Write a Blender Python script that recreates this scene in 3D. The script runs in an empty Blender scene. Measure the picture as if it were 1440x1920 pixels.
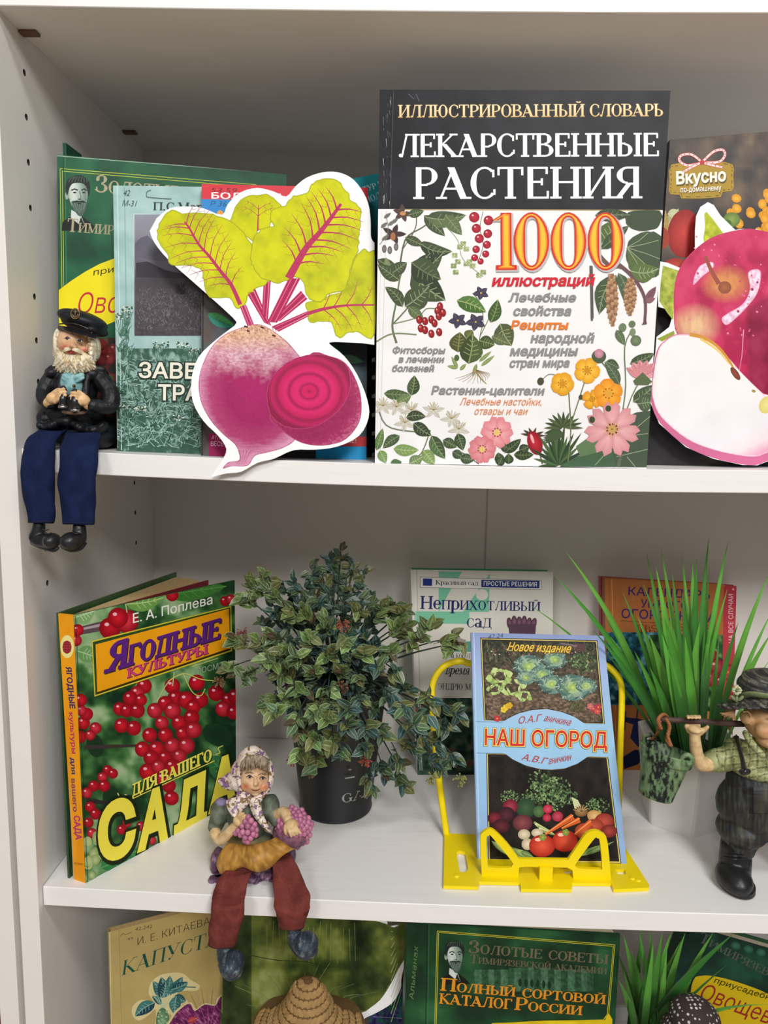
import bpy, bmesh, math, random
import numpy as np
from mathutils import Vector, Matrix
from mathutils.geometry import tessellate_polygon, delaunay_2d_cdt

SC = bpy.context.scene
COL = SC.collection
# ------------------------------------------------------------------ camera
F = 1428.87                      # focal length in pixels of the 1440x1920 frame
YAW, PIT, ROL = .02558, .14093, .01825
C = np.array([.28908, -.56, .03829])
fw = np.array([-math.sin(YAW)*math.cos(PIT), math.cos(YAW)*math.cos(PIT), -math.sin(PIT)])
r0 = np.array([math.cos(YAW), math.sin(YAW), 0.]); u0 = np.cross(r0, fw)
rt = math.cos(ROL)*r0+math.sin(ROL)*u0; upv = -math.sin(ROL)*r0+math.cos(ROL)*u0
cd = bpy.data.cameras.new('camera'); cam = bpy.data.objects.new('camera', cd); COL.objects.link(cam)
cam.matrix_world = Matrix(((rt[0], upv[0], -fw[0], C[0]), (rt[1], upv[1], -fw[1], C[1]), (rt[2], upv[2], -fw[2], C[2]), (0, 0, 0, 1)))
cd.sensor_fit = 'VERTICAL'; cd.sensor_height = 36; cd.lens = F/1920*36; cd.clip_start = .01
SC.camera = cam
# ------------------------------------------------------------------ light
wd = bpy.data.worlds.new('room_light'); SC.world = wd; wd.use_nodes = True
wd.node_tree.nodes['Background'].inputs[0].default_value = (1.0, .965, .93, 1)
wd.node_tree.nodes['Background'].inputs[1].default_value = .27
def area(name, loc, tgt, size, power, col=(1, .98, .95)):
    l = bpy.data.lights.new(name, 'AREA'); l.shape = 'RECTANGLE'; l.size, l.size_y = size; l.energy = power; l.color = col
    o = bpy.data.objects.new(name, l); COL.objects.link(o); o.location = loc
    o.rotation_euler = (Vector(tgt)-Vector(loc)).to_track_quat('-Z', 'Y').to_euler()
area('ceiling_light', (.75, -.95, 1.25), (.6, -.4, 0), (.6, .2), 14)
area('ceiling_light', (1.0, -2.3, 1.30), (.6, -.6, 0), (.6, .5), 56)
area('ceiling_light', (-.5, -2.5, 1.28), (.1, -.7, 0), (.6, .6), 28)
SC.view_settings.view_transform = 'Standard'; SC.view_settings.look = 'None'
SC.view_settings.exposure = -.47; SC.view_settings.gamma = 1; SC.view_settings.use_curve_mapping = False

# ------------------------------------------------------------------ helpers
rnd = random.Random(11)
def lin(v): return np.where(v <= .04045, v/12.92, ((v+.055)/1.055)**2.4)
def hexc(h, g=1.0):
    if not isinstance(h, str): return np.clip(np.array(h, float), 0, .95)
    c = np.array([int(h[i:i+2], 16)/255 for i in (0, 2, 4)])
    return np.clip(lin(c)/g, 0, .93)
def hsh(ix, iy, s): v = np.sin(ix*127.1+iy*311.7+s*74.7)*43758.5453; return v-np.floor(v)
def vn(x, y, s=0):
    x = np.asarray(x, float); y = np.asarray(y, float)
    ix = np.floor(x); iy = np.floor(y); fx = x-ix; fy = y-iy; fx = fx*fx*(3-2*fx); fy = fy*fy*(3-2*fy)
    a = hsh(ix, iy, s); b = hsh(ix+1, iy, s); c = hsh(ix, iy+1, s); d = hsh(ix+1, iy+1, s)
    return a*(1-fx)*(1-fy)+b*fx*(1-fy)+c*(1-fx)*fy+d*fx*fy
def fbm(x, y, s=0, n=4):
    t = 0; a = .5
    for i in range(n): t = t+a*vn(x*2**i, y*2**i, s+i*3.1); a *= .5
    return t/(1-.5**n)
def ramp(t, stops):
    t = np.asarray(t); xs = [p for p, _ in stops]; cs = np.array([hexc(c) for _, c in stops])
    return np.stack([np.interp(t, xs, cs[:, k]) for k in range(3)], -1)
def rays(px):
    px = np.atleast_2d(np.asarray(px, float))
    return fw+rt*((px[:, :1]-720)/F)-upv*((px[:, 1:2]-960)/F)
def P(x, y, Y):                    # the world point at depth Y seen at a pixel of the photograph
    d = rays((x, y))[0]; return C+d*((Y-C[1])/d[1])
def PX(Y): return (Y+.56)/F       # metres per pixel at depth Y
def proj(p):
    d = np.asarray(p)-C; z = d@fw; return np.array([720+F*(d@rt)/z, 960-F*(d@upv)/z])
W_IN = .768
SAG = {0: (.30462, .00258), 1: (0, .00649), 2: (-.35829, .00413), 3: (-.65, .002)}
def shelf_z(n, x): z, s = SAG[n]; return z-s*4*x*(W_IN-x)/W_IN**2
def on_shelf(x, y, n):
    d = rays((x, y))[0]; X = .3
    for _ in range(8): t = (shelf_z(n, X)-C[2])/d[2]; X = (C+d*t)[0]
    return C+d*t
def foot(px, Y, n):
    X = .3
    for _ in range(30): X += (px-proj((X, Y, shelf_z(n, X)))[0])*PX(Y)
    return np.array([X, Y, shelf_z(n, X)])

def nt(m): m.use_nodes = True; return m.node_tree.nodes, m.node_tree.links, m.node_tree.nodes['Principled BSDF']
MC = {}
def mat(name, col, rough=.5, nscale=60, namt=.06, bump=0, bscale=None, metal=0, stretch=(1, 1, 1), hue=0, spec=.5, sss=0):
    if name in MC: return MC[name]
    m = bpy.data.materials.new(name); N, L, B = nt(m); c = hexc(col)
    tc = N.new('ShaderNodeTexCoord'); mp = N.new('ShaderNodeMapping'); mp.inputs['Scale'].default_value = stretch
    no = N.new('ShaderNodeTexNoise'); no.inputs['Scale'].default_value = nscale; no.inputs['Detail'].default_value = 4
    L.new(tc.outputs['Object'], mp.inputs[0]); L.new(mp.outputs[0], no.inputs['Vector'])
    mx = N.new('ShaderNodeMix'); mx.data_type = 'RGBA'
    mx.inputs[6].default_value = (*np.clip(c*(1-namt*2), 0, 1), 1); mx.inputs[7].default_value = (*np.clip(c*(1+namt*2), 0, .95), 1)
    L.new(no.outputs[0], mx.inputs[0]); out = mx.outputs[2]
    if hue:
        oi = N.new('ShaderNodeObjectInfo'); hs = N.new('ShaderNodeHueSaturation'); mr = N.new('ShaderNodeMapRange')
        mr.inputs[3].default_value = 1-hue; mr.inputs[4].default_value = 1+hue
        L.new(oi.outputs['Random'], mr.inputs[0]); L.new(mr.outputs[0], hs.inputs['Value']); L.new(out, hs.inputs['Color']); out = hs.outputs[0]
    L.new(out, B.inputs['Base Color']); B.inputs['Roughness'].default_value = rough; B.inputs['Metallic'].default_value = metal
    B.inputs['Specular IOR Level'].default_value = spec
    if sss: B.inputs['Subsurface Weight'].default_value = sss; B.inputs['Subsurface Scale'].default_value = .002
    if bump:
        n2 = N.new('ShaderNodeTexNoise'); n2.inputs['Scale'].default_value = bscale or nscale*3; n2.inputs['Detail'].default_value = 6
        L.new(mp.outputs[0], n2.inputs['Vector']); bm = N.new('ShaderNodeBump'); bm.inputs['Strength'].default_value = bump; bm.inputs['Distance'].default_value = .001
        L.new(n2.outputs[0], bm.inputs['Height']); L.new(bm.outputs[0], B.inputs['Normal'])
    MC[name] = m; return m
def vmat(name, rough=.4, spec=.5, namt=.05, nscale=90, bump=.05, hue=0, bscale=None, sat=0, backtrans=0):
    """printed or painted surface: colours come from the mesh's own colour attribute, wear from noise"""
    if name in MC: return MC[name]
    m = bpy.data.materials.new(name); N, L, B = nt(m)
    at = N.new('ShaderNodeAttribute'); at.attribute_name = 'Col'; tc = N.new('ShaderNodeTexCoord')
    no = N.new('ShaderNodeTexNoise'); no.inputs['Scale'].default_value = nscale; no.inputs['Detail'].default_value = 5
    L.new(tc.outputs['Object'], no.inputs['Vector']); mr = N.new('ShaderNodeMapRange'); mr.inputs[1].default_value = .3; mr.inputs[2].default_value = .7
    mr.inputs[3].default_value = 1-namt; mr.inputs[4].default_value = 1+namt; L.new(no.outputs[0], mr.inputs[0])
    hs = N.new('ShaderNodeHueSaturation'); L.new(at.outputs['Color'], hs.inputs['Color']); v = mr.outputs[0]
    if hue:
        oi = N.new('ShaderNodeObjectInfo'); m2 = N.new('ShaderNodeMapRange'); m2.inputs[3].default_value = 1-hue; m2.inputs[4].default_value = 1+hue
        L.new(oi.outputs['Random'], m2.inputs[0]); mm = N.new('ShaderNodeMath'); mm.operation = 'MULTIPLY'; L.new(v, mm.inputs[0]); L.new(m2.outputs[0], mm.inputs[1]); v = mm.outputs[0]
        m3 = N.new('ShaderNodeMapRange'); m3.inputs[3].default_value = .5-hue*.06; m3.inputs[4].default_value = .5+hue*.06
        ml = N.new('ShaderNodeMath'); ml.operation = 'FRACT'; mk_ = N.new('ShaderNodeMath'); mk_.operation = 'MULTIPLY'; mk_.inputs[1].default_value = 7.3
        L.new(oi.outputs['Random'], mk_.inputs[0]); L.new(mk_.outputs[0], ml.inputs[0]); L.new(ml.outputs[0], m3.inputs[0]); L.new(m3.outputs[0], hs.inputs['Hue'])
    L.new(v, hs.inputs['Value']); L.new(hs.outputs[0], B.inputs['Base Color'])
    B.inputs['Roughness'].default_value = rough; B.inputs['Specular IOR Level'].default_value = spec
    if bump:
        n2 = N.new('ShaderNodeTexNoise'); n2.inputs['Scale'].default_value = bscale or nscale*4; n2.inputs['Detail'].default_value = 4
        L.new(tc.outputs['Object'], n2.inputs['Vector']); bm = N.new('ShaderNodeBump'); bm.inputs['Strength'].default_value = bump; bm.inputs['Distance'].default_value = .0006
        L.new(n2.outputs[0], bm.inputs['Height']); L.new(bm.outputs[0], B.inputs['Normal'])
    MC[name] = m; return m

BASE = {}
def tag(o, label=None, cat=None, group=None, kind=None):
    if label: o['label'] = label
    if cat: o['category'] = cat
    if group: o['group'] = group
    if kind: o['kind'] = kind
    return o
def thing(name, loc, label, cat, group=None):
    o = bpy.data.objects.new(name, None); COL.objects.link(o); o.location = [float(v) for v in loc]; o.empty_display_size = .01
    BASE[o.name] = np.array(loc, float); return tag(o, label, cat, group)
def link(name, me, parent=None, base=None, label=None, kind=None):
    o = bpy.data.objects.new(name, me); COL.objects.link(o)
    if parent is not None: o.parent = parent; BASE[o.name] = BASE[parent.name]
    else:
        BASE[o.name] = np.array(base if base is not None else (0, 0, 0), float); o.location = [float(v) for v in BASE[o.name]]
    return tag(o, label, kind=kind)
def mk(name, V, Fc, m, parent=None, base=None, cols=None, smooth=False, label=None, kind=None):
    V = np.asarray(V, float); b = BASE[parent.name] if parent is not None else np.array(base if base is not None else V.mean(0)*[1, 1, 0]+V.min(0)*[0, 0, 1], float)
    me = bpy.data.meshes.new(name); me.from_pydata((V-b).tolist(), [], Fc if isinstance(Fc, list) else Fc.tolist())
    me.materials.append(m)
    if cols is not None:
        a = me.color_attributes.new('Col', 'FLOAT_COLOR', 'POINT'); cc = np.ones((len(V), 4)); cc[:, :3] = np.clip(cols, 0, .95); a.data.foreach_set('color', cc.ravel())
    if smooth: me.polygons.foreach_set('use_smooth', [True]*len(me.polygons))
    me.update(); return link(name, me, parent, b, label, kind)

class MB:                            # collects plain geometry in world coordinates
    def __init__(s): s.V = []; s.F = []; s.C = []
    def add(s, V, Fc, col=None):
        n = len(s.V); s.V += [tuple(map(float, v)) for v in V]; s.F += [tuple(int(i)+n for i in f) for f in Fc]
        c = hexc(col) if col is not None and not isinstance(col, np.ndarray) else (col if col is not None else np.array([.5]*3))
        s.C += list(np.broadcast_to(c, (len(V), 3)))
    def box(s, a, b, bev=0, col=None):
        bm = bmesh.new(); bmesh.ops.create_cube(bm, size=1); a = np.array(a); b = np.array(b)
        for v in bm.verts: v.co = Vector(((a+b)/2+np.array(v.co)*(b-a)).tolist())
        if bev: bmesh.ops.bevel(bm, geom=list(bm.edges), offset=bev, segments=2, profile=.6, affect='EDGES')
        s.bm(bm, col)
    def bm(s, bm, col=None, M=None):
        bm.verts.index_update(); s.add([(M @ v.co if M else v.co) for v in bm.verts], [[v.index for v in f.verts] for f in bm.faces], col); bm.free()
    def ell(s, c, r, rot=None, sub=2, col=None):
        bm = bmesh.new(); bmesh.ops.create_icosphere(bm, subdivisions=sub, radius=1)
        R = rot if rot is not None else Matrix.Identity(3)
        for v in bm.verts: v.co = Vector(list(c)) + R @ Vector((v.co.x*r[0], v.co.y*r[1], v.co.z*r[2]))
        s.bm(bm, col)
    def tube(s, pts, rad, n=8, col=None, flat=1.0, cap=True):
        pts = [np.array(p, float) for p in pts]; k = len(pts); rad = [rad]*k if np.isscalar(rad) else rad; V = []; ref = None
        for i, p in enumerate(pts):
            t = pts[min(i+1, k-1)]-pts[max(i-1, 0)]; t = t/(np.linalg.norm(t)+1e-12)
            if ref is None: ref = np.cross(t, (0, 1, 0)) if abs(t[1]) < .9 else np.cross(t, (1, 0, 0))
            ref = ref-t*(ref@t); ref = ref/(np.linalg.norm(ref)+1e-12); q = np.cross(t, ref)
            for j in range(n): a = 2*math.pi*j/n; V.append(p+rad[i]*(ref*math.cos(a)+q*flat*math.sin(a)))
        Fc = [(i*n+j, i*n+(j+1) % n, (i+1)*n+(j+1) % n, (i+1)*n+j) for i in range(k-1) for j in range(n)]
        if cap: Fc += [tuple(range(n))[::-1], tuple((k-1)*n+j for j in range(n))]
        s.add(V, Fc, col)
    def lathe(s, prof, c, n=32, col=None, M=None, sx=1):
        V = [(r*math.cos(2*math.pi*j/n)*sx, r*math.sin(2*math.pi*j/n), z) for r, z in prof for j in range(n)]
        V = [np.array(M @ Vector(v) if M else v)+np.array(c) for v in V]; k = len(prof)
        s.add(V, [(i*n+j, i*n+(j+1) % n, (i+1)*n+(j+1) % n, (i+1)*n+j) for i in range(k-1) for j in range(n)], col)
    def prism(s, bot, top, col=None):
        n = len(bot); s.add(list(bot)+list(top), [tuple(range(n))[::-1], tuple(range(n, 2*n))]+[(i, (i+1) % n, n+(i+1) % n, n+i) for i in range(n)], col)
    def plate(s, outer, holes, T, N, th, col=None):
        """flat plate with holes: outlines are 2D, T maps them to world points, N is the outward normal"""
        loops = [outer]+list(holes); W = [np.array([T(p) for p in lp]) for lp in loops]; allp = np.concatenate(W)
        o = allp[0]; U = W[0][1]-o; U = U/np.linalg.norm(U); Q = np.cross(N, U)
        tri = tessellate_polygon([[Vector(((p-o)@U, (p-o)@Q, 0)) for p in w] for w in W]); n = len(allp)
        Fc = [t for t in tri]+[tuple(i+n for i in t[::-1]) for t in tri]; k = 0
        for w in W:
            m = len(w); Fc += [(k+i, k+(i+1) % m, n+k+(i+1) % m, n+k+i) for i in range(m)]; k += m
        s.add(list(allp)+list(allp-np.array(N)*th), Fc, col)
    def out(s, name, m, parent=None, base=None, smooth=False, label=None, kind=None, paint=None, fixn=True):
        V = np.array(s.V); cols = paint(V) if paint else np.array(s.C)
        o = mk(name, V, s.F, m, parent, base, cols, smooth, label, kind)
        if fixn:
            bm = bmesh.new(); bm.from_mesh(o.data); bmesh.ops.recalc_face_normals(bm, faces=bm.faces); bm.to_mesh(o.data); bm.free()
        return o
    def fuse(s, name, m, parent=None, base=None, voxel=.0008, it=6, paint=None, label=None, disp=None, fac=.5, dec=None):
        """melt everything collected into one continuous smooth skin"""
        V = np.array(s.V); b = BASE[parent.name] if parent is not None else np.array(base, float)
        me = bpy.data.meshes.new('t'); me.from_pydata((V-b).tolist(), [], s.F); t = bpy.data.objects.new('t', me); COL.objects.link(t)
        r = t.modifiers.new('r', 'REMESH'); r.mode = 'VOXEL'; r.voxel_size = voxel; r.use_smooth_shade = True
        if it: q = t.modifiers.new('s', 'SMOOTH'); q.iterations = it; q.factor = fac
        dg = bpy.context.evaluated_depsgraph_get(); dg.update()
        res = bpy.data.meshes.new_from_object(t.evaluated_get(dg), depsgraph=dg); bpy.data.objects.remove(t); bpy.data.meshes.remove(me)
        res.name = name; n = len(res.vertices); co = np.empty(n*3); res.vertices.foreach_get('co', co); co = co.reshape(-1, 3)+b
        if disp:
            nr = np.empty(n*3); res.vertices.foreach_get('normal', nr); co = co+nr.reshape(-1, 3)*disp(co)[:, None]; res.vertices.foreach_set('co', (co-b).ravel())
        if paint:
            a = res.color_attributes.new('Col', 'FLOAT_COLOR', 'POINT'); cc = np.ones((n, 4)); cc[:, :3] = np.clip(paint(co), 0, .95); a.data.foreach_set('color', cc.ravel())
        res.materials.clear(); res.materials.append(m); res.polygons.foreach_set('use_smooth', [True]*len(res.polygons)); res.update()
        return link(name, res, parent, b, label)
# ------------------------------------------------------------------ lettering
TC = {}
def area_(V, l): return sum(V[l[i-1]][0]*V[l[i]][1]-V[l[i]][0]*V[l[i-1]][1] for i in range(len(l)))
def fill_outline(V, E, off=0):
    """triangles inside a set of closed outlines, by winding number"""
    nb = {}
    for a, b in E: nb.setdefault(a, []).append(b); nb.setdefault(b, []).append(a)
    seen = set(); loops = []
    for st in sorted(nb):
        if st in seen: continue
        lp = [st]; seen.add(st); cur = st+1 if st+1 in nb[st] else nb[st][0]
        while cur not in seen: lp.append(cur); seen.add(cur); nx = [q for q in nb[cur] if q not in seen]; cur = nx[0] if nx else lp[0]
        if len(lp) > 2: loops.append(lp)
    if off and loops:
        V0 = V.copy()
        for lp in loops:
            ar = area_(V0, lp); hole = any(inside(V0[lp], V0[o]).all() and area_(V0, o)*ar < 0 for o in loops if o is not lp)
            sg = (1 if ar > 0 else -1)*(-1 if hole else 1)
            for i, k in enumerate(lp):
                a = V0[k]-V0[lp[i-1]]; b = V0[lp[(i+1) % len(lp)]]-V0[k]; a = a/(np.hypot(*a)+1e-9); b = b/(np.hypot(*b)+1e-9); n = np.array([a[1]+b[1], -a[0]-b[0]]); q = n@n
                V[k] = V0[k]+sg*off*n*2/max(q, 1.1)
    r = delaunay_2d_cdt([Vector(v) for v in V], [(lp[i], lp[(i+1) % len(lp)]) for lp in loops for i in range(len(lp))], [], 0, 1e-5)
    W = np.array([v[:] for v in r[0]]); T = np.array(r[2]); c = W[T].mean(1); wn = np.zeros(len(c), int)
    for lp in loops:
        P_ = V[lp]
        for i in range(len(lp)):
            a, b = P_[i], P_[(i+1) % len(lp)]; side = (b[0]-a[0])*(c[:, 1]-a[1])-(b[1]-a[1])*(c[:, 0]-a[0])
            wn += ((a[1] <= c[:, 1]) & (b[1] > c[:, 1]) & (side > 0)).astype(int)-((a[1] > c[:, 1]) & (b[1] <= c[:, 1]) & (side < 0)).astype(int)
    return W, [tuple(t) for t in T[wn != 0]]
def sans(text, bold=0, shear=0):
    k = (text, bold, shear)
    if k in TC: return TC[k]
    c = bpy.data.curves.new('t', 'FONT'); c.body = text; c.resolution_u = 2; c.shear = shear; c.fill_mode = 'NONE'
    o = bpy.data.objects.new('t', c); COL.objects.link(o); dg = bpy.context.evaluated_depsgraph_get(); dg.update()
    m = bpy.data.meshes.new_from_object(o.evaluated_get(dg), depsgraph=dg)
    V = np.array([v.co[:2] for v in m.vertices]).reshape(-1, 2); V, Fc = fill_outline(V, [tuple(e.vertices) for e in m.edges], bold)
    bpy.data.objects.remove(o); bpy.data.curves.remove(c); bpy.data.meshes.remove(m)
    TC[k] = (V, Fc); return TC[k]
CAP = sans('Н')[0][:, 1].max()
# a small serif face: each glyph is stems, thin strokes, diagonals, arcs and serifs on a unit cap height
G = {
'G': (.86, 'a.42,.5,.36,.51,48,318 t.67,.68,.92 v.68,.08,.42 s.68,.42'), 'А': (.90, 'd.06,0,.43,1,.05 d.36,1,.72,0,.17 h.18,.64,.32 s.08,0 s.78,0'), 'Б': (.74, 'v.15,0,1 h.15,.62,1 t.62,.78,1 h.15,.42,.56 h.15,.42,0 a.38,.28,.30,.28,-90,90 s.08,0 s.08,1'),
'В': (.76, 'v.15,0,1 h.08,.42,1 h.08,.42,0 h.15,.42,.53 a.38,.765,.24,.235,-90,90 a.40,.265,.30,.265,-90,90 s.08,0 s.08,1'),
'Г': (.66, 'v.15,0,1 h.08,.6,1 t.6,.76,1 s.15,0'), 'Д': (.88, 'd.16,0,.28,1,.05 v.68,0,1 h.25,.68,1 h.05,.85,0 t.07,-.2,.05 t.83,-.2,.05 s.7,1 s.24,1'),
'Е': (.72, 'v.15,0,1 h.08,.62,1 h.08,.66,0 h.15,.48,.53 t.62,.78,1 t.65,0,.24 t.48,.42,.64'), 'Ж': (1.15, 'v.55,0,1 d.12,0,.52,.56,.08 d.58,.56,1.0,0,.17 d.16,1,.52,.5,.12 d.58,.5,.98,1,.06 s.10,0 s.55,0 s1.05,0 s.15,1 s.55,1 s1.0,1'),
'З': (.66, 'a.28,.76,.24,.24,-150,-270 a.28,.76,.24,.24,-90,150 a.28,.26,.30,.26,-160,90 t.06,.12,.32 t.08,.72,.9'), 'И': (.92, 'v.16,0,1 v.74,0,1 d.16,0,.74,1,.06 s.16,0 s.16,1 s.74,0 s.74,1'),
'Й': (.92, 'v.16,0,1 v.74,0,1 d.16,0,.74,1,.06 s.16,0 s.16,1 s.74,0 s.74,1 a.45,1.24,.16,.13,-170,-10'), 'К': (.86, 'v.15,0,1 d.2,.5,.68,1,.06 d.3,.56,.76,0,.17 s.15,0 s.15,1 s.70,1 s.76,0'),
'Л': (.86, 'd.16,.04,.36,1,.05 v.68,0,1 h.3,.7,1 s.68,0 s.72,1 e.1,.07,.07 h.08,.18,0'), 'М': (1.08, 'd.14,0,.2,1,.05 v.88,0,1 d.14,1,.50,.05,.15 d.50,.05,.88,1,.05 s.14,0 s.88,0 s.14,1 s.9,1'),
'Н': (.92, 'v.16,0,1 v.74,0,1 h.16,.74,.52 s.16,0 s.16,1 s.74,0 s.74,1'), 'О': (.86, 'a.42,.5,.34,.51,0,360'), 'П': (.90, 'v.16,0,1 v.72,0,1 h.1,.78,1 s.16,0 s.72,0 s.16,1 s.72,1'),
'Р': (.72, 'v.15,0,1 h.08,.4,1 h.15,.4,.44 a.38,.72,.27,.28,-90,90 s.15,0'), 'С': (.76, 'a.42,.5,.36,.51,48,318 t.67,.68,.92 t.70,.12,.30'), 'Т': (.82, 'v.40,0,1 h.05,.75,1 t.06,.74,1 t.74,.74,1 s.40,0'),
'У': (.84, 'd.1,1,.42,.32,.16 d.72,1,.34,.08,.05 s.12,1 s.70,1 e.24,.07,.08'), 'Х': (.86, 'd.12,1,.70,0,.17 d.1,0,.70,1,.05 s.12,1 s.72,0 s.1,0 s.72,1'), 'Ш': (1.22, 'v.16,0,1 v.58,0,1 v1.0,0,1 h.1,1.06,0 s.16,1 s.58,1 s1.0,1'),
'Щ': (1.25, 'v.16,0,1 v.58,0,1 v1.0,0,1 h.1,1.16,0 s.16,1 s.58,1 s1.0,1 t1.16,-.2,.04'), 'Ы': (1.08, 'v.16,0,1 h.16,.38,.55 h.1,.38,0 a.36,.275,.27,.275,-90,90 v.90,0,1 s.16,1 s.90,0 s.90,1'),
'Ь': (.72, 'v.16,0,1 h.16,.38,.55 h.1,.38,0 a.36,.275,.28,.275,-90,90 s.16,1'), 'Ю': (1.16, 'v.16,0,1 h.16,.48,.52 a.74,.5,.30,.51,0,360 s.16,0 s.16,1'), 'Я': (.80, 'v.62,0,1 h.36,.7,1 h.36,.62,.46 a.38,.73,.27,.27,90,270 d.42,.46,.10,0,.13 s.64,0 s.08,0'),
'Э': (.76, 'a.32,.5,.36,.51,-140,140 h.25,.6,.5 t.05,.7,.92'), '1': (.50, 'v.25,0,1 s.25,0 d.06,.88,.25,1,.06'), '0': (.62, 'a.30,.5,.24,.51,0,360'), 'Э ': (.3, ''), ' ': (.36, ''), '.': (.28, 'e.1,.06,.08'), '-': (.4, 'h.05,.3,.35'), ',': (.28, 'e.1,.04,.07 t.12,-.15,.02'),
'а': (.62, 'a.26,.5,.18,.2,20,160 v.44,0,.52 a.26,.18,.2,.18,0,360 s.5,0'), 'е': (.6, 'a.29,.36,.24,.36,0,320 h.1,.5,.38'), 'р': (.66, 'v.14,-.3,.7 a.34,.35,.25,.36,-150,150 s.14,-.3 s.1,.7'), 'у': (.64, 'd.08,.7,.32,.1,.13 d.54,.7,.24,-.25,.05 s.1,.7 s.52,.7 e.16,-.24,.07'), 'б': (.64, 'a.3,.34,.24,.34,0,360 d.1,.4,.2,.9,.08 h.18,.48,.95'),
}
G['A'] = G['А']
THIN, THICK = .055, .15
def serif(text, bold=0):
    V = []; Fc = []; x0 = 0; tn = max(.016, THIN+bold); tk = max(.03, THICK+bold); small = text[0] == '^'; text = text.lstrip('^')
    def q(p): n = len(V); V.extend(p); Fc.append(tuple(range(n, n+len(p))))
    for ch in text:
        sc = 1
        if ch in G and not (small and ch.islower()): g = G[ch]
        elif ch.upper() in G: g = G[ch.upper()]; sc = .72
        else: g = G[' ']
        b = tk/2; t = tn/2
        def add(p): q([(x0+x*sc, y*sc) for x, y in p])
        for cmd in g[1].split():
            a = [float(v) for v in cmd[1:].split(',')]; k = cmd[0]
            if k == 'v': x, y0, y1 = a; add([(x-b, y0-bold/2), (x+b, y0-bold/2), (x+b, y1+bold/2), (x-b, y1+bold/2)])
            elif k == 't': x, y0, y1 = a; add([(x-t, y0), (x+t, y0), (x+t, y1), (x-t, y1)])
            elif k == 'h':
                xa, xb, y = a; yy = t if y == 0 else (1-t if y == 1 else y); e = bold/2
                yy += (-e if y == 0 else e if y == 1 else 0)
                add([(xa-e, yy-t), (xb+e, yy-t), (xb+e, yy+t), (xa-e, yy+t)])
            elif k == 's':
                x, y = a; yy = y+t if y < .5 else y-t; e = bold/2; yy += (-e if y < .5 else e); w = b+.078+e*.5
                add([(x-w, yy-t), (x+w, yy-t), (x+w, yy+t), (x-w, yy+t)])
            elif k == 'd': xa, ya, xb, yb, w = a; w = (w+bold)/2*1.12; add([(xa-w, ya), (xa+w, ya), (xb+w, yb), (xb-w, yb)])
            elif k == 'e': x, y, r = a; r += bold/2; add([(x+r*math.cos(i*math.pi/4), y+r*math.sin(i*math.pi/4)) for i in range(8)])
            elif k == 'a':
                cx, cy, rx, ry, A, Bq = a; n = max(5, int(abs(Bq-A)/14)); o = []; ii = []
                for i in range(n+1):
                    th = math.radians(A+(Bq-A)*i/n); cs, sn = math.cos(th), math.sin(th); hw = t+(b*1.05-t)*abs(cs)**1.6; h0 = THIN/2+(THICK*.525-THIN/2)*abs(cs)**1.6
                    o.append((cx+(rx-h0*.5+hw)*cs, cy+(ry-THIN/2+t)*sn)); ii.append((cx+(rx-h0*.5-hw)*cs, cy+(ry-THIN/2-t)*sn))
                for i in range(n): add([o[i], o[i+1], ii[i+1], ii[i]])
        x0 += g[0]*sc
    return np.array(V), Fc

# ------------------------------------------------------------------ flat printed artwork, laid on a cover plane
def clip(poly, q):
    """cut a polygon (x, y, r, g, b rows) to a convex quad"""
    out = poly; m = len(q); ctr = np.mean(q, 0)
    for i in range(m):
        a, b = q[i], q[(i+1) % m]; n = np.array([-(b[1]-a[1]), b[0]-a[0]]); n = n if (ctr-a)@n > 0 else -n
        d = (out[:, :2]-a)@n; k = len(out); res = []
        if (d >= 0).all(): continue
        for j in range(k):
            e = (j+1) % k
            if d[j] >= 0: res.append(out[j])
            if (d[j] >= 0) != (d[e] >= 0): t = d[j]/(d[j]-d[e]); res.append(out[j]+(out[e]-out[j])*t)
        if len(res) < 3: return None
        out = np.array(res)
    return out
def inside(pts, poly):
    x, y = pts[:, 0], pts[:, 1]; r = np.zeros(len(pts), bool); p = np.asarray(poly, float); j = len(p)-1
    for i in range(len(p)):
        c = ((p[i, 1] > y) != (p[j, 1] > y)); dy = p[j, 1]-p[i, 1]
        if dy != 0: r ^= c & (x < (p[j, 0]-p[i, 0])*(y-p[i, 1])/dy+p[i, 0])
        j = i
    return r
def smoothp(pts, n=4, closed=True):
    p = np.asarray(pts, float); k = len(p); out = []
    for i in range(k if closed else k-1):
        a, b, c, d = (p[(i-1) % k], p[i], p[(i+1) % k], p[(i+2) % k]) if closed else (p[max(i-1, 0)], p[i], p[i+1], p[min(i+2, k-1)])
        for j in range(n): t = j/n; out.append(.5*((2*b)+(-a+c)*t+(2*a-5*b+4*c-d)*t*t+(-a+3*b-3*c+d)*t**3))
    if not closed: out.append(p[-1])
    return np.array(out)
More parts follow.
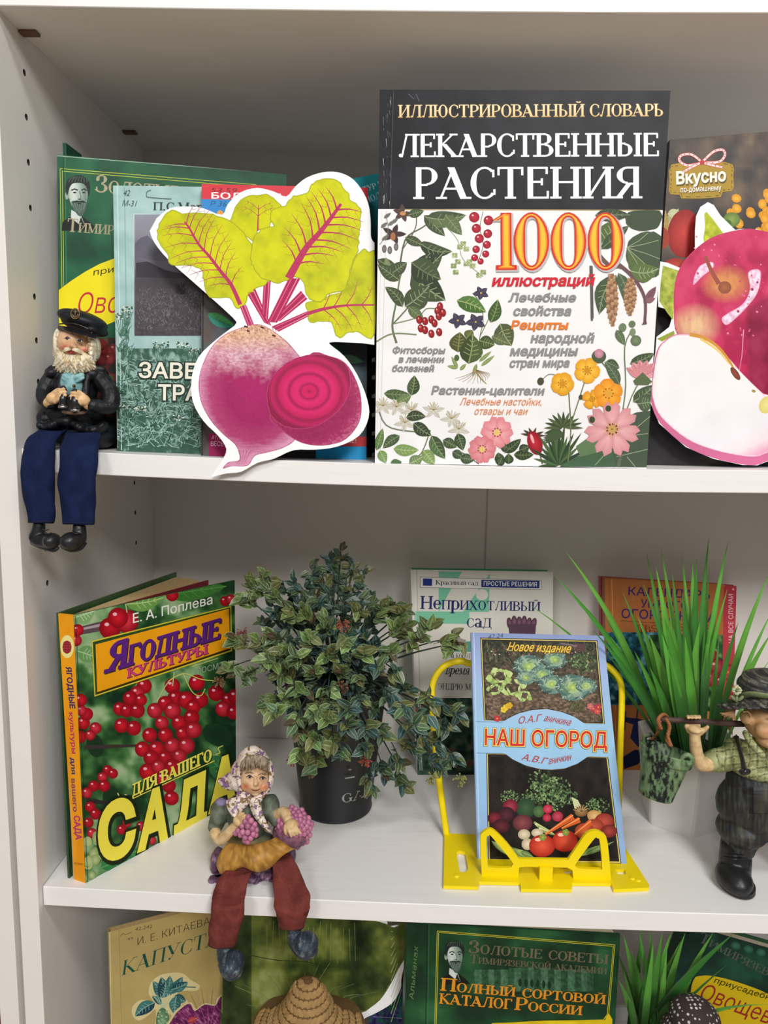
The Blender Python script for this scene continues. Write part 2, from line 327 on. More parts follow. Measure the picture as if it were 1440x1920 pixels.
class Art:
    def __init__(s, O, N, quad=None, gain=1.0, eps=7e-6):
        s.O = np.array(O, float); s.N = np.array(N, float); s.q = None if quad is None else np.array(quad, float); s.g = gain
        s.V = []; s.Fc = []; s.C = []; s.n = 0; s.L = 1; s.Ls = []; s.TH = .0005; s.t = (0, 0, 1)
    def z(s, ox, oy, sc): s.t = (ox, oy, sc); return s
    def px(s, p): p = np.asarray(p, float).reshape(-1, 2); return p/s.t[2]+np.array(s.t[:2])
    def up(s): s.L += 1; return s
    def emit(s, px, faces, cols):
        d = rays(px); t = ((s.O-C)@s.N)/(d@s.N); s.V.append(C+d*t[:, None]); s.Ls.append(np.full((len(px), 1), float(s.L))); s.C.append(np.broadcast_to(cols, (len(px), 3)))
        s.Fc += [tuple(i+s.n for i in f) for f in faces]; s.n += len(px)
    def done(s): return (np.concatenate(s.V)+np.concatenate(s.Ls)*s.N*min(3e-6, .0008/s.L), np.concatenate(s.C)) if s.V else (np.zeros((0, 3)), np.zeros((0, 3)))
    def poly(s, pts, col, up=True, raw=False):
        p = np.asarray(pts, float) if raw else s.px(pts); c = hexc(col, s.g) if isinstance(col, str) else np.asarray(col)
        cc = np.broadcast_to(c, (len(p), 3)); a = np.hstack([p, cc])
        if s.q is not None: a = clip(a, s.q)
        if a is not None and len(a) >= 3: s.emit(a[:, :2], [tuple(range(len(a)))], a[:, 2:])
        if up: s.L += 1
        return s
    def fan(s, c, pts, cin, cout, up=True):
        p = s.px(pts); c = s.px([c])[0]; a = hexc(cin, s.g); b = hexc(cout, s.g); k = len(p)
        for i in range(k):
            j = (i+1) % k; s.poly([c, p[i], p[j]], np.array([a, b, b]), up=False, raw=True)
        if up: s.L += 1
        return s
    def ell(s, cx, cy, rx, ry, col, rot=0, n=20, cin=None, a0=0, a1=360, up=True):
        r = math.radians(rot); A = [math.radians(a0+(a1-a0)*i/n) for i in range(n+(a1-a0 != 360))]
        pts = [(cx+rx*math.cos(t)*math.cos(r)-ry*math.sin(t)*math.sin(r), cy+rx*math.cos(t)*math.sin(r)+ry*math.sin(t)*math.cos(r)) for t in A]
        return s.fan((cx, cy), pts, cin, col, up) if cin else s.poly(pts, col, up)
    def line(s, pts, w, col, w2=None, sm=0, up=True):
        p = s.px(smoothp(pts, sm, False) if sm else pts); k = len(p); w2 = w if w2 is None else w2; sc = s.t[2]
        d = np.gradient(p, axis=0); d /= np.linalg.norm(d, axis=1)[:, None]+1e-9; n = np.stack([-d[:, 1], d[:, 0]], 1)
        ww = np.linspace(w, w2, k)[:, None]/2/sc; a = p+n*ww; b = p-n*ww
        for i in range(k-1): s.poly([a[i], a[i+1], b[i+1], b[i]], col, up=False, raw=True)
        if up: s.L += 1
        return s
    def loop(s, pts, w, col): return s.line(list(pts)+[pts[0]], w, col) if False else [s.line([pts[i], pts[(i+1) % len(pts)]], w, col, up=False) for i in range(len(pts))] and s.up()
    def leaf(s, x0, y0, x1, y1, w, col='3c4a33', vein='8b9a6b', bend=0, half=None, up=True):
        d = np.array([x1-x0, y1-y0], float); L = np.hypot(*d); d /= L; n = np.array([-d[1], d[0]]); T = np.linspace(0, 1, 8)
        prof = np.sin(np.pi*T**.8)**.85*w/2; mid = np.array([np.array([x0, y0])+d*L*t+n*bend*L*math.sin(math.pi*t) for t in T])
        a = [m+n*p for m, p in zip(mid, prof)]; b = [m-n*p for m, p in zip(mid, prof)]
        s.poly(a+b[::-1][1:-1], col, up=False); s.L += 1
        if half: s.poly([mid[0]]+a[1:-1]+[mid[-1]]+list(mid[1:-1][::-1]), half, up=False)
        s.L += 1
        if vein:
            s.line(mid, max(w*.05, 1.2), vein, up=False)
            for i in (2, 3, 4, 5):
                for q in (a, b): s.line([mid[i], mid[i]*.35+q[min(i+1, 7)]*.65], max(w*.03, .9), vein, up=False)
        s.L += 1; return s
    def flower(s, cx, cy, r, n, col, cin, cc='d9a23a', rot=0, pw=.9, cr=.25, notch=False):
        for i in range(n):
            a = math.radians(rot+360*i/n); ca, sa = math.cos(a), math.sin(a); w = r*pw*.5
            pts = [(0, 0), (.45*r, w*.8), (.8*r, w), (r, w*.5), (r*(.85 if notch else 1.03), 0), (r, -w*.5), (.8*r, -w), (.45*r, -w*.8)]
            s.fan((cx+ca*r*.35, cy+sa*r*.35), [(cx+x*ca-y*sa, cy+x*sa+y*ca) for x, y in pts], cin, col)
        s.ell(cx, cy, r*cr, r*cr, cc, n=10)
        for i in range(9): a = i*.7; s.ell(cx+math.cos(a)*r*cr*1.3, cy+math.sin(a)*r*cr*1.3, r*.05, r*.05, '6b3b1c', n=5, up=False)
        s.L += 1; return s
    def berry(s, cx, cy, r, col='9c1524', cin='d8354a', hl='f6d6da'):
        s.ell(cx, cy, r, r, col, n=14, cin=cin, up=False); s.L += 1; s.ell(cx-r*.3, cy-r*.35, r*.22, r*.17, hl, n=8); return s
    def fill(s, poly, func, step, edge=None):
        """an area painted cell by cell with a colour function of position"""
        q = np.asarray(poly, float)
        if edge: s.poly(q, edge)
        x0, y0 = q.min(0); x1, y1 = q.max(0); nx = max(2, int((x1-x0)/step)); ny = max(2, int((y1-y0)/step))
        X, Y = np.meshgrid(np.linspace(x0, x1, nx+1), np.linspace(y0, y1, ny+1)); p = np.stack([X.ravel(), Y.ravel()], 1); ok = inside(p, q)
        P_ = s.px(p)
        inq = ok.copy()
        if s.q is not None: ok &= inside(P_, s.q)
        I = (np.arange(ny)[:, None]*(nx+1)+np.arange(nx)).ravel(); cells = np.stack([I, I+1, I+nx+2, I+nx+1], 1)
        if s.q is not None:
            for cl_ in cells[inq[cells].all(1) & ~ok[cells].all(1) & ok[cells].any(1)] if len(q) != 4 else cells[~ok[cells].all(1) & (ok | inside(P_, s.q))[cells].any(1)]: s.poly(P_[cl_], np.clip(func(p[cl_, 0], p[cl_, 1])/s.g, 0, .93), up=False, raw=True)
        if edge or s.q is not None or len(q) != 4: cells = cells[ok[cells].all(1)]
        if len(cells) == 0: return s
        used = np.unique(cells); mp = np.full(len(p), -1); mp[used] = np.arange(len(used))
        c = func(p[used, 0], p[used, 1])/s.g; s.emit(P_[used], mp[cells].tolist(), np.clip(c, 0, .93)); s.L += 1; return s
    def text(s, t, xa, ya, xb, yb, h, col, font='sans', bold=0, shear=0, grad=None, dx=0, dy=0, cap=None):
        V, Fc = serif(t, bold) if font == 'serif' else sans(t, bold, 0)
        V = V.copy(); V0 = (serif(t, 0) if font == 'serif' else sans(t, 0, 0))[0]
        capn = 1.0 if font == 'serif' else CAP; x0, x1 = V0[:, 0].min(), V0[:, 0].max()
        sc = s.t[2]; a = s.px([(xa+dx, ya+dy)])[0]; b = s.px([(xb+dx, yb+dy)])[0]; e = b-a; L = np.hypot(*e)
        hh = h/sc; ex = e/L; ey = np.array([ex[1], -ex[0]]) if cap is None else np.array(cap, float)/np.linalg.norm(cap)
        v = V[:, 1]/capn; Lx = L-shear*hh if shear else L
        u = (V[:, 0]-x0)/(x1-x0)*Lx + shear*hh*v
        Pp = a+u[:, None]*ex+(v*hh)[:, None]*ey
        cc = hexc(col, s.g) if grad is None else (hexc(col, s.g)[None]*(1-np.clip(v, 0, 1))[:, None]+hexc(grad, s.g)[None]*np.clip(v, 0, 1)[:, None])
        cc = np.broadcast_to(cc, (len(Pp), 3)); allin = s.q is None or inside(Pp, s.q).all(); L0 = s.L
        for q in range(9):      # neighbouring pieces of a glyph never share one plane
            g = Fc[q::9]; s.L = L0+q*.8
            if not g: continue
            if allin: ii = np.concatenate([np.array(f) for f in g]); k = 0; ff = []; [(ff.append(tuple(range(k, k+len(f)))), k := k+len(f)) for f in g]; s.emit(Pp[ii], ff, cc[ii])
            else: [s.poly(Pp[list(f)], cc[list(f)], up=False, raw=True) for f in g]
        s.L = L0+8; return s

PRINT = vmat('printed_gloss', rough=.42, spec=.14, namt=.04, nscale=40, bump=.03)
MATTE = vmat('printed_matte', rough=.6, spec=.2, namt=.06, nscale=60, bump=.05)
PAGES = mat('page_edges', 'd8cdb4', .8, 400, .12, stretch=(1, 1, 1))
OLDP = mat('old_page_edges', 'b59b6c', .8, 400, .15)
def plane3(a, b, c):
    n = np.cross(b-a, c-a); n /= np.linalg.norm(n); return n if n@(C-a) > 0 else -n
def book(name, label, n, bl, br, tl, tr, th, spine_col, back_col, cover_col, cov=.002, gain=1, group=None, art=None, m=None, pages=None, parent=None, solid_spine=True, hard=True, group_=None):
    """a closed book; its front cover passes through the four photographed corners"""
    m = m or PRINT; pages = pages or PAGES
    if n is None: Q = np.array([bl, br, tr, tl]); BL = Q[0]; N = plane3(Q[0], Q[1], Q[3]); quad = np.array([proj(q) for q in Q])
    else:
        BL = foot(bl[0], bl[1], n); BR = foot(br[0], br[1], n); TL = P(tl[0], tl[1], tl[2]); N = plane3(BL, BR, TL)
        pb = proj(BL); pr = proj(BR); quad = np.array([pb, pr, tr[:2], tl[:2]], float)
        d = rays(quad); t = ((BL-C)@N)/(d@N); Q = C+d*t[:, None]
    root = thing(name, (Q[0]+Q[1])/2, label, 'book', group)
    A = Art(BL, N, quad, gain)
    A.poly(quad, cover_col, raw=True)
    if art: art(A)
    V, cc = A.done()
    k = len(V); bk = Q-N*cov; base = hexc(cover_col, gain)
    V2 = np.concatenate([Q, bk]); F2 = [(k+0, k+1, k+5, k+4), (k+1, k+2, k+6, k+5), (k+2, k+3, k+7, k+6), (k+3, k+0, k+4, k+7), (k+7, k+6, k+5, k+4)]
    mk('front_cover', np.concatenate([V, V2]), A.Fc+F2, m, root, cols=np.concatenate([cc, np.broadcast_to(base, (8, 3))]))
    ins = .003 if hard else .0002; u = (Q[1]-Q[0])/np.linalg.norm(Q[1]-Q[0]); w = (Q[3]-Q[0])/np.linalg.norm(Q[3]-Q[0])
    pq = np.array([Q[0]+u*.002+w*ins, Q[1]-u*ins+w*ins, Q[2]-u*ins-w*ins, Q[3]+u*.002-w*ins])
    b = MB(); b.prism(pq-N*cov*1.05, pq-N*(th-cov*1.05)); b.out('page_block', pages, root)
    b = MB(); b.prism(Q-N*(th-cov), Q-N*th); b.out('back_cover', vm(back_col, gain), root)
    sp = np.array([Q[0], Q[0]+u*cov, Q[3]+u*cov, Q[3]])
    b = MB(); b.prism(sp-N*cov, sp-N*(th-cov)); b.out('spine', vm(spine_col, gain), root)
    return root
def vm(col, g=1): k = 'cover_'+(col if isinstance(col, str) else 'c')+str(g); return mat(k, tuple(hexc(col, g)), .4, 50, .06, bump=.05)

def cutout(name, label, cat, outline, zt, pts3, art, th=.0007, m=None, gain=1, T=None):
    """a printed shape cut from stiff paper, standing on its own plane"""
    a, b, c = [P(*p) for p in pts3]; N = plane3(a, b, c); A = Art(a, N, None, gain); A.z(*zt)
    def Tm(p): px = A.px([p])[0]; d = rays(px)[0]; return C+d*(((a-C)@N)/(d@N))
    pb = MB(); pb.plate(outline, [], Tm, N, th, col='f1f2f3'); art(A)
    V, cc = A.done(); k = len(V)
    Vb = np.array(pb.V); return tag(mk(name, np.concatenate([V, Vb]), A.Fc+[tuple(i+k for i in f) for f in pb.F], m or PRINT, None, [*Vb.mean(0)[:2], Vb[:, 2].min()], np.concatenate([cc, np.array(pb.C)])), label, cat)
def jag(pts, amp, n=5, seed=0):
    p = smoothp(pts, n); c = p.mean(0); d = p-c; L = np.hypot(d[:, 0], d[:, 1])[:, None]
    return p+d/L*((vn(np.arange(len(p))*.9, np.zeros(len(p)), seed)-.5)*2*amp)[:, None]
def scrawl(A, x, y, w, h, col, n=3, seed=1, lw=2.5, slope=0):
    r = random.Random(seed); pts = [(x+w*i/(n*3), y+slope*w*i/(n*3)+r.uniform(-h, h)/2*(1 if i % 2 else -1)) for i in range(n*3+1)]; A.line(pts, lw, col, sm=4)
def portrait(A, x, y, s):
    Q = lambda pts: [(x+p*s, y+q*s) for p, q in pts]; e = lambda a, b, rx, ry, c, rot=0, cin=None: A.ell(x+a*s, y+b*s, rx*s, ry*s, c, rot, 16, cin)
    A.poly(Q([(-1.05, 2.35), (-.95, 1.75), (-.35, 1.35), (.3, 1.45), (.9, 1.9), (1.25, 2.3)]), '121a17'); A.poly(Q([(-.42, 1.0), (.2, 1.35), (.5, 2.15), (.1, 1.95), (-.45, 1.5)]), 'c9d2cb'); A.poly(Q([(.2, 1.45), (.5, 2.15), (.05, 1.9)]), '1b2421')
    A.fill(smoothp(Q([(-.62, -.2), (-.5, -.75), (-.05, -.95), (.4, -.8), (.62, -.3), (.6, .3), (.45, .8), (.1, 1.15), (-.2, 1.0), (-.5, .5)]), 3), lambda X, Y: ramp((X-x)/s*.55+.45+.12*(fbm(X/(s*.2), Y/(s*.2), 3)-.5)+.1*np.abs((Y-y)/s-.1), [(.1, 'a9bbb1'), (.35, 'c9d6ce'), (.6, '8ea399'), (.85, '4a5c54')]), s*.07, edge='8fa399')
    e(-.7, .1, .13, .25, '8fa399')
    A.poly(smoothp(Q([(-.68, .1), (-.8, -.35), (-.7, -.85), (-.3, -1.15), (.2, -1.2), (.62, -.95), (.8, -.4), (.66, .2), (.58, -.35), (.35, -.66), (0, -.72), (-.35, -.66), (-.55, -.35)]), 3), '1c2825')
    for i in range(7): A.line(Q([(-.6+i*.2, -.75), (-.45+i*.17, -1.0), (-.2+i*.12, -1.12)]), s*.035, '52655d', up=False)
    A.up(); A.line(Q([(-.42, -.24), (-.22, -.33), (0, -.24)]), s*.09, '26332e'); A.line(Q([(.22, -.24), (.4, -.33), (.58, -.22)]), s*.09, '26332e')
    for a in (-.2, .38): e(a, -.1, .11, .055, '3a4943'); e(a, -.1, .045, .045, '0f1614')
    A.line(Q([(.1, -.2), (.2, .2), (.1, .32), (.0, .3)]), s*.06, '62776d', sm=3); e(.12, .33, .1, .05, '4a5c54')
    A.poly(smoothp(Q([(-.42, .5), (-.15, .42), (.12, .46), (.4, .44), (.55, .55), (.5, .95), (.25, 1.4), (.02, 1.35), (-.25, 1.0)]), 3), '4c5f57')
    for i in range(16): q = i/15; A.line(Q([(-.36+q*.84, .56), (-.22+q*.6, .9), (-.02+q*.24, 1.28+.1*math.sin(i*2))]), s*.035, ('7d9187', '33423c', '5f736a')[i % 3], s*.015, up=False)
    A.up(); A.poly(smoothp(Q([(-.36, .56), (-.1, .4), (.1, .44), (.32, .4), (.52, .56), (.3, .54), (.08, .52), (-.15, .54)]), 2), '28352f'); e(.08, .6, .13, .035, '1a2420')
# ------------------------------------------------------------------ the room and the bookcase
WHITE = mat('white_laminate', (.80, .775, .745), .42, 8, .012, bump=.12, bscale=60, stretch=(.4, 3, 3))
EDGE = mat('white_edge_band', (.83, .82, .805), .38, 30, .015, bump=.25, bscale=70, stretch=(.25, 2, 2))
BACKM = mat('back_panel_board', (.80, .765, .72), .55, 10, .02)
b = MB(); b.box((-2.5, -4, -1.47), (3.5, .4, -1.45)); tag(b.out('floor', mat('warm_wood_floor', (.62, .47, .35), .5, 6, .1)), kind='structure')
b = MB(); b.box((-2.5, .33, -1.45), (3.5, .37, 1.35)); tag(b.out('wall_back', mat('painted_wall', (.72, .70, .66), .8, 20, .02)), kind='structure')
case = thing('bookcase', (0, 0, -1.45), 'white laminate bookcase with open shelves of garden books and figurines', 'bookcase')
DEP = .30174; YS = .00733; TH = .01684
def panel(x0, x1, parent, holes):
    b = MB(); b.box((x0, 0, -1.45), (x1, DEP+.004, .3046), .0006)
    V = np.array(b.V); me = bpy.data.meshes.new('side_panel'); me.from_pydata((V-BASE[parent.name]).tolist(), [], b.F); me.materials.append(WHITE)
    o = link('side_panel', me, parent)
    if holes:
        c = MB()
        for (y, z) in holes: c.tube([(x1-.010, y, z), (x1+.01, y, z)], .0025, n=14)
        cm = bpy.data.meshes.new('c'); cm.from_pydata((np.array(c.V)-BASE[parent.name]).tolist(), [], c.F); co = bpy.data.objects.new('c', cm); COL.objects.link(co); co.location = o.parent.location
        bm = bmesh.new(); bm.from_mesh(cm); bmesh.ops.recalc_face_normals(bm, faces=bm.faces); bm.to_mesh(cm); bm.free()
        bm = bmesh.new(); bm.from_mesh(me); bmesh.ops.recalc_face_normals(bm, faces=bm.faces); bm.to_mesh(me); bm.free()
        md = o.modifiers.new('b', 'BOOLEAN'); md.object = co; md.operation = 'DIFFERENCE'; md.solver = 'EXACT'
        dg = bpy.context.evaluated_depsgraph_get(); dg.update(); r = bpy.data.meshes.new_from_object(o.evaluated_get(dg), depsgraph=dg)
        o.modifiers.clear(); o.data = r; r.name = 'side_panel'; bpy.data.objects.remove(co)
    return o
hz = [.2776, .2464, .2142, .1812, .1156, .0824, .0505, -.0503, -.0827, -.1114]
panel(-.016, 0, case, [(.040, z) for z in hz]+[(.2465, z) for z in (-.0503, -.0827, -.1159, .0505, .0824, .1156, .2142)])
HOLE = mat('hole_shade', (.05, .035, .025), .8)  # dark cup added inside each hole, its shade put into the colour
for (y, z) in [(.040, z) for z in hz]+[(.2465, z) for z in (-.0503, -.0827, -.1159)]: b = MB(); b.lathe([(0, 0), (.00248, 0), (.00248, .0040)], (-.0042, y, z), 14, M=Matrix.Rotation(math.radians(90), 3, 'Y')); b.out('pin_hole', HOLE, case)
panel(.784, .80, case, [])
def board(name, n, x0, x1, y0, y1, th, par, m, flip=False, z=None, lab=None):
    b = MB(); K = 25; xs = np.linspace(x0, x1, K); bv = .0005
    prof = [(y0+bv, 0), (y1, 0), (y1, -th), (y0+bv, -th), (y0, -th+bv), (y0, -bv)]
    V = [(x, py, (shelf_z(n, np.clip(x, 0, W_IN)) if z is None else z)+pz+(th if flip else 0)) for x in xs for py, pz in prof]; k = len(prof)
    Fc = [(i*k+j, i*k+(j+1) % k, (i+1)*k+(j+1) % k, (i+1)*k+j) for i in range(K-1) for j in range(k)]+[tuple(range(k)), tuple((K-1)*k+j for j in range(k))]
    b.add(V, Fc); return b.out(name, m, par)
board('top_board', 0, -.016, .80, -.0005, DEP+.004, .019, case, EDGE, flip=True, lab=None)
for n in (1, 2, 3): board('shelf', n, .0007, .7833, YS, DEP-.001, TH, case, EDGE)
b = MB(); b.box((0, DEP, -1.45), (.784, DEP+.004, .3046)); b.out('back_panel', BACKM, case)
b = MB()
for xx in (.384,): b.box((xx-.0008, DEP-.0006, -1.45), (xx+.0008, DEP+.0005, .30))
b.out('back_panel_joint', mat('joint_strip', (.5, .48, .46), .6), case)
NOTCH = mat('connector_recess', (.16, .085, .05), .7)
for (x, y) in ((62, 59), (248, 246)):
    d = rays((x, y))[0]; p = C+d*((.3046-C[2])/d[2]); b = MB(); q = .0105
    b.box((.0003, p[1]-.004, .3022), (.013, p[1]+.004, .3044), .0004); b.out('shelf_connector', NOTCH, case)
nb = thing('bookcase', (-.2, 0, -1.45), 'second white bookcase standing just left, only its edge in view', 'bookcase')
b = MB(); b.box((-.0371, .0, -1.45), (-.0212, .30, .3236), .0006); b.out('side_panel', WHITE, nb)
b = MB(); b.box((-.0210, .012, -1.45), (-.0163, .016, .3236)); b.out('filler_strip', mat('grey_filler', (.55, .53, .50), .6), nb)
b = MB(); b.box((-.42, 0, -1.45), (-.404, .30, .3236), .0006); b.out('side_panel', WHITE, nb)
b = MB(); b.box((-.404, .296, -1.45), (-.0371, .30, .3236)); b.out('back_panel', BACKM, nb)
for z in (-.36, -.66): b = MB(); b.box((-.4035, .006, z-.017), (-.0376, .295, z), .0005); b.out('shelf', EDGE, nb)
rb = thing('book', (-.10, .02, -.66), 'dark red book edge at the far left in the next bookcase', 'book')
b = MB(); b.box((-.17, .012, -.66), (-.0385, .0145, -.405)); b.out('front_cover', mat('dark_red_cover', '5a1820', .5), rb)
b = MB(); b.box((-.168, .015, -.658), (-.041, .036, -.409)); b.out('page_block', PAGES, rb)
b = MB(); b.box((-.17, .0365, -.66), (-.0385, .039, -.405)); b.out('back_cover', mat('dark_red_cover', '5a1820', .5), rb)
# ------------------------------------------------------------------ upper shelf: books and cut-outs
def grass(A, x0, y0, x1, y1, n, L, cols, seed=1, w=3, up=True, slant=.35):
    r = random.Random(seed)
    for i in range(n):
        x = r.uniform(x0, x1); y = r.uniform(y0, y1); a = -math.pi/2+r.uniform(-1, 1)*slant*2.2; l = L*r.uniform(.4, 1.2); q = r.uniform(-.3, .3)
        A.line([(x, y), (x+l*.5*math.cos(a), y+l*.5*math.sin(a)), (x+l*math.cos(a+q), y+l*math.sin(a+q))], w, r.choice(cols), w*.3, up=False)
        if i % 12 == 0: A.up()
    A.up()
def art_green(A):
    A.z(0, 260, 3)
    A.fill([(318, 95), (1615, 195), (1600, 1770), (330, 1740)], lambda x, y: ramp(fbm(x/160, y/160, 3), [(.25, '163f2b'), (.5, '1b563a'), (.8, '286b47')]), 26)
    for o in (0, 12): A.line([(338+o, 168+o*1.2), (1438-o, 258+o*1.2)], 3, 'c9cf45'); A.line([(338+o, 168+o), (350+o, 960)], 3, 'c9cf45'); A.line([(1440-o, 258), (1445-o, 1500)], 3, 'c9cf45')
    A.line([(356, 105), (372, 1740)], 5, '154a2e'); A.line([(366, 106), (382, 1740)], 3, '3f8a60')
    A.line([(318, 96), (520, 113), (1615, 198)], 4, '9bb8a4')
    portrait(A, 438, 312, 88)
    A.text('^Золотые советы', 532, 300, 1425, 372, 98, 'a9a083', 'serif', .02); A.text('^Тимирязевской академии', 378, 522, 1425, 598, 74, 'a29a7d', 'serif', .02)
    A.fill([(640, 330), (1420, 380), (1420, 640), (640, 600)], lambda x, y: ramp(fbm(x/40, y/22, 8), [(.3, '1d5e3d'), (.7, '3d7a58')]), 16)
    A.fill([(332, 1120), (1500, 1120), (1500, 1745), (335, 1745)], lambda x, y: ramp(fbm(x/45, y/45, 5), [(.3, '1d2a22'), (.48, '3d2426'), (.6, '7e2a2c'), (.72, '3d5a33')]), 9)
    A.poly([(331, 852), (400, 800), (480, 748), (560, 705), (640, 675), (760, 645), (950, 640), (1150, 690), (1350, 800), (1440, 900), (1400, 1060), (1200, 1060), (1000, 1030), (800, 1010), (640, 1030), (500, 1090), (334, 1180)], 'ecdc17')
    A.text('приусадебное', 525, 770, 1010, 690, 34, '3f3a1c', shear=.25, bold=.005); A.text('Овощеводство', 430, 985, 1380, 960, 120, 'c02a3a', shear=.22, bold=-.005)
    for i in range(7): A.berry(560+rnd.random()*90, 1110+rnd.random()*160, 34, '6b1c22', 'a23a3c', 'c98a80')
book('garden_book', 'large green hardcover with portrait and yellow oval, behind the seated sailor', 1, (112, .05), (533, .10), (107, 290, .06), (537, 327), .022, '1d5a3e', '1d5a3e', '1e6b43', art=art_green)
# darker, taller book spine and cover showing just behind it
bb = thing('binder', (.055, .12, 0), 'dark green book whose spine corner rises behind the large green hardcover', 'book')
a0 = P(104, 267, .100); zt = a0[2]
a1, a2 = [C+rays(q)[0]*((zt-C[2])/rays(q)[0][2]) for q in ((124, 268), (153, 290))]
def upright(p, q, z0, z1, th, name, m, par):
    p = np.array([p[0], p[1]]); q = np.array([q[0], q[1]]); d = (q-p)/np.linalg.norm(q-p); n = np.array([d[1], -d[0]])
    c = [p, q, q-n*th, p-n*th]; b = MB(); b.prism([(*k, z0) for k in c], [(*k, z1) for k in c]); return b.out(name, m, par)
DG = mat('dark_green_cloth', '0f5640', .45, 80, .08, bump=.1)
upright(a0, a1, -.001, zt, .0022, 'spine', DG, bb); upright(a1, a2, -.001, zt, .0022, 'front_cover', DG, bb); upright((a0[0]-.0, a0[1]+.003), (a2[0]-.014, a2[1]+.01), -.001, zt-.001, .0022, 'back_cover', DG, bb)
upright((a0[0]+.004, a0[1]+.006), (a2[0]-.005, a2[1]), .002, zt-.004, .004, 'page_block', PAGES, bb)

def art_herb(A):
    A.z(0, 260, 3)
    A.fill([(636, 262), (1570, 285), (1570, 1770), (664, 1752)], lambda x, y: ramp(fbm(x/70, y/70, 3), [(.3, '98b9b7'), (.7, 'abcac8')]), 30)
    A.fill([(660, 1180), (1560, 1180), (1560, 1772), (664, 1755)], lambda x, y: ramp(fbm(x/16, y/22, 7)+(1250-y)/900*.35, [(.36, '345649'), (.5, '43685a'), (.66, '8fb0a8')]), 8)
    A.line([(700, 270), (722, 1752)], 5, '7ea79e'); A.line([(660, 264), (684, 1752)], 4, 'c6e2dc')
    grass(A, 665, 1240, 1180, 1740, 620, 70, ['9dbfb8', 'b0cec8', '8fb0a8', '2f5144', '86a89f'], 4, 4, slant=.8)
    r = random.Random(3)
    for k in range(60):
        x = r.uniform(665, 1160); y = r.uniform(1200, 1700)
        for q in range(6): a = r.uniform(0, 6.3); A.line([(x, y), (x+26*math.cos(a), y+26*math.sin(a))], 5, r.choice(['9ccabc', '2a5040']), 1.5, up=False)
        A.up()
    for (x, y, s) in [(690, 1000, 1), (715, 960, .8), (905, 1160, 1.1), (1030, 1160, .9), (1095, 1190, .8), (700, 1510, 1), (790, 1520, .9), (1010, 1570, .9)]:
        for q in range(7): A.line([(x+(q-3)*4*s, y+110*s), (x+(q-3)*13*s, y+10)], 3, '3c6653', up=False)
        A.up()
        for q in range(26): A.ell(x+r.uniform(-38, 38)*s, y+r.uniform(-16, 16)*s, 6, 4, r.choice(['dfe9d9', 'c9dccb', '44695a', '2f5343']), n=7, up=False)
        A.up()
    for (x, y) in [(700, 1080), (690, 1160), (720, 1200)]: grass(A, x-25, y, x+25, y+60, 24, 60, ['35604e', '4a7460'], 6, 4)
    A.poly([(749, 421), (1560, 440), (1560, 1118), (764, 1100)], 'b9cfca')
    def land(x, y):
        t = (y-430)/670; c = ramp(t+.05*fbm(x/90, y/60, 2), [(0, '8f93a0'), (.22, '84838f'), (.3, '6d6a78'), (.45, '6f6b76'), (.55, '4a464c'), (.7, '544e53'), (1, '4a4348')]); m = (fbm(x/60, np.zeros_like(x), 4)*140+520 < y) & (y < 700)
        c = np.where(m[:, None], c*.8, c); return c*(1+np.clip((y-640)/500, 0, 1)*(fbm(x/7, y/5, 6)-.5)*1.5)[:, None]
    A.fill([(757, 428), (1560, 446), (1556, 1108), (770, 1091)], land, 6, edge='56525a')
    A.poly([(760, 590), (790, 560), (830, 545), (860, 575), (930, 600), (1000, 580), (1060, 610), (1130, 590), (1556, 600), (1556, 690), (764, 720)], '605f6d'); A.poly([(764, 700), (840, 690), (950, 745), (1060, 760), (1556, 740), (1556, 800), (766, 780)], '3c3840'); A.poly([(764, 670), (900, 690), (1556, 680), (1556, 745), (1050, 765), (930, 740), (850, 700)], '6c6874')
    grass(A, 775, 850, 1140, 1080, 420, 22, ['6e676a', '3a3538', '837b7c', '4c4549', '8f8888'], 12, 3, slant=.5); grass(A, 990, 830, 1040, 880, 60, 30, ['2c282b', '3a3538'], 13, 4)
    A.text('П.С.Марк', 862, 402, 1190, 406, 44, '2e3c3c', 'serif')
    A.text('42', 692, 322, 738, 322, 34, '2d3a48', shear=.3, bold=-.012); A.text('М-31', 688, 380, 772, 382, 34, '2d3a48', shear=.25, bold=-.012)
    A.line([(850, 290), (828, 300), (825, 325), (850, 332), (965, 340)], 3, '3d4c58', sm=4)
    for (t, x0, y0, x1, y1, h) in (('ЗАВЕТ', 784, 1344, 1190, 1352, 86), ('ТРАВ', 892, 1470, 1200, 1474, 86)):
        for bd, c in ((.085, '24352c'), (.02, 'e8e6d6')): A.text(t, x0, y0, x1, y1, h, c, bold=bd)
book('herb_book', 'pale teal book with meadow drawing and grey landscape photo, left of the beetroot cutout', 1, (220, .03), (520, .045), (212, 348, .05), (520, 352), .008, '8fb5ac', '8fb5ac', '9cc8bd', hard=False, cov=.0006, art=art_herb, m=MATTE)

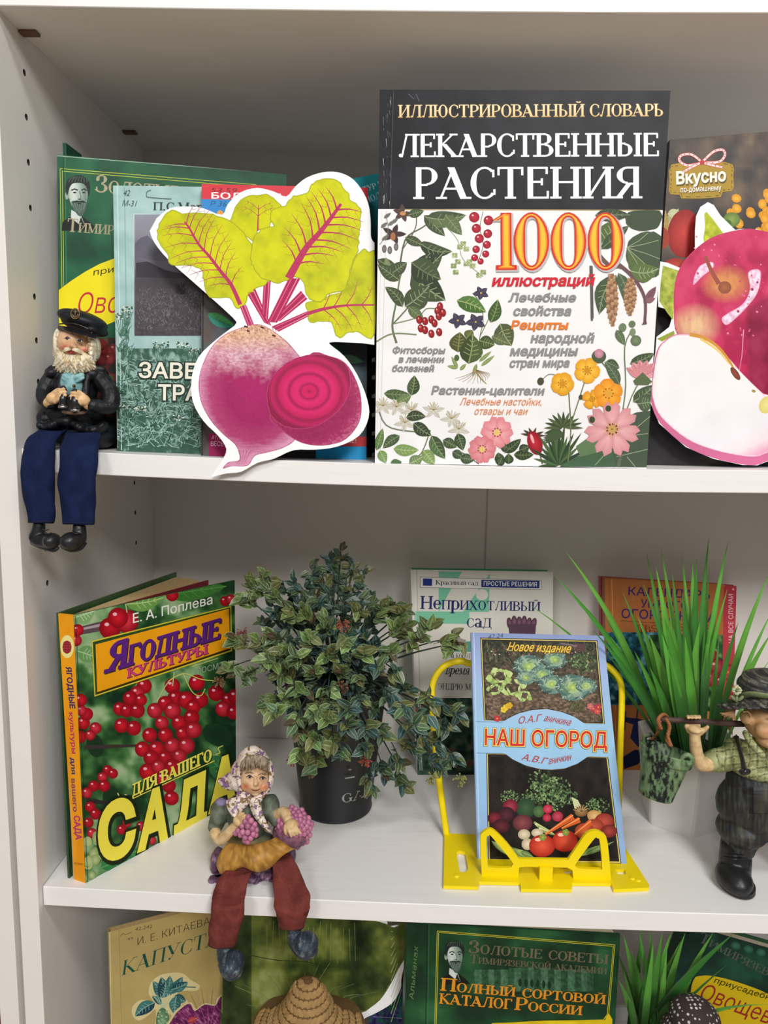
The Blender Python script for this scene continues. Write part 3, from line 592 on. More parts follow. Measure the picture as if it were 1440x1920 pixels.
def art_disease(A):
    A.z(280, 310, 3.2545)
    A.fill([(318, 108), (1340, 130), (1325, 1800), (312, 1785)], lambda x, y: ramp(fbm(x/90, y/130, 3)+x/4000, [(.25, '3b3130'), (.5, '5a4f4b'), (.72, '4e5c60'), (.95, '41545f')]), 22)
    A.poly([(318, 108), (1350, 130), (1350, 225), (318, 206)], 'cf3340'); A.poly([(318, 206), (1350, 225), (1350, 330), (318, 310)], '2f86c9')
    A.text('БОЛЕЗНИ', 380, 202, 800, 212, 38, 'f4ecec', bold=.02); A.text('53.59', 375, 165, 540, 168, 30, '5f1a26', shear=.3, bold=-.01); A.text('Р 36', 370, 250, 478, 252, 34, '1d4a70', shear=.3, bold=-.01)
    A.ell(432, 300, 20, 26, 'e39a3c')
    A.leaf(356, 905, 528, 985, 74, '4ba35a', '2f7a44', .05, '2f8f7a'); A.leaf(1170, 1168, 1308, 1200, 50, '7fb892', 'b5d5bf')
    A.leaf(1100, 1095, 1180, 1150, 40, '3f8a5c', None)
    A.poly([(362, 1636), (800, 1640), (800, 1790), (362, 1782)], '93144f'); A.text('АТЛАС', 378, 1672, 470, 1674, 24, 'e3a9c4', shear=.2); A.text('ВЕСЬ', 376, 1712, 452, 1714, 28, 'eac3d4')
    A.poly([(780, 1736), (1016, 1738), (1016, 1800), (780, 1792)], '2e2a2e'); A.poly([(1016, 1716), (1330, 1716), (1330, 1800), (1016, 1800)], '1f9ad6'); A.poly([(1000, 1652), (1330, 1656), (1330, 1716), (1000, 1712)], 'c63a40')
    A.text('ВОЛШЕ!', 1120, 1694, 1262, 1694, 26, 'f3dcdc'); A.line([(315, 100), (308, 1780)], 6, '2a6fa0'); A.line([(330, 400), (322, 1780)], 8, '2d2627')
book('plant_disease_book', 'book with red and blue bands mostly hidden behind the beetroot cutout', 1, (377, .022), (687, .045), (378, 345, .05), (690, 352), .008, '3a3638', '3a3638', '45403f', hard=False, cov=.0006, art=art_disease)

def art_teal(A):
    A.fill([(640, 320), (760, 320), (760, 870), (640, 870)], lambda x, y: ramp((y-330)/540, [(0, '2b98a5'), (.12, '23808c'), (.22, '123c46'), (.3, '10161b'), (1, '121318')]), 8)
    A.text('ТУРЦИ', 683, 361, 720, 348, 11, 'cfe6ea', 'serif'); A.text('ПОЛЕ', 687, 382, 722, 368, 12, 'bfdde2', 'serif')
    for i, y in enumerate((640, 672, 705, 740, 775, 810, 850)): A.poly([(697, y), (703, y-2), (703, y+6), (697, y+7)], 'c9c7c2')
book('travel_book', 'teal book fading to black, a strip seen between the beetroot cutout and the dictionary', 1, (650, .062), (745, .085), (655, 336, .085), (745, 318), .007, '10161b', '10161b', '1b5d68', art=art_teal, hard=False, cov=.0006)

def art_big(A):
    A.poly([(700, 160), (1262, 160), (1262, 394), (700, 391)], '1b1b20')
    A.fill([(712, 170), (1256, 172), (1250, 392), (707, 390)], lambda x, y: ramp(fbm(x/30, y/50, 4), [(.3, '19191e'), (.7, '24242a')]), 9)
    r = random.Random(5)
    for i in range(26): x = r.choice([718, 724, 730])+r.random()*3; y = r.uniform(175, 380); A.line([(x, y), (x+1, y+r.uniform(3, 16))], 1, r.choice(['6b6b70', 'a9a9ac', '55555a']), .5, up=False)
    A.up(); A.line([(735, 170), (728, 391)], 1.4, '0b0b0d'); A.line([(738, 170), (731, 391)], .8, '55555c'); A.line([(724, 395), (712, 866)], 1.4, 'cfcfd2'); A.line([(716, 395), (706, 866)], 1.2, 'd9dadd')
    A.line([(741, 393), (1238, 394.5)], 2.4, 'b09a72'); A.line([(766, 176), (776, 186), (780, 176), (786, 190)], .8, '77777c')
    A.text('ИЛЛЮСТРИРОВАННЫЙ СЛОВАРЬ', 747, 220.5, 1243, 218, 23.5, '8a6a34', 'serif', .05); A.text('ИЛЛЮСТРИРОВАННЫЙ СЛОВАРЬ', 747, 220, 1243, 217.5, 23, 'e0c48c', 'serif', grad='f3e2b8')
    A.text('ЛЕКАРСТВЕННЫЕ', 748, 294.5, 1235, 292.5, 43, 'f4f4f4', 'serif', .02); A.text('РАСТЕНИЯ', 775, 373, 1204, 371.5, 59, 'f4f4f4', 'serif', .01)
    G1, G2, G3, GV = '34402f', '46543a', '5d6e48', '8d9a76'
    A.z(700, 150, 2.526)
    L = A.leaf
    A.line([(120, 934), (150, 760), (230, 700), (300, 655), (360, 640)], 9, '5d6650', 4, sm=4); A.line([(200, 620), (200, 700), (140, 800)], 5, '5d6650', sm=4)
    for i in range(5): L(95, 730, 95+62*math.cos(i*1.257), 730+50*math.sin(i*1.257), 26, '4a3a38', '2d2222')
    A.ell(93, 742, 12, 20, 'a56b48')
    for i in range(5): L(140, 630, 140+50*math.cos(i*1.1+.2), 630+44*math.sin(i*1.1+.2), 24, '54403c', None)
    A.ell(140, 632, 14, 10, 'c08a5a')
    for (x, y) in ((52, 800), (78, 806), (108, 790)): A.ell(x, y, 11, 19, '5a5654', cin='8a8684')
    for (x, y) in ((50, 655), (70, 690), (35, 700), (40, 760), (85, 680)): L(x, y, x+34, y-26, 18, '77776f', '55554f')
    A.line([(30, 780), (70, 720), (60, 640)], 3, '6d6d66', sm=3)
    L(215, 770, 375, 812, 66, G2, GV, .12, G1); L(150, 745, 240, 785, 46, G2, GV); L(190, 905, 270, 820, 50, G1, GV); L(20, 850, 130, 920, 60, G2, GV); L(70, 900, 60, 840, 30, '77855c', GV)
    L(240, 640, 340, 740, 60, G2, GV); L(250, 650, 440, 640, 80, G2, GV, .08, G3); L(340, 640, 420, 735, 62, G3, GV); L(165, 640, 240, 620, 44, G2, GV); L(190, 960, 330, 820, 80, G1, GV, 0, G2)
    A.line([(340, 690), (400, 760), (425, 850), (520, 930)], 3, '7f8f62', sm=4)
    r = random.Random(8)
    for (x, y) in [(410, 790), (440, 800), (385, 830), (400, 860), (380, 880), (440, 870), (470, 880), (390, 910), (500, 925), (520, 910), (455, 860), (425, 775)]:
        for q in range(4): A.ell(x+(q % 2)*13-6, y+(q//2)*11-5, 8, 7, r.choice(['9fae7e', '8a9c68', 'b5c096']), n=8, up=False)
        A.up(); A.ell(x, y, 3, 3, 'd9d6a0', n=6)
    A.line([(520, 622), (505, 700), (520, 780), (500, 850)], 3, '6e7048', sm=4)
    for (x, y, q) in [(478, 650, 25), (545, 665, 23), (488, 703, 22), (542, 728, 21), (502, 751, 22), (538, 780, 19), (487, 802, 18), (532, 824, 17), (480, 842, 17), (508, 859, 15)]: A.berry(x, y, q, '8e1226', 'c22a42', 'f0c3c8')
    A.z(700, 500, 2.526)
    A.line([(110, 362), (90, 280), (110, 160), (125, 60), (150, -20)], 11, '6a7658', 5, sm=4); A.line([(15, 355), (90, 318), (205, 322)], 7, '7a8666', sm=4); A.line([(90, 275), (150, 210), (190, 160)], 7, '6a7658', sm=3); A.line([(100, 270), (210, 240), (250, 200), (300, 200)], 5, '7a8666', sm=3)
    L(125, 65, 20, -10, 66, G2, GV); L(90, 30, 160, -20, 60, G2, GV); L(180, 30, 342, 160, 130, G1, GV, .05, G2); L(150, 190, 265, 90, 110, G2, GV, .05); L(140, 190, 55, 95, 60, G2, GV, .1); L(165, 190, 240, 255, 50, G3, GV); L(180, -20, 320, 60, 120, G2, '6d7a55', .05, G1)
    for (x, y) in [(316, 188), (304, 210), (330, 218), (310, 235), (218, 252), (245, 258), (275, 250), (290, 268), (225, 292), (245, 300), (275, 318), (312, 310)]: A.ell(x, y, 15, 20, '7a1518', -8, 12, 'b23036'); A.ell(x-4, y-7, 3, 5, 'e8b0a8', n=6)
    A.line([(470, 125), (510, 180), (520, 260), (505, 330), (495, 440)], 4, '6f7c52', sm=4); A.line([(505, 330), (545, 250), (570, 190)], 4, '6f7c52', sm=3)
    L(395, 160, 535, 215, 76, '567a3e', 'a9b97c', -.05, '44682f'); L(555, 265, 590, 155, 62, '3f5a30', '8fa066', .05); L(400, 405, 410, 310, 90, '50542f', '8f9058'); L(440, 340, 470, 300, 50, '5c6238', '8f9058'); L(450, 460, 470, 320, 110, '3c4a2c', '93a06a', .04, '4e5e38')
    L(500, 350, 575, 370, 66, '44552f', '93a06a'); L(600, 270, 655, 375, 100, '525c3c', '98a274', .06); L(560, 330, 640, 365, 50, '5f6a48', '98a274')
    for (x, y, s) in [(510, 125, 40), (400, 255, 46), (485, 262, 50)]:
        for i in range(5): a = i*1.257+.5; L(x, y, x+s*math.cos(a), y+s*.85*math.sin(a), s*.62, '3d3a4c', '5c586e')
        A.ell(x, y, 5, 5, 'c9a24a', n=7)
    for (x, y, x2, y2) in [(500, 450, 560, 400), (490, 460, 470, 520), (510, 470, 575, 420), (400, 480, 370, 425), (400, 480, 350, 470), (410, 490, 440, 460)]: L(x, y, x2, y2, 18, '7c8f54', 'b9c28a')
    A.ell(395, 432, 12, 15, '4c6238')
    for i in range(12): a = .2+i*.22; A.line([(490, 490), (490+60*math.cos(a), 500+30*math.sin(a)), (490+(120 if i > 5 else 60)*math.cos(a), 505+50*math.sin(a))], 3, '9b8a6c', 1, sm=3, up=False)
    A.up(); A.line([(480, 490), (510, 530), (535, 555)], 9, 'a08a5e', 3)
    # foot of the cover: white clematis, rose, rose hip, orange and pink flowers
    L(180, 610, 195, 515, 60, '4a5c3c', '8fa074', .04, '3c4c30'); L(50, 600, 175, 605, 50, '4f6240', '8fa074', .03); L(110, 650, 180, 610, 46, '6b8052', 'a0b080')
    A.line([(15, 640), (60, 750), (180, 780), (270, 775)], 6, '6e7a62', sm=4); A.line([(270, 775), (230, 880), (180, 920)], 5, '5c6a4a', sm=3)
    for (x, y) in [(45, 660), (110, 665), (150, 740), (180, 680), (285, 680), (370, 720), (405, 770)]:
        for i in range(5): a = i*1.257+x; L(x, y, x+55*math.cos(a), y+42*math.sin(a), 22, 'd2cfc2', '9d9a8c')
        for i in range(8): a = i*.8; A.line([(x, y), (x+26*math.cos(a), y-22+20*math.sin(a))], 2, 'a08e56', up=False)
        A.up()
    L(155, 715, 250, 710, 50, '3d4a36', GV, -.08); L(190, 740, 275, 800, 60, '3c4835', GV, .05); L(275, 800, 340, 910, 66, '45573c', '8fa074', .04, '55704a'); L(330, 820, 395, 855, 50, '46583c', GV); L(400, 790, 425, 870, 54, '40523a', GV); L(375, 875, 425, 905, 44, '40523a', GV); L(410, 905, 480, 915, 50, '42553a', GV)
    L(95, 862, 215, 868, 56, '7c9a5c', 'b5c492', .04); L(235, 870, 290, 935, 62, '7c965a', 'b5c492'); L(170, 935, 235, 900, 56, '70845a', 'b5c492'); L(125, 800, 45, 860, 50, '4a5c40', '8fa074', .06); L(15, 870, 45, 765, 40, '5c7a4a', 'a5b584'); L(30, 870, 60, 930, 46, '74925a', 'b5c492'); L(80, 935, 135, 925, 40, '55704a', None)
    A.line([(395, 870), (440, 890), (500, 935)], 4, '55664a')
    for (x0, y0, x1, y1) in [(600, 930, 590, 880), (640, 935, 640, 885), (620, 880, 700, 815), (665, 890, 760, 890), (640, 860, 600, 850), (690, 870, 740, 850), (590, 940, 610, 900)]: L(x0, y0, x1, y1, 46, '36452e', '7d8c66', .03)
    A.flower(585, 785, 76, 5, 'd9848c', 'e9a7ab', 'e0c070', 20, 1.05, .2, True); A.flower(515, 865, 66, 5, 'cf7880', 'e39aa0', 'e0c070', 50, 1.05, .22, True)
    for a in (0, .5, 1.0, 1.6, 2.4, 2.9): L(755, 800, 755+60*math.cos(a-2.9), 800+40*math.sin(a-2.9), 12, '4b3a2c', None)
    A.ell(765, 835, 34, 58, '8e1626', -18, 20, 'c0303f'); A.ell(752, 815, 7, 24, 'e7a9a9', -18, 10); A.line([(790, 890), (800, 935)], 5, '5a4632')
    for i in range(16):
        a = -math.pi/2+(i-8)*.2; q = 1+(i*7 % 5)*.12; L(880, 940, 880+100*q*math.cos(a), 940+150*q*math.sin(a), 17, ('3c5233', '4d6640', '2f4430')[i % 3], None)
    for i in range(12): a = -math.pi/2+(i-6)*.3; L(900, 760, 900+95*math.cos(a), 770+85*math.sin(a), 15, ('3c4c34', '55603f')[i % 2], None)
    for i in range(10): a = math.pi+.3-i*.17; L(900, 800, 900+100*math.cos(a), 820-60*math.sin(a), 14, '46583a', None)
    A.line([(920, 930), (935, 780), (925, 590)], 5, '6e7a52', sm=3); A.line([(930, 760), (970, 640), (1005, 530)], 5, '6e7a52', sm=3); A.line([(1180, 690), (1195, 560), (1190, 380), (1225, 300)], 5, '66785a', sm=3); A.line([(1195, 690), (1245, 570), (1330, 470)], 5, '66785a', sm=3); A.line([(1170, 560), (1080, 450)], 5, '66785a')
    A.line([(870, 515), (830, 510), (795, 540)], 3, '6e6a52', sm=3); A.ell(792, 543, 16, 18, '4c4a3c'); A.ell(983, 618, 11, 12, '4c4a3c')
    A.flower(895, 555, 54, 5, 'd8961e', 'efbc40', 'c98a20', 10, 1.05, .28); A.flower(1012, 492, 60, 5, 'dd9c22', 'f2c148', 'c98a20', 80, 1.0, .25); A.flower(1035, 628, 46, 4, 'd9901e', 'eeb43c', 'c98a20', 30, 1.1, .2); A.flower(1112, 600, 68, 5, 'e08a22', 'f2ad3e', 'd9a23a', 50, 1.0, .26)
    A.poly([(1180, 720), (1245, 690), (1330, 680), (1330, 950), (1120, 948), (1130, 860)], '4a5848'); A.poly([(880, 948), (960, 900), (1050, 870), (1130, 880), (1150, 948)], '47624a'); A.poly([(960, 850), (1030, 800), (1080, 830), (1060, 880), (980, 900)], '5f7a54')
    for (a_, b_) in [((1130, 860), (1320, 700)), ((1150, 900), (1320, 860)), ((1130, 850), (1050, 940)), ((1180, 820), (1220, 700)), ((1200, 900), (1240, 948)), ((1220, 800), (1300, 790))]: A.line([a_, b_], 3, '9aa888')
    A.line([(1160, 948), (1175, 870), (1140, 800)], 16, '5f6a58', 8)
    L(1230, 640, 1330, 560, 70, '4a5a40', '93a07c', .05); L(1250, 650, 1330, 640, 80, '50604a', '93a07c'); L(1215, 460, 1330, 410, 56, '44533a', '8a9876', .05); L(1150, 300, 1190, 370, 40, '5a6c4c', '8a9876'); L(1100, 450, 1165, 480, 50, '44573c', '8a9876'); L(1165, 560, 1095, 450, 50, '50604a', '8a9876', .05)
    A.ell(1180, 288, 18, 20, '6b7f60'); A.ell(1225, 272, 16, 16, '66785a'); A.ell(1228, 310, 14, 18, '7a8c6a'); A.ell(1243, 350, 25, 25, '5c6c50', cin='7a8c68')
    A.ell(1068, 425, 34, 32, '4c5a40'); A.ell(1068, 412, 22, 22, 'b4788a', cin='d097a5')
    for i in range(6): a = -2.6+i*.42; L(1275, 520, 1275+90*math.cos(a), 520+80*math.sin(a), 46, 'cf8a90', 'b06a74', 0, 'dca0a4')
    A.poly([(1230, 540), (1275, 500), (1320, 545), (1300, 560), (1240, 560)], '5a6a4a')
    A.flower(1130, 770, 132, 7, 'cf8c92', 'e4b0b2', 'b9a060', 12, .62, .14, True)
    for i in range(14): a = i*.45; A.line([(1130, 770), (1130+42*math.cos(a), 770+42*math.sin(a))], 3, 'c9a05a', up=False)
    A.up(); A.ell(1035, 725, 14, 16, '3f4c34'); A.ell(1112, 672, 14, 15, '3f4c34')
    # the big leaf, catkins and 1000
    A.z(700, 150, 2.526)
    A.poly(jag([(1195, 640), (1250, 620), (1360, 622), (1352, 690), (1290, 712), (1215, 700)], 4), '3e4c38'); L(1050, 640, 1215, 640, 60, '3a4834', '7c8a68'); L(1070, 790, 1160, 660, 110, '55663c', '9aa878', .03); L(1080, 800, 1210, 690, 60, '3f4f36', '7c8a68')
    A.poly(jag([(1198, 790), (1240, 740), (1300, 715), (1360, 740), (1368, 810), (1360, 900), (1330, 935), (1260, 935), (1210, 890)], 5), '445540'); A.poly([(1200, 800), (1290, 870), (1330, 935), (1260, 935), (1210, 890)], '57683e')
    for e in [(1300, 725), (1350, 760), (1360, 850), (1330, 930), (1270, 930)]: A.line([(1200, 795), ((1200+e[0])/2+10, (795+e[1])/2), e], 2.5, '9fae88', up=False)
    A.up(); A.line([(1060, 820), (1120, 880), (1180, 890), (1250, 960)], 20, '6b564e', 10, sm=4); A.line([(1030, 880), (1035, 1140)], 13, '5c5650', 9)
    A.z(700, 500, 2.526)
    A.line([(1150, -20), (1230, 50), (1285, 150), (1285, 265)], 17, '6b4e52', 12, sm=4); A.line([(1032, 0), (1036, 245)], 13, '5c5650')
    L(1150, 40, 1070, 225, 90, '45563c', '8a9876', .1); L(1160, 30, 1200, 190, 60, '4d6044', '8a9876', -.1); L(1215, 20, 1350, 10, 90, '5c7040', '9fae88', .12)
    L(1290, 165, 1338, 95, 36, '7d5560', '5c3a44'); L(1290, 165, 1335, 150, 26, '8a6068', None); A.poly([(1270, 275), (1290, 245), (1295, 272)], '6b4e52')
    for (x0, y0, x1, y1) in ((1125, 40, 1130, 275), (1215, 60, 1212, 225)):
        for i in range(20):
            t = i/19; x = x0+(x1-x0)*t; y = y0+(y1-y0)*t; w = 32*math.sin(math.pi*(.15+.75*t))
            for q in (-1, 0, 1): A.ell(x+q*w*.6+(i % 2)*4, y, w*.38, 8, ('a57e5e', '8a6248', 'b8936e')[(i+q) % 3], n=7, up=False)
            A.up()
    # wording
    T = lambda t, x0, y0, x1, y1, h, c='8b8b8d', sh=.22: A.text(t, x0, y0, x1, y1, h, c, bold=.036, shear=sh)
    A.poly([(560, 45), (1055, 45), (1055, 110), (560, 110)], 'ecebec') if False else None
    T('иллюстраций', 563, 92, 1050, 90, 50, 'c92233'); T('Лечебные', 641, 166, 963, 166, 40); T('свойства', 662, 231, 940, 231, 42); T('Рецепты', 653, 296, 925, 297, 40, 'dd7a2e'); T('народной', 746, 359, 1048, 360, 44); T('медицины', 648, 421, 970, 421, 44); T('стран мира', 644, 476, 932, 475, 40)
    T('Фитосборы', 90, 410, 342, 412, 30); T('в лечении', 120, 453, 337, 454, 30); T('болезней', 88, 496, 290, 497, 30); T('Растения-целители', 276, 604, 812, 607, 38)
    A.text('Лечебные настойки,', 408, 655, 805, 657, 34, 'd9824a', shear=.3); A.text('отвары и чаи', 476, 700, 735, 701, 34, 'd9824a', shear=.3)
    A.z(700, 150, 2.526)
    for i, x in enumerate((568, 670, 845, 1020)):
        ch = '1' if i == 0 else '0'; w = (672-568) if i == 0 else (828-670)
        A.text(ch, x+6, 903, x+w+6, 902, 262, 'b9b6b6', 'serif', .06); A.text(ch, x, 897, x+w, 896, 262, 'cc301f', 'serif', .035); A.text(ch, x, 897, x+w, 896, 262, 'e8882a', 'serif', -.025); A.text(ch, x, 897, x+w, 896, 262, 'f4bc34', 'serif', -.075)
book('plant_dictionary', 'tall black and white hardcover dictionary of medicinal plants with big 1000', 1, (703, .014), (1212, .014), (712, 168, .02), (1257, 170), .028, '1d1d22', '1d1d22', 'ecebec', art=art_big)

def art_cook(A):
    A.z(1200, 240, 2.909)
    A.fill([(100, 60), (1000, 0), (1000, 1900), (20, 1860)], lambda x, y: ramp(fbm(x/120, y/120, 3)-y/6000, [(.2, '343236'), (.45, '47423f'), (.65, '67594e'), (.8, '8a7a68')]), 26)
    A.text('Б. 34', 165, 108, 255, 100, 24, '5a4a42', shear=.3, bold=-.01); A.text('п.', 165, 160, 195, 158, 20, '5a4a42', shear=.3)
    L = A.leaf; L(130, 560, 210, 440, 60, '9aa06a', 'c9cca0'); L(150, 470, 225, 460, 50, 'b9bd92', 'dcdcc0'); L(120, 640, 140, 450, 50, 'a88c4c', 'd0b878')
    A.ell(240, 575, 90, 132, '8e1e1c', 5, 24, 'c2403a'); A.ell(195, 770, 80, 60, '9a2a22', 0, 20, 'c8553e'); A.ell(120, 600, 40, 60, 'a03c2c')
    for i in range(40): a = rnd.random()*6.3; q = rnd.random()**.5; A.ell(680+170*q*math.cos(a)*1.1, 440+130*q*math.sin(a), 28, 24, 'd08a1e', rnd.random()*90, 10, 'efb640', up=True)
    A.ell(500, 500, 46, 40, '5c7a34', cin='8aa052'); A.ell(470, 520, 30, 20, '4a6a2c')
    A.poly([(170, 200), (225, 190), (300, 205), (460, 185), (505, 200), (512, 225), (508, 260), (512, 320), (500, 345), (450, 350), (440, 378), (330, 386), (225, 385), (215, 365), (165, 362), (155, 340), (160, 300), (158, 235)], 'a88a2e')
    pts = [(172, 212), (235, 205), (455, 196), (500, 214), (500, 250), (500, 318), (490, 336), (440, 342), (430, 368), (330, 376), (232, 374), (222, 355), (172, 350), (166, 330), (170, 290), (168, 235)]
    sp = smoothp(pts, 4)
    for i in range(0, len(sp)-1, 2): A.line([sp[i], sp[i+1]], 4, '5c4a22', up=False)
    A.up()
    for p in [[(335, 185), (280, 145), (225, 150), (215, 180), (260, 205), (335, 190)], [(340, 185), (400, 130), (450, 120), (462, 150), (430, 185), (345, 190)], [(330, 190), (270, 220), (235, 240)], [(345, 190), (400, 205), (450, 215)]]:
        A.line(p, 17, 'c03a3e', sm=4); A.line(p, 11, 'ead9d6', sm=4)
        s2 = smoothp(p, 5, False)
        for i in range(0, len(s2), 2): A.ell(s2[i][0], s2[i][1], 3.5, 3.5, 'b02a32', n=6, up=False)
        A.up()
    A.ell(338, 188, 14, 14, 'b8383c')
    A.text('Вкусно', 200, 310, 470, 292, 66, '5a4a20', bold=.05, shear=.05, dx=3, dy=4); A.text('Вкусно', 200, 306, 470, 288, 66, 'f4efe2', bold=.035, shear=.05)
    A.text('по-домашнему', 222, 354, 443, 342, 30, '5a4a20', bold=.03, dx=2, dy=2); A.text('по-домашнему', 222, 352, 443, 340, 30, 'f0ead8', bold=.015)
book('cookbook', 'dark cookbook with yellow badge and red bow, behind the apple cutout', 1, (1213, .05), (1500, .045), (1256, 262, .06), (1520, 240), .012, '3c3a3d', '3c3a3d', '3c3a3d', art=art_cook)

# paper beetroot
def art_beet(A):
    L1 = [(50, 400), (80, 320), (140, 275), (220, 300), (330, 290), (440, 320), (520, 360), (590, 430), (640, 530), (700, 640), (735, 700), (690, 735), (640, 760), (600, 790), (590, 840), (530, 870), (490, 810), (370, 800), (330, 700), (320, 640), (240, 610), (130, 605), (110, 540), (60, 470)]
    L2 = [(495, 330), (520, 260), (580, 200), (680, 178), (740, 190), (800, 240), (790, 270), (740, 330), (730, 380), (660, 400), (650, 470), (600, 440), (570, 410), (500, 360)]
    L3 = [(620, 570), (630, 480), (640, 430), (700, 385), (760, 370), (740, 330), (760, 270), (830, 245), (880, 190), (960, 170), (1000, 110), (1080, 85), (1150, 100), (1210, 170), (1230, 220), (1280, 250), (1290, 330), (1280, 420), (1270, 520), (1240, 600), (1215, 690), (1190, 760), (1100, 780), (1060, 830), (1000, 825), (960, 790), (940, 710), (900, 680), (840, 700), (780, 720), (740, 700), (690, 690), (640, 630)]
    L4 = [(960, 840), (1060, 820), (1110, 790), (1190, 760), (1220, 680), (1250, 580), (1300, 515), (1345, 530), (1374, 560), (1372, 1028), (1280, 1020), (1210, 1020), (1150, 1050), (1110, 960), (1040, 950), (980, 960), (970, 900)]
    def lf(pts, dark, seed):
        q = jag(pts, 7, 4, seed); c = np.mean(pts, 0)
        A.fill(q, lambda x, y: ramp(fbm(x/75, y/75, seed)-dark+.06*(fbm(x/9, y/9, seed)-.5), [(.1, 'a3a808'), (.4, 'bcc004'), (.6, 'c8ca02'), (.9, 'd0d20c')]), 8, edge='b9bf10'); A.loop(q, 5, 'a0a60c')
    def vein(m, side, w, col='b3305a', c2='9d5a34'):
        m = smoothp(m, 4, False); A.line(m, w*.35, col, w, up=True)
        n = len(m)
        for i in range(2, n-3, 2):
            d = m[min(i+1, n-1)]-m[i-1]; d = d/np.hypot(*d); nn = np.array([-d[1], d[0]]); ln = side*math.sin(math.pi*(.15+.8*i/n))
            for sg in (-1, 1):
                p1 = m[i]+nn*sg*ln*.45-d*ln*.35; p2 = m[i]+nn*sg*ln-d*ln*.55
                A.line([m[i], p1, p2], w*.22+1.5, col, 1.2, sm=3, up=False)
                for k in (.35, .7): s = m[i]+(p2-m[i])*k; A.line([s, s+nn*sg*ln*.12-d*ln*.28], 2.2, c2, 1, up=False); A.line([s, s+nn*sg*ln*.25+d*ln*.1], 2, c2, 1, up=False)
            A.up()
    def stem(p, c='b01f55', hi='d97a9c'):
        A.poly(p, c); p = np.array(p, float); k = len(p)//2; a = p[:k]; b = p[k:][::-1][:k]
        for t in (.25, .5, .75): A.line(a+(b-a)*t, 4, (hi, '8a1440', 'e3a0b5')[int(t*4)-1], 2, up=False)
        A.up()
    stem([(600, 790), (700, 960), (745, 980), (645, 750)]); stem([(698, 705), (686, 900), (724, 940), (742, 700)]); stem([(925, 765), (742, 955), (800, 950), (965, 815)])
    lf(L2, .1, 5); vein([(668, 240), (664, 310), (662, 400)], 105, 10); lf(L4, .08, 9); vein([(1372, 852), (1200, 855), (1060, 878), (965, 905)], 165, 24)
    lf(L1, .0, 2); vein([(215, 345), (245, 385), (300, 480), (370, 560), (430, 640), (500, 730), (555, 850)], 190, 26)
    stem([(965, 890), (745, 985), (790, 1015), (970, 922)]); stem([(850, 690), (720, 955), (780, 960), (922, 690)]); lf(L3, -.02, 7); vein([(1170, 235), (1110, 320), (1040, 410), (960, 500), (900, 600), (850, 690)], 212, 50)
    stem([(552, 862), (598, 980), (640, 975), (590, 850)], 'b8356a')
    B = smoothp([(580, 985), (680, 972), (790, 1035), (880, 1120), (950, 1240), (960, 1500), (900, 1660), (820, 1722), (720, 1752), (645, 1772), (600, 1832), (500, 1836), (450, 1850), (482, 1812), (548, 1800), (545, 1750), (520, 1700), (450, 1640), (370, 1550), (312, 1430), (305, 1290), (360, 1140), (450, 1040)], 4)
    def body(x, y):
        cx = 620; r = np.sqrt(((x-640)/340)**2+((y-1370)/400)**2); s = fbm(x/55, y/6, 3); s2 = fbm(x/12, y/7, 4)
        top = np.clip((1290-y+60*(fbm(x/40, y/40, 8)-.5)*3)/130, 0, 1)*np.clip(1.25-abs(x-620)/330, 0, 1)*(.55+.45*s)
        c = ramp(r+.12*(s-.5), [(0, 'a51c62'), (.5, '9a1a5a'), (.8, 'a83a6c'), (1, 'cf8fae')]); c = c*(.85+.3*s2)[:, None]
        c = c*(1-top[:, None])+ramp(s2, [(.3, 'c88f9c'), (.7, 'e8cdd6')])*top[:, None]
        cr = np.clip((1120-y+50*s)/110, 0, 1)[:, None]; c = c*(1-cr)+ramp(s2, [(.2, 'a8784e'), (.5, 'd8ab8f'), (.8, 'e9cbb4')])*cr
        return c
    A.fill(B, body, 5, edge='a8456f')
    for (x, y) in [(590, 985), (600, 1010), (760, 1040), (690, 990)]: A.ell(x, y, 14, 6, '4a2018', 20, 8)
    for i in range(14): A.line([(560+i*16, 992+(i % 3)*5), (566+i*16, 1012+(i % 4)*6)], 4, ('8a3a2a', 'b5626a', 'd9a08a')[i % 3], 1, up=False)
    A.up()
    for i in range(8): A.line([(550+i*12, 1740), (560+i*6, 1780), (530+i*8, 1825)], 3, ('7a1240', 'c25a8a')[i % 2], 1, up=False)
    A.up()
    A.fill(smoothp([(960, 1165), (1100, 1165), (1200, 1210), (1270, 1330), (1295, 1450), (1280, 1570), (1200, 1670), (1100, 1705), (1000, 1708), (900, 1680), (790, 1600), (740, 1500)], 4), lambda x, y: ramp(fbm(x/10, y/7, 4)*.5+.4*np.clip((np.hypot(x-980, y-1420)-240)/100, 0, 1)+.05, [(.15, '8a1648'), (.5, 'a0285c'), (.8, 'cf7a9c')]), 6, edge='a8406c')
    S = smoothp([(718, 1400), (745, 1300), (840, 1205), (960, 1160), (1080, 1160), (1190, 1205), (1225, 1290), (1215, 1400), (1150, 1500), (1040, 1580), (930, 1607), (820, 1590), (740, 1520)], 4)
    def rings(x, y):
        r = np.hypot((x-975)/255, (y-1380)/225); n = .02*(fbm(x/14, y/14, 2)-.5)
        return ramp(r+n, [(0, '8a0c40'), (.06, 'c01458'), (.16, 'c8125c'), (.2, '9c0c48'), (.26, 'd2206a'), (.42, 'c81860'), (.48, '940c46'), (.56, 'cf1e66'), (.72, 'b81456'), (.78, '920e44'), (.9, 'b4185a'), (1.0, '86103f')])*(.9+.25*fbm(x/5, y/5, 6))[:, None]
    A.poly(S, '5f0c34'); A.fill(S, rings, 5); A.loop(S[::2], 4, 'b53a70')
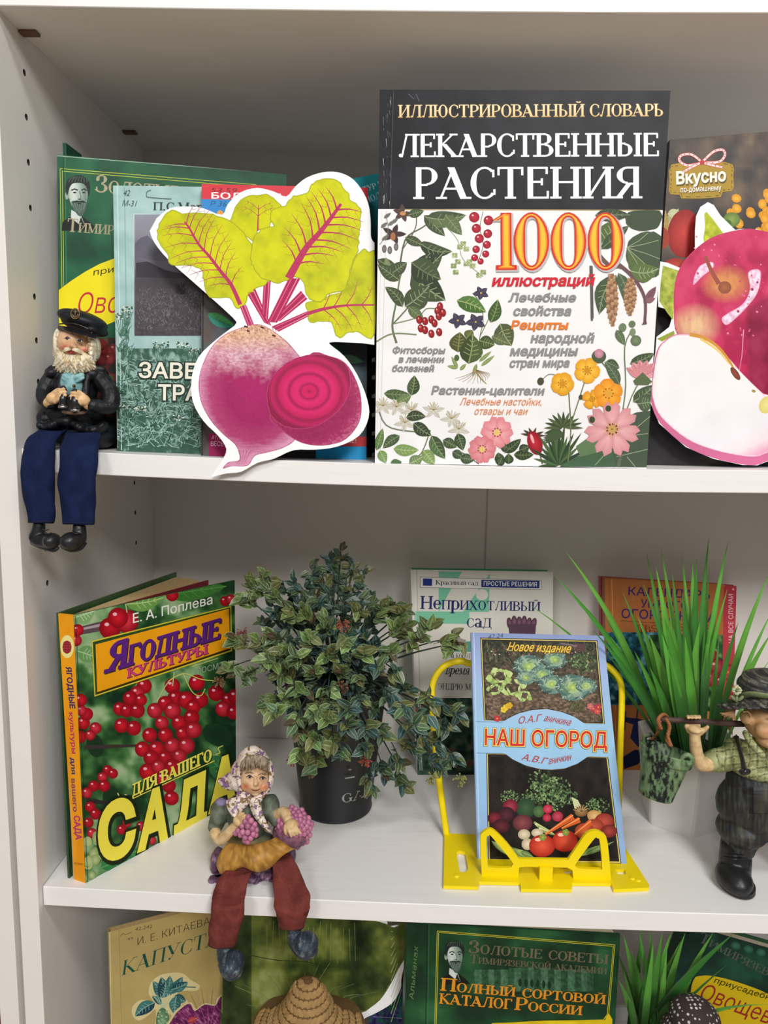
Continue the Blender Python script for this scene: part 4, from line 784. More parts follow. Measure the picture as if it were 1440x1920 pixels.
    for i in range(40): a = i*.157; A.line([(975+50*math.cos(a), 1380+45*math.sin(a)), (975+72*math.cos(a), 1380+64*math.sin(a))], 2, '8a0c40', up=False)
outl = smoothp([(45, 322), (130, 260), (240, 252), (330, 262), (442, 302), (480, 235), (560, 163), (660, 138), (760, 160), (835, 190), (890, 130), (960, 75), (1060, 42), (1150, 42), (1230, 75), (1290, 140), (1335, 230), (1350, 330), (1352, 430), (1364, 462), (1374, 472)], 3, False).tolist()+[(1374, 560), (1373, 1095)]+smoothp([(1300, 1085), (1150, 1078), (1110, 1080), (1102, 1092), (1190, 1165), (1270, 1280), (1330, 1430), (1338, 1540), (1280, 1650), (1150, 1715), (1010, 1735), (880, 1738), (760, 1790), (660, 1815), (560, 1870), (470, 1880), (375, 1905)], 3, False).tolist()+smoothp([(450, 1790), (470, 1730), (420, 1650), (330, 1560), (265, 1440), (258, 1300), (300, 1170), (400, 1070), (490, 1000), (525, 970), (510, 930), (300, 740), (120, 580), (30, 470), (2, 400)], 3, False).tolist()
cutout('beetroot_cutout', 'paper cutout of a beetroot with yellow-green leaves leaning over the shelf edge', 'paper cutout', outl, (280, 310, 3.2545), ((400, 893, -.0015), (640, 325, .040), (290, 430, .026)), art_beet, gain=1.0)
# paper apple
def art_apple(A):
    A.poly([(352, 640), (345, 600), (355, 540), (350, 470), (362, 456), (400, 500), (462, 585), (420, 610)], 'a9b414'); A.fill([(352, 640), (345, 600), (355, 540), (352, 475), (400, 505), (460, 585), (420, 610)], lambda x, y: ramp(fbm(x/30, y/30, 4), [(.3, '8f9c1a'), (.7, 'c2cc2a')]), 8)
    A.fill([(125, 750), (212, 778), (195, 850), (186, 940), (182, 1050), (150, 1010), (106, 945), (112, 850)], lambda x, y: ramp(fbm(x/20, y/20, 6), [(.3, '83902c'), (.7, 'b4bf4e')]), 7, edge='9aa63a')
    A.poly([(92, 1150), (185, 1105), (190, 1125), (120, 1165)], '8c9a34')
    R = smoothp([(185, 1000), (190, 850), (230, 740), (320, 645), (420, 585), (560, 552), (640, 555), (760, 590), (860, 680), (930, 850), (940, 1050), (900, 1250), (800, 1450), (600, 1420), (300, 1200), (200, 1120)], 4)
    def red(x, y):
        c = ramp(fbm(x/70, y/90, 3)-.0, [(.3, 'a81c4a'), (.5, 'bf2a58'), (.75, 'c93a66')])
        d = np.hypot((x-470)/150, (y-850)/110); k = np.clip(1-d, 0, 1)[:, None]*1.4*(.6+.8*fbm(x/14, y/30, 7))[:, None]; k = np.clip(k, 0, 1)
        c = c*(1-k)+hexc('d08a50')*k
        g = np.clip(1-np.hypot((x-300)/150, (y-1080)/130), 0, 1)[:, None]*1.3*(.6+.6*fbm(x/12, y/40, 9))[:, None]; g = np.clip(g, 0, 1); c = c*(1-g)+hexc('e0b98e')*g
        m = (x > 560+(y-880)*-.05)*(y > 880+abs(x-640)*.2)*1.0; m = np.clip((x-575+(1470-y)*.02)/30, 0, 1)*np.clip((y-880-(720-x)*.6)/40, 0, 1); m = m[:, None]
        return c*(1-m*.45)
    A.fill(R, red, 7, edge='b83060')
    for p, w in (([(290, 850), (300, 800), (330, 750), (390, 730), (400, 760), (340, 810), (300, 850)], 0), ([(590, 790), (640, 770), (660, 800), (640, 900), (580, 980), (520, 1040), (470, 1075), (445, 1040), (480, 1010), (560, 960), (600, 880)], 0)): A.fill(smoothp(p, 4), lambda x, y: ramp(fbm(x/14, y/14, 3), [(.3, 'd7a5c0'), (.6, 'e9d9e8')]), 6, edge='dba6c4')
    for (x, y, q) in [(612, 880, 9), (595, 920, 4), (640, 842, 7), (535, 1000, 8)]: A.ell(x, y, q, q, '9a3a6a', n=8)
    for i in range(40): A.ell(260+rnd.random()*420, 590+rnd.random()*560, 4+rnd.random()*5, 3+rnd.random()*3, rnd.choice(['d9668a', 'e08aa4', 'c9446e']), rnd.random()*90, 7, up=False)
    A.up(); A.line([(355, 700), (390, 780), (430, 850)], 18, '96493c', 26, sm=3); A.ell(462, 870, 36, 34, '8a4a34', cin='a5603c')
    A.line([(565, 1100), (555, 1250), (540, 1330)], 5, 'e39ab8', 2)
    Fl = smoothp([(62, 1500), (60, 1400), (90, 1220), (140, 1155), (200, 1125), (300, 1130), (400, 1175), (480, 1260), (545, 1340), (640, 1440), (740, 1530), (860, 1600), (900, 1700), (820, 1790), (700, 1815), (640, 1837), (560, 1835), (400, 1800), (250, 1735), (110, 1610)], 4)
    A.poly(Fl, 'c96a92'); c0 = np.array([400, 1480]); In = c0+(Fl-c0)*[.985, .93]+[4, -22]
    A.fill(In, lambda x, y: ramp(np.clip((y-1500+abs(x-420)*.45)/420, 0, 1)+.04*(fbm(x/18, y/50, 4)-.5), [(0, 'e9e6e6'), (.55, 'e6e4ea'), (.75, 'e7d9de'), (.9, 'dfa0ba')]), 6, edge='e6c4d0')
    A.line([(270, 1125), (350, 1145), (420, 1190), (480, 1260), (520, 1330)], 22, 'c98f3a', 10, sm=3); A.line([(330, 1150), (420, 1210), (490, 1290)], 14, 'e3c26a', 6, sm=3)
    A.ell(520, 1340, 17, 42, '6e3428', -35, 14, '8e4a34'); A.ell(620, 1435, 12, 8, '9a8a4c', 20, 8); A.ell(690, 1510, 40, 50, 'd6c86a', 30, 12, 'e3dc98')
ao = [(185, 1000), (100, 975), (96, 850), (112, 728), (150, 735), (222, 765), (250, 715), (300, 665), (300, 560), (306, 480), (330, 430), (370, 404), (402, 420), (440, 478), (520, 556), (560, 550), (640, 553), (760, 588), (862, 680), (932, 850), (942, 1050), (902, 1250), (860, 1420), (880, 1600), (905, 1700), (820, 1792), (700, 1817), (640, 1840), (560, 1838), (400, 1804), (250, 1740), (105, 1612), (58, 1500), (55, 1400), (84, 1225), (90, 1140), (160, 1085)]
cutout('apple_cutout', 'paper cutout of a red apple with a white-fleshed slice, right of the dictionary', 'paper cutout', ao, (1200, 240, 2.909), ((1225, 750, .037), (1400, 869, .030), (1350, 400, .046)), art_apple)
# ------------------------------------------------------------------ middle shelf: books and stand
g5 = .55
def art_nepr(A):
    A.z(740, 1030, 4)
    GR = '5f9a80'
    A.poly([(330, 165), (505, 168), (425, 295), (400, 340), (330, 470)], GR); A.poly([(714, 180), (706, 470), (510, 470)], GR); A.ell(655, 340, 46, 42, 'b0ada6')
    A.poly([(150, 465), (560, 468), (560, 560), (150, 555)], GR); A.poly([(400, 690), (620, 690), (620, 770), (400, 770)], '3f7a74')
    A.poly([(190, 205), (1102, 232), (1100, 304), (188, 288)], '565a63'); A.poly([(194, 209), (1098, 235), (1096, 300), (192, 284)], 'b6b4ae'); A.poly([(212, 218), (281, 220), (280, 274), (211, 272)], '1c2b6a')
    A.text('Красивый сад', 308, 264, 626, 270, 34, '2b2f3c', 'serif', .02); A.poly([(650, 228), (1087, 236), (1085, 292), (649, 284)], '1c2b62'); A.text('ПРОСТЫЕ РЕШЕНИЯ', 668, 272, 1066, 279, 33, 'd6d6d2', bold=.012)
    A.text('Неприхотливый', 192, 446, 1092, 464, 96, '1b2450', 'serif', .015); A.text('сад', 541, 585, 726, 586, 96, '242a48', 'serif', .01)
    for i in range(6): A.ell(862+i*36, 548-(i % 2)*8+(i-2)**2*2, 22, 46, '3a2834', -10+i*5, 12, '6a4c5c')
    A.poly([(850, 560), (1060, 560), (1055, 640), (860, 640)], '46323e')
    A.text('за короткое', 405, 815, 640, 818, 50, '3a3d42', 'serif'); A.text('время', 378, 935, 570, 938, 62, '2a2e36', 'serif', .03, shear=.22); A.text('ЭНДРЮ М', 325, 1050, 572, 1054, 46, '3c3f44', 'serif')
    A.fill([(40, 1115), (1240, 1125), (1240, 1700), (100, 1700)], lambda x, y: ramp(fbm(x/40, y/40, 5), [(.3, '0f1a16'), (.5, '22382c'), (.62, '2f4a38'), (.75, '5a3430')]), 12)
    A.line([(165, 150), (205, 1660)], 4, '8b8984'); A.line([(150, 150), (190, 1660)], 2, 'c4c2bd')
book('simple_garden_book', 'white hardcover with green shapes and navy title, standing at the back behind the yellow stand', 2, (783, .225), (1035, .235), (770, 1068, .255), (1037, 1072), .026, 'b9b9b4', '1f7a4a', 'aeaba4', gain=g5, art=art_nepr)

def veg(A, kind, x, y, s, r):
    if kind == 'cab':
        for ring, (n, q, cs) in enumerate(((9, 1.0, ['4c6a66', '66857e', '3c5854']), (8, .72, ['6f8f78', '89a58c', '587a68']), (6, .45, ['8fae7a', 'a3bf80', '7a9a62']))):
            for i in range(n): a = 6.283*i/n+ring+r.random()*.4; A.leaf(x, y, x+s*q*math.cos(a), y+s*q*.72*math.sin(a), s*q*1.05, r.choice(cs), 'a9bda8', .06)
        A.ell(x, y, s*.2, s*.17, '8fae4c', cin='c3d67e')
    if kind == 'let':
        for i in range(26): a = r.uniform(0, 6.3); q = r.uniform(.3, 1); A.leaf(x+s*.5*math.cos(a), y+s*.3*math.sin(a), x+s*q*math.cos(a), y+s*q*.7*math.sin(a), s*.48, r.choice(['8fae54', 'a9c46a', '7a9c46', 'bccf84']), 'd5e0a8')
    if kind == 'bush':
        for i in range(90): a = r.uniform(0, 6.3); q = r.random()**.6; A.ell(x+s*q*math.cos(a), y+s*.7*q*math.sin(a), s*.09, s*.06, r.choice(['2c4226', '44603a', '5f7d4c', '86a06a']), r.uniform(0, 180), 7, up=i % 8 == 0)
        A.up()
def art_ogorod(A):
    A.z(790, 1170, 3.2727); r = random.Random(4)
    A.fill([(295, 40), (1120, 60), (1275, 1515), (338, 1490)], lambda x, y: ramp((y-40)/1460+.03*fbm(x/80, y/80), [(0, '8fa0d4'), (.2, '9db6de'), (.45, '9cc9e8'), (.7, '93bce4'), (1, '8ea4d2')]), 30)
    A.line([(322, 50), (360, 1480)], 5, 'c3d5ee'); A.line([(308, 50), (345, 1480)], 4, '7c94bc')
    P1 = [(365, 88), (1076, 104), (1122, 612), (1000, 609), (940, 570), (860, 540), (770, 522), (680, 528), (600, 548), (555, 568), (505, 596), (388, 590)]
    P2 = [(402, 796), (515, 797), (560, 830), (640, 868), (730, 890), (800, 894), (880, 886), (960, 856), (1022, 814), (1142, 818), (1222, 1466), (415, 1450)]
    def sc(Pq, k): c = np.mean(Pq, 0); return [(c[0]+(x-c[0])*k, c[1]+(y-c[1])*k) for x, y in Pq]
    for Pq in (P1, P2): A.poly(sc(Pq, 1.012), '1d2030'); A.poly(Pq, 'd9c66a'); A.poly(sc(Pq, .985), '2a2422')
    Pa = sc(P1, .972); Pb = sc(P2, .972)
    A.fill(Pa, lambda x, y: ramp(fbm(x/14, y/9, 3)-np.clip((300-y)/900, 0, .25)+.12*(y > 430), [(.2, '1f2419'), (.4, '3a3e2c'), (.5, '524438'), (.65, '64503f'), (.8, '8a7462')]), 6)
    grass(A, 390, 130, 1060, 240, 260, 34, ['4c5c34', '2c3a20', '6b7a46', '8a9460', '39482a'], 3, 3)
    for i in range(30): A.ell(r.uniform(400, 1050), r.uniform(130, 190), 5, 4, r.choice(['c96a8a', 'd9c9c9', 'b05060']), n=6, up=False)
    A.up(); A.poly([(940, 120), (1000, 122), (1010, 170), (945, 168)], '5a3c3c'); A.poly([(860, 115), (960, 130), (950, 142), (850, 124)], '7a6a6a')
    veg(A, 'bush', 1000, 240, 90, r); veg(A, 'let', 480, 320, 90, r); veg(A, 'let', 560, 390, 100, r); veg(A, 'let', 450, 400, 60, r); veg(A, 'let', 630, 440, 60, r)
    for x, y, s in ((660, 260, 100), (820, 220, 80), (740, 310, 80), (640, 330, 60), (800, 370, 85), (930, 390, 115), (1010, 380, 70)): veg(A, 'cab', x, y, s, r)
    for x, y, c in ((520, 510, 'd9b92a'), (505, 525, 'e3c83c'), (540, 500, 'd0a820'), (1055, 520, 'b0404c'), (1080, 535, 'd0505a'), (1035, 505, 'c96a70'), (1085, 510, 'b8384a'), (465, 580, 'c03040')): A.flower(x, y, 20, 5, c, c)
    grass(A, 900, 480, 1000, 540, 40, 30, ['4c6034', '6b7f4c'], 8, 3)
    A.fill(Pb, lambda x, y: ramp(fbm(x/60, y/60, 3), [(.3, '15120f'), (.7, '2a2320')]), 14)
    for x, y, s in ((740, 960, 90), (820, 1010, 100), (880, 1060, 80), (720, 1040, 80), (660, 1070, 60), (800, 1090, 80), (540, 1060, 60), (1080, 1110, 70)): veg(A, 'bush', x, y, s, r)
    A.poly([(920, 1060), (960, 1080), (1000, 1160), (950, 1170)], 'c9cfa0')
    for x, y, rx, ry, c, ci, ro in ((640, 1130, 60, 62, '24402a', '3f5c3c', 10), (545, 1120, 46, 46, '6a1626', 'a83c50', 0), (520, 1170, 55, 50, '2c161e', '5a2a36', 0), (450, 1190, 44, 38, '4a1620', '8a2c3c', 0), (490, 1240, 55, 45, '36161c', '6a2a34', 0), (620, 1220, 60, 52, '5a2830', '8e4a50', 0), (720, 1150, 34, 36, '3c5a34', '5c7a4c', 0), (775, 1135, 30, 28, 'a81c34', 'd8506a', 0), (770, 1188, 26, 24, 'a81c34', 'd04a60', 0), (835, 1180, 34, 32, '9c2038', 'c85064', 0), (1065, 1180, 50, 38, 'b88a4a', 'e0bf86', 20), (1120, 1210, 60, 50, '8a2c24', 'bd5044', 0), (1060, 1240, 60, 45, '8e3020', 'c25a40', 0), (1000, 1270, 60, 50, '96381f', 'cf6a44', 0), (1150, 1270, 50, 40, '6a201c', 'a5443a', 0)): A.ell(x, y, rx, ry, c, ro, 18, ci)
    for i in range(7): A.line([(690+i*8, 1215+i*9), (790+i*5, 1270+i*4)], 14, ('8ea05a', 'dfe0b8', 'b9c47a')[i % 3], 6)
    for x0, y0, x1, y1, w in ((760, 1290, 930, 1180, 40), (860, 1255, 970, 1200, 36), (940, 1290, 1040, 1215, 40)): A.line([(x0, y0), (x1, y1)], w*.3, 'cf5c24', w); A.line([(x0, y0-4), (x1, y1-8)], 5, 'ef9a62', 8)
    A.ell(980, 1150, 42, 32, '6e5030', 0, 14, 'a8804c')
    for i in range(14): a = 3.4+i*.2; A.line([(980, 1150), (980+50*math.cos(a), 1150+44*math.sin(a))], 3, ('d0b080', '5a4028')[i % 2], up=False)
    A.up()
    for x, y, rx, ry in ((630, 1290, 38, 32), (710, 1280, 36, 26), (650, 1350, 36, 36)): A.ell(x, y, rx, ry, 'b8a888', 0, 16, 'e6dcc4')
    for x, y, q in ((880, 1330, 78), (740, 1360, 80)): A.ell(x, y, q, q*.85, 'a82418', 0, 24, 'e25a40'); A.ell(x-25, y-38, 20, 11, 'f6c0a8', 0, 10); A.flower(x+5, y-52, 22, 5, '6a8a3c', '8aa852')
    for i in range(9): A.leaf(430+i*22, 1330+i*8, 560+i*16, 1430, 34, ('7f9a58', '9ab26c', '64824a')[i % 3], 'c3d09a')
    for i in range(7): A.leaf(880+i*20, 1440-i*4, 1060+i*20, 1370-i*6, 30, ('5c7a44', '7f9a58', '8aa462')[i % 3], 'b9c68c')
    A.text('Новое издание', 527, 164, 925, 178, 52, '7a5a14', bold=.03, shear=.3, dx=2, dy=3); A.text('Новое издание', 527, 163, 925, 177, 52, 'efc94a', bold=.012, shear=.3)
    A.text('О.А.Г', 593, 612, 745, 594, 42, 'b8402e', shear=.35); A.text('аничкина', 748, 594, 922, 626, 44, 'b8402e', shear=.35)
    A.text('А.В.Г', 612, 832, 775, 862, 40, 'b8402e', shear=.35); A.text('аничкин', 780, 860, 930, 832, 42, 'b8402e', shear=.35)
    for bd, c in ((.07, '4a3a14'), (.055, 'e9df7a'), (.015, 'cf2f2c')): A.text('НАШ ОГОРОД', 390, 741, 1136, 760, 98, c, bold=bd)
    A.line([(335, 596), (500, 602)], 3, '7fa0b8'); A.line([(340, 790), (500, 792)], 3, '7fa0b8'); A.text('42.24', 408, 92, 508, 82, 28, '4a4a66', shear=.3, bold=-.014)
book('our_garden_book', 'light blue paperback with two vegetable photos, held upright by the yellow stand', 2, (895, .066), (1176, .066), (883, 1186, .13), (1132, 1192), .007, '8fa8cc', '9ab0d4', '9ab0d4', hard=False, cov=.0006, art=art_ogorod)

def art_kal(A):
    A.z(1040, 1000, 3.6); r = random.Random(2)
    A.line([(365, 300), (400, 1600)], 8, 'a5602c'); A.line([(385, 300), (420, 1600)], 4, 'd89a60')
    for t, x0, y0, x1, y1, h in (('КАЛЕНДАРЬ', 497, 416, 1046, 444, 56), ('УМНОГО', 580, 499, 900, 515, 55), ('ОГОРОДНИКА', 450, 570, 1088, 600, 62)): A.text(t, x0, y0, x1, y1, h, '3d2c68', bold=.012)
    A.line([(440, 590), (1090, 628)], 3, '5a2c1c'); A.text('СБОРА КУЛЬТУ', 560, 640, 1065, 664, 26, '6a2c1c'); A.text('ВЫРАСТАВ', 580, 668, 1050, 692, 26, '6a2c1c')
    A.fill([(350, 668), (700, 685), (640, 1160), (360, 1140)], lambda x, y: ramp(fbm(x/30, y/30, 4), [(.3, '0f2a30'), (.45, '1c4a5a'), (.6, '2a6a86'), (.75, '7aa8ae')]), 9)
    A.fill([(690, 685), (1150, 715), (1150, 1200), (640, 1160)], lambda x, y: ramp(fbm(x/36, y/36, 6), [(.3, '16301c'), (.5, '2c5230'), (.65, '3f6a3a'), (.8, '7a9a5c')]), 10)
    for x, y, q in ((1040, 830, 60), (1090, 900, 55), (1010, 900, 50), (1060, 980, 55), (1120, 1000, 40)): A.berry(x, y, q, '7a1c28', 'b04a54', 'd8a0a4')
    A.poly([(470, 1240), (560, 1250), (660, 1275), (660, 1300), (560, 1290), (600, 1360), (640, 1440), (560, 1440), (510, 1380), (530, 1290), (470, 1270)], '1c2450'); A.line([(480, 1200), (470, 1330)], 8, '1c2450'); A.line([(560, 1180), (550, 1290)], 8, '1c2450')
    A.poly([(460, 1510), (540, 1460), (640, 1470), (560, 1560), (470, 1590)], '141c38')
def art_red(A):
    A.z(1040, 1000, 3.6)
    A.poly([(300, 285), (1150, 310), (1150, 360), (300, 345)], 'a85c34'); A.poly([(300, 295), (345, 297), (400, 1610), (330, 1610)], '8c2a34')
    A.text('НА ВСЕ СЛУЧАИ', 1206, 740, 1204, 410, 32, 'd59aa0', bold=.012, cap=(-1, 0), shear=0) ; A.ell(1205, 378, 7, 7, 'd59aa0', n=8)
    A.text('ЛЕТО ПРО', 345, 620, 335, 420, 20, 'c07a80', cap=(-1, 0))
    for i in range(11): A.poly([(1160, 880+i*48), (1205, 886+i*48), (1200, 900+i*48), (1158, 896+i*48)], ('6a2420', 'b05c34')[i % 2])
    A.poly([(1150, 1180), (1215, 1180), (1205, 1400), (1150, 1400)], '4c2420')
book('almanac_book', 'red hardcover almanac seen as a strip with vertical lettering, behind the orange calendar book', 2, (1131, .268), (1372, .268), (1126, 1082, .284), (1381, 1099), .010, '8c2a34', '8c2a34', '94303a', gain=g5, art=art_red)
book('calendar_book', 'orange hardcover garden calendar with purple title, standing behind the grass plant', 2, (1137, .25), (1352, .25), (1134, 1084, .27), (1357, 1096), .012, 'a05a34', 'a05a34', 'ab6a3c', gain=.88, art=art_kal)

# ---- the currant book, standing open
zb = shelf_z(2, .03)
sR = on_shelf(160.4, 1656, 2); fR = foot(443, .157, 2)
TL3 = P(137.5, 1153.5, .0155); Nb = plane3(sR, fR, TL3)
quad = np.array([proj(sR), proj(fR), (440, 1088), (137.5, 1153.5)]); d_ = rays(quad); Qb = C+d_*(((sR-C)@Nb)/(d_@Nb))[:, None]
bk = thing('berry_book', sR, 'berry growing book with orange spine and red currants, standing half open at left', 'book')
def art_cur(A):
    A.z(80, 1050, 3.0475); r = random.Random(6)
    A.fill([(150, 60), (1130, 60), (1130, 1900), (150, 1900)], lambda x, y: ramp(fbm(x/110, y/110, 4, 3)+.1*(fbm(x/30, y/30, 5)-.5)-.12*np.clip((x-700)/400, 0, 1), [(.25, '12301c'), (.42, '28502a'), (.55, '4a7a44'), (.68, '8aae7c'), (.8, 'a5b892')]), 9)
    def dark(x, y, s): A.ell(x, y, s, s*.7, '1c3a22', r.uniform(0, 90), 14, '16301c')
    for p in ((300, 1060, 70), (400, 1370, 80), (520, 1400, 70), (1000, 1000, 90), (1050, 900, 60)): dark(*p)
    A.line([(190, 410), (350, 375)], 44, '5a4a50', 56); A.line([(200, 400), (350, 368)], 12, 'a89aa0', 16); A.line([(240, 1070), (540, 1060)], 26, '3a3430', 14); A.line([(250, 1370), (420, 1400), (560, 1450)], 26, '2c2a28', 16)
    A.leaf(180, 330, 300, 290, 110, '7da86c', 'c3dab0'); A.leaf(200, 520, 320, 560, 100, '6a9a5c', 'b9d4a5'); A.leaf(470, 250, 690, 215, 100, '6a9a4c', 'b9d48c', .05); A.leaf(700, 200, 1050, 150, 110, '3f7a34', '5c9a4c'); A.leaf(560, 900, 540, 700, 130, '5a9a5c', '86ba7c'); A.leaf(1090, 1250, 930, 1120, 130, '2f6a3a', '4c8a50')
    def bunch(pts, q): 
        for x, y in pts: A.berry(x, y, q*r.uniform(.85, 1.1), '8a0a18', r.choice(['d81e30', 'c41a2c', 'e0384a']), 'f0b4c0')
    bunch([(385, 390), (480, 350), (430, 330)], 62); bunch([(740, 200)], 40); bunch([(1040, 235), (1075, 225)], 28); bunch([(200, 400), (190, 460)], 34)
    bunch([(580, 720), (540, 760), (500, 790), (440, 850), (480, 860), (540, 860), (450, 945), (520, 960), (560, 800)], 42)
    bunch([(740, 720), (760, 790), (700, 820), (640, 860), (740, 860), (820, 800), (880, 700), (900, 800), (860, 840), (680, 930), (780, 930), (850, 900), (610, 1000), (700, 1000), (800, 990), (860, 970), (570, 1080), (650, 1080), (740, 1060), (820, 1060), (620, 1130), (700, 1130), (780, 1120), (600, 1210), (660, 1180), (740, 1180), (720, 1290), (735, 1360), (690, 1250)], 46)
    bunch([(990, 760), (1060, 800), (1030, 850), (1090, 870), (1100, 780)], 44); bunch([(230, 930), (250, 880), (300, 960), (210, 1010), (270, 1000), (220, 860), (215, 800)], 36)
    bunch([(370, 1200), (340, 1240), (400, 1220), (350, 1290), (290, 1290), (250, 1330), (270, 1410), (300, 1450), (260, 1500), (280, 1560)], 32); bunch([(480, 1500), (560, 1520), (620, 1600), (450, 1540)], 30)
    for i in range(14): A.ell(290+r.uniform(-40, 40), 1560+r.uniform(0, 250), 26, 30, r.choice(['8aa05c', 'a5b878', '6a8a4c']), 0, 10, 'b9c890')
    A.leaf(330, 1760, 560, 1650, 120, '2f7a3f', '5c9a5c')
    for p in (((480, 300), (470, 240)), ((740, 720), (750, 640)), ((650, 810), (720, 690), (800, 650))): A.line(p, 6, 'b5c480', sm=3)
    A.text('Е. А. Поплева', 515, 360, 968, 250, 54, 'f0f0ea', bold=.008, cap=(-.02, -1))
    A.poly([(278, 462), (1076, 262), (1080, 520), (294, 780)], 'd8c83a'); A.poly([(284, 468), (1070, 269), (1074, 514), (300, 771)], '2a4a24'); A.poly([(300, 482), (1062, 278), (1068, 506), (310, 756)], 'efa316')
    A.line([(310, 760), (1064, 510)], 10, '3a2c12')
    for dx, c in ((6, '3a2a20'), (0, '5c2480')): A.text('^Ягодные', 356+dx, 640+dx, 1024+dx, 440+dx, 150, c, 'serif', .09, shear=.12, cap=(-.02, -1))
    A.text('КУЛЬТУРЫ', 482, 672, 940, 533, 52, '5a1a34', 'serif', .10, cap=(-.02, -1), dx=3, dy=3); A.text('КУЛЬТУРЫ', 482, 672, 940, 533, 52, 'c9407a', 'serif', .06, cap=(-.02, -1))
    A.text('·РОСМЭН·', 870, 655, 1075, 602, 34, '9aaa94', cap=(-.02, -1))
    A.line([(720, 690), (800, 648), (900, 680), (980, 690)], 5, 'c9cf6a', sm=4); A.line([(800, 648), (850, 750), (900, 775), (925, 735)], 5, 'c9cf6a', sm=4); A.line([(850, 610), (880, 600), (1000, 560)], 4, 'c9cf6a', sm=3)
    A.text('ДЛЯ ВАШЕГО', 512, 1350, 962, 1145, 66, '1c2c14', 'serif', .10, cap=(-.02, -1), dx=3, dy=4); A.text('ДЛЯ ВАШЕГО', 512, 1348, 962, 1143, 66, 'f0e25c', 'serif', .07, cap=(-.02, -1)); A.line([(490, 1372), (980, 1146)], 5, 'e6da5c')
    A.line([(425, 1330), (450, 1370), (480, 1360), (470, 1340), (440, 1365)], 6, 'e6da8c', sm=4); A.line([(985, 1110), (1010, 1100), (1000, 1075), (1028, 1060)], 6, 'c9cf6a', sm=4)
    for bd, c, o in ((.10, '18240f', 5), (.05, 'efe04c', 0)):
        for ch, x0, y0, x1, y1, h in (('С', 330, 1722, 515, 1655, 300), ('А', 553, 1648, 722, 1580, 290), ('Д', 757, 1560, 942, 1478, 265), ('А', 958, 1430, 1110, 1370, 262)):
            A.text(ch, x0+o, y0+o, x1+o, y1+o, h, c, bold=bd, cap=(-.02, -1), shear=.08 if ch != 'С' else 0)
    A.line([(185, 320), (255, 1840)], 3, '16301c')
A = Art(sR, Nb, quad, 1.0); A.poly(quad, '2f5a34', raw=True); art_cur(A); Vc, cc = A.done(); k = len(Vc); bk2 = Qb-Nb*.002
mk('front_cover', np.concatenate([Vc, Qb, bk2]), A.Fc+[(k, k+1, k+5, k+4), (k+1, k+2, k+6, k+5), (k+2, k+3, k+7, k+6), (k+3, k, k+4, k+7), (k+7, k+6, k+5, k+4)], PRINT, bk, cols=np.concatenate([cc, np.broadcast_to(hexc('2f5a34'), (8, 3))]))
sL = on_shelf(139, 1649, 2); sLt = P(109, 1150.5, sL[1]+.001); SQ = np.array([sL, sR+[0, 0, 0], Qb[3], sLt]); Ns = plane3(sL, sR, sLt)
qs = np.array([proj(p) for p in SQ]); A = Art(sL, Ns, qs, 1.0); A.poly(qs, 'e89a12', raw=True); A.z(80, 1050, 3.0475)
A.fill([(80, 300), (260, 300), (260, 1860), (80, 1860)], lambda x, y: ramp(fbm(x/30, y/200, 3), [(.3, 'e39410'), (.7, 'eda01c')]), 12)
A.ell(140, 495, 39, 66, 'e6df8c', 0, 20, 'f0e9a0'); A.ell(139, 498, 26, 38, '8a1c24', 0, 12, 'b8384a')
for i in range(12): A.ell(139+(i % 3-1)*13, 475+(i//3)*15, 9, 9, '7a1420', 0, 8, 'c04a58', up=False)
A.up()
for t, x0, y0, x1, y1, h, c, sz in (('ЯГОДНЫЕ', 133, 612, 156, 850, 30, '3a2a5c', .04), ('культуры', 150, 872, 168, 1108, 26, 'b83a5c', .03), ('для', 160, 1130, 166, 1225, 24, '3a3a6c', .03), ('вашего', 164, 1250, 176, 1440, 24, '8a4a5c', .03), ('САДА', 178, 1462, 190, 1600, 34, 'b83a6c', .04)): A.text(t, x0, y0, x1, y1, h, c, bold=sz, cap=(1, -.08), shear=.1)
A.text('·РОСМЭН·', 178, 1738, 232, 1745, 12, '5a3a14')
Vc, cc = A.done(); k = len(Vc); mk('spine', np.concatenate([Vc, SQ, SQ-Ns*.0018]), A.Fc+[(k, k+1, k+5, k+4), (k+1, k+2, k+6, k+5), (k+2, k+3, k+7, k+6), (k+3, k, k+4, k+7), (k+7, k+6, k+5, k+4)], PRINT, bk, cols=np.concatenate([cc, np.broadcast_to(hexc('e89a12'), (8, 3))]))
# pages and back cover, fanned behind
zt = (Qb[2]+Qb[3])/2; ztop = Qb[3][2]; d_ = rays((331, 1073))[0]; bt = C+d_*((ztop-C[2])/d_[2]); d_ = rays((386, 1090))[0]; pt = C+d_*((ztop-.003-C[2])/d_[2])
def slab(p, q, z1, th, name, m, par, z0=None, lab=None):
    p, q = np.array(p[:2]), np.array(q[:2]); dd = (q-p)/np.linalg.norm(q-p); n = np.array([-dd[1], dd[0]]); cr = [p, q, q+n*th, p+n*th]; b = MB()
    b.prism([(*c, shelf_z(2, c[0]) if z0 is None else z0) for c in cr], [(*c, z1) for c in cr]); return b.out(name, m, par, label=lab)
GC = vmat('currant_back_cover', .42, .22)
o = slab(sLt, bt, ztop, .002, 'back_cover', mat('green_berry_cover', '2c4a2c', .4, 30, .35, bump=.05), bk, z0=zb)
u2 = lambda a, b, t: a+(b-a)*t
V = []; n = 9
A0 = u2(sLt, Qb[3], .25); A1 = u2(sLt, Qb[3], .9)
b = MB(); cr = [A0, u2(bt, pt, .06)-[.002, .003, 0], u2(bt, pt, .5)+[0, .002, 0], u2(bt, pt, .93)+[0, -.002, 0], A1+[.003, .002, 0]]
b.prism([(c[0], c[1], zb+.003) for c in cr], [(c[0], c[1], ztop-.004) for c in cr]); b.out('page_block', OLDP, bk)
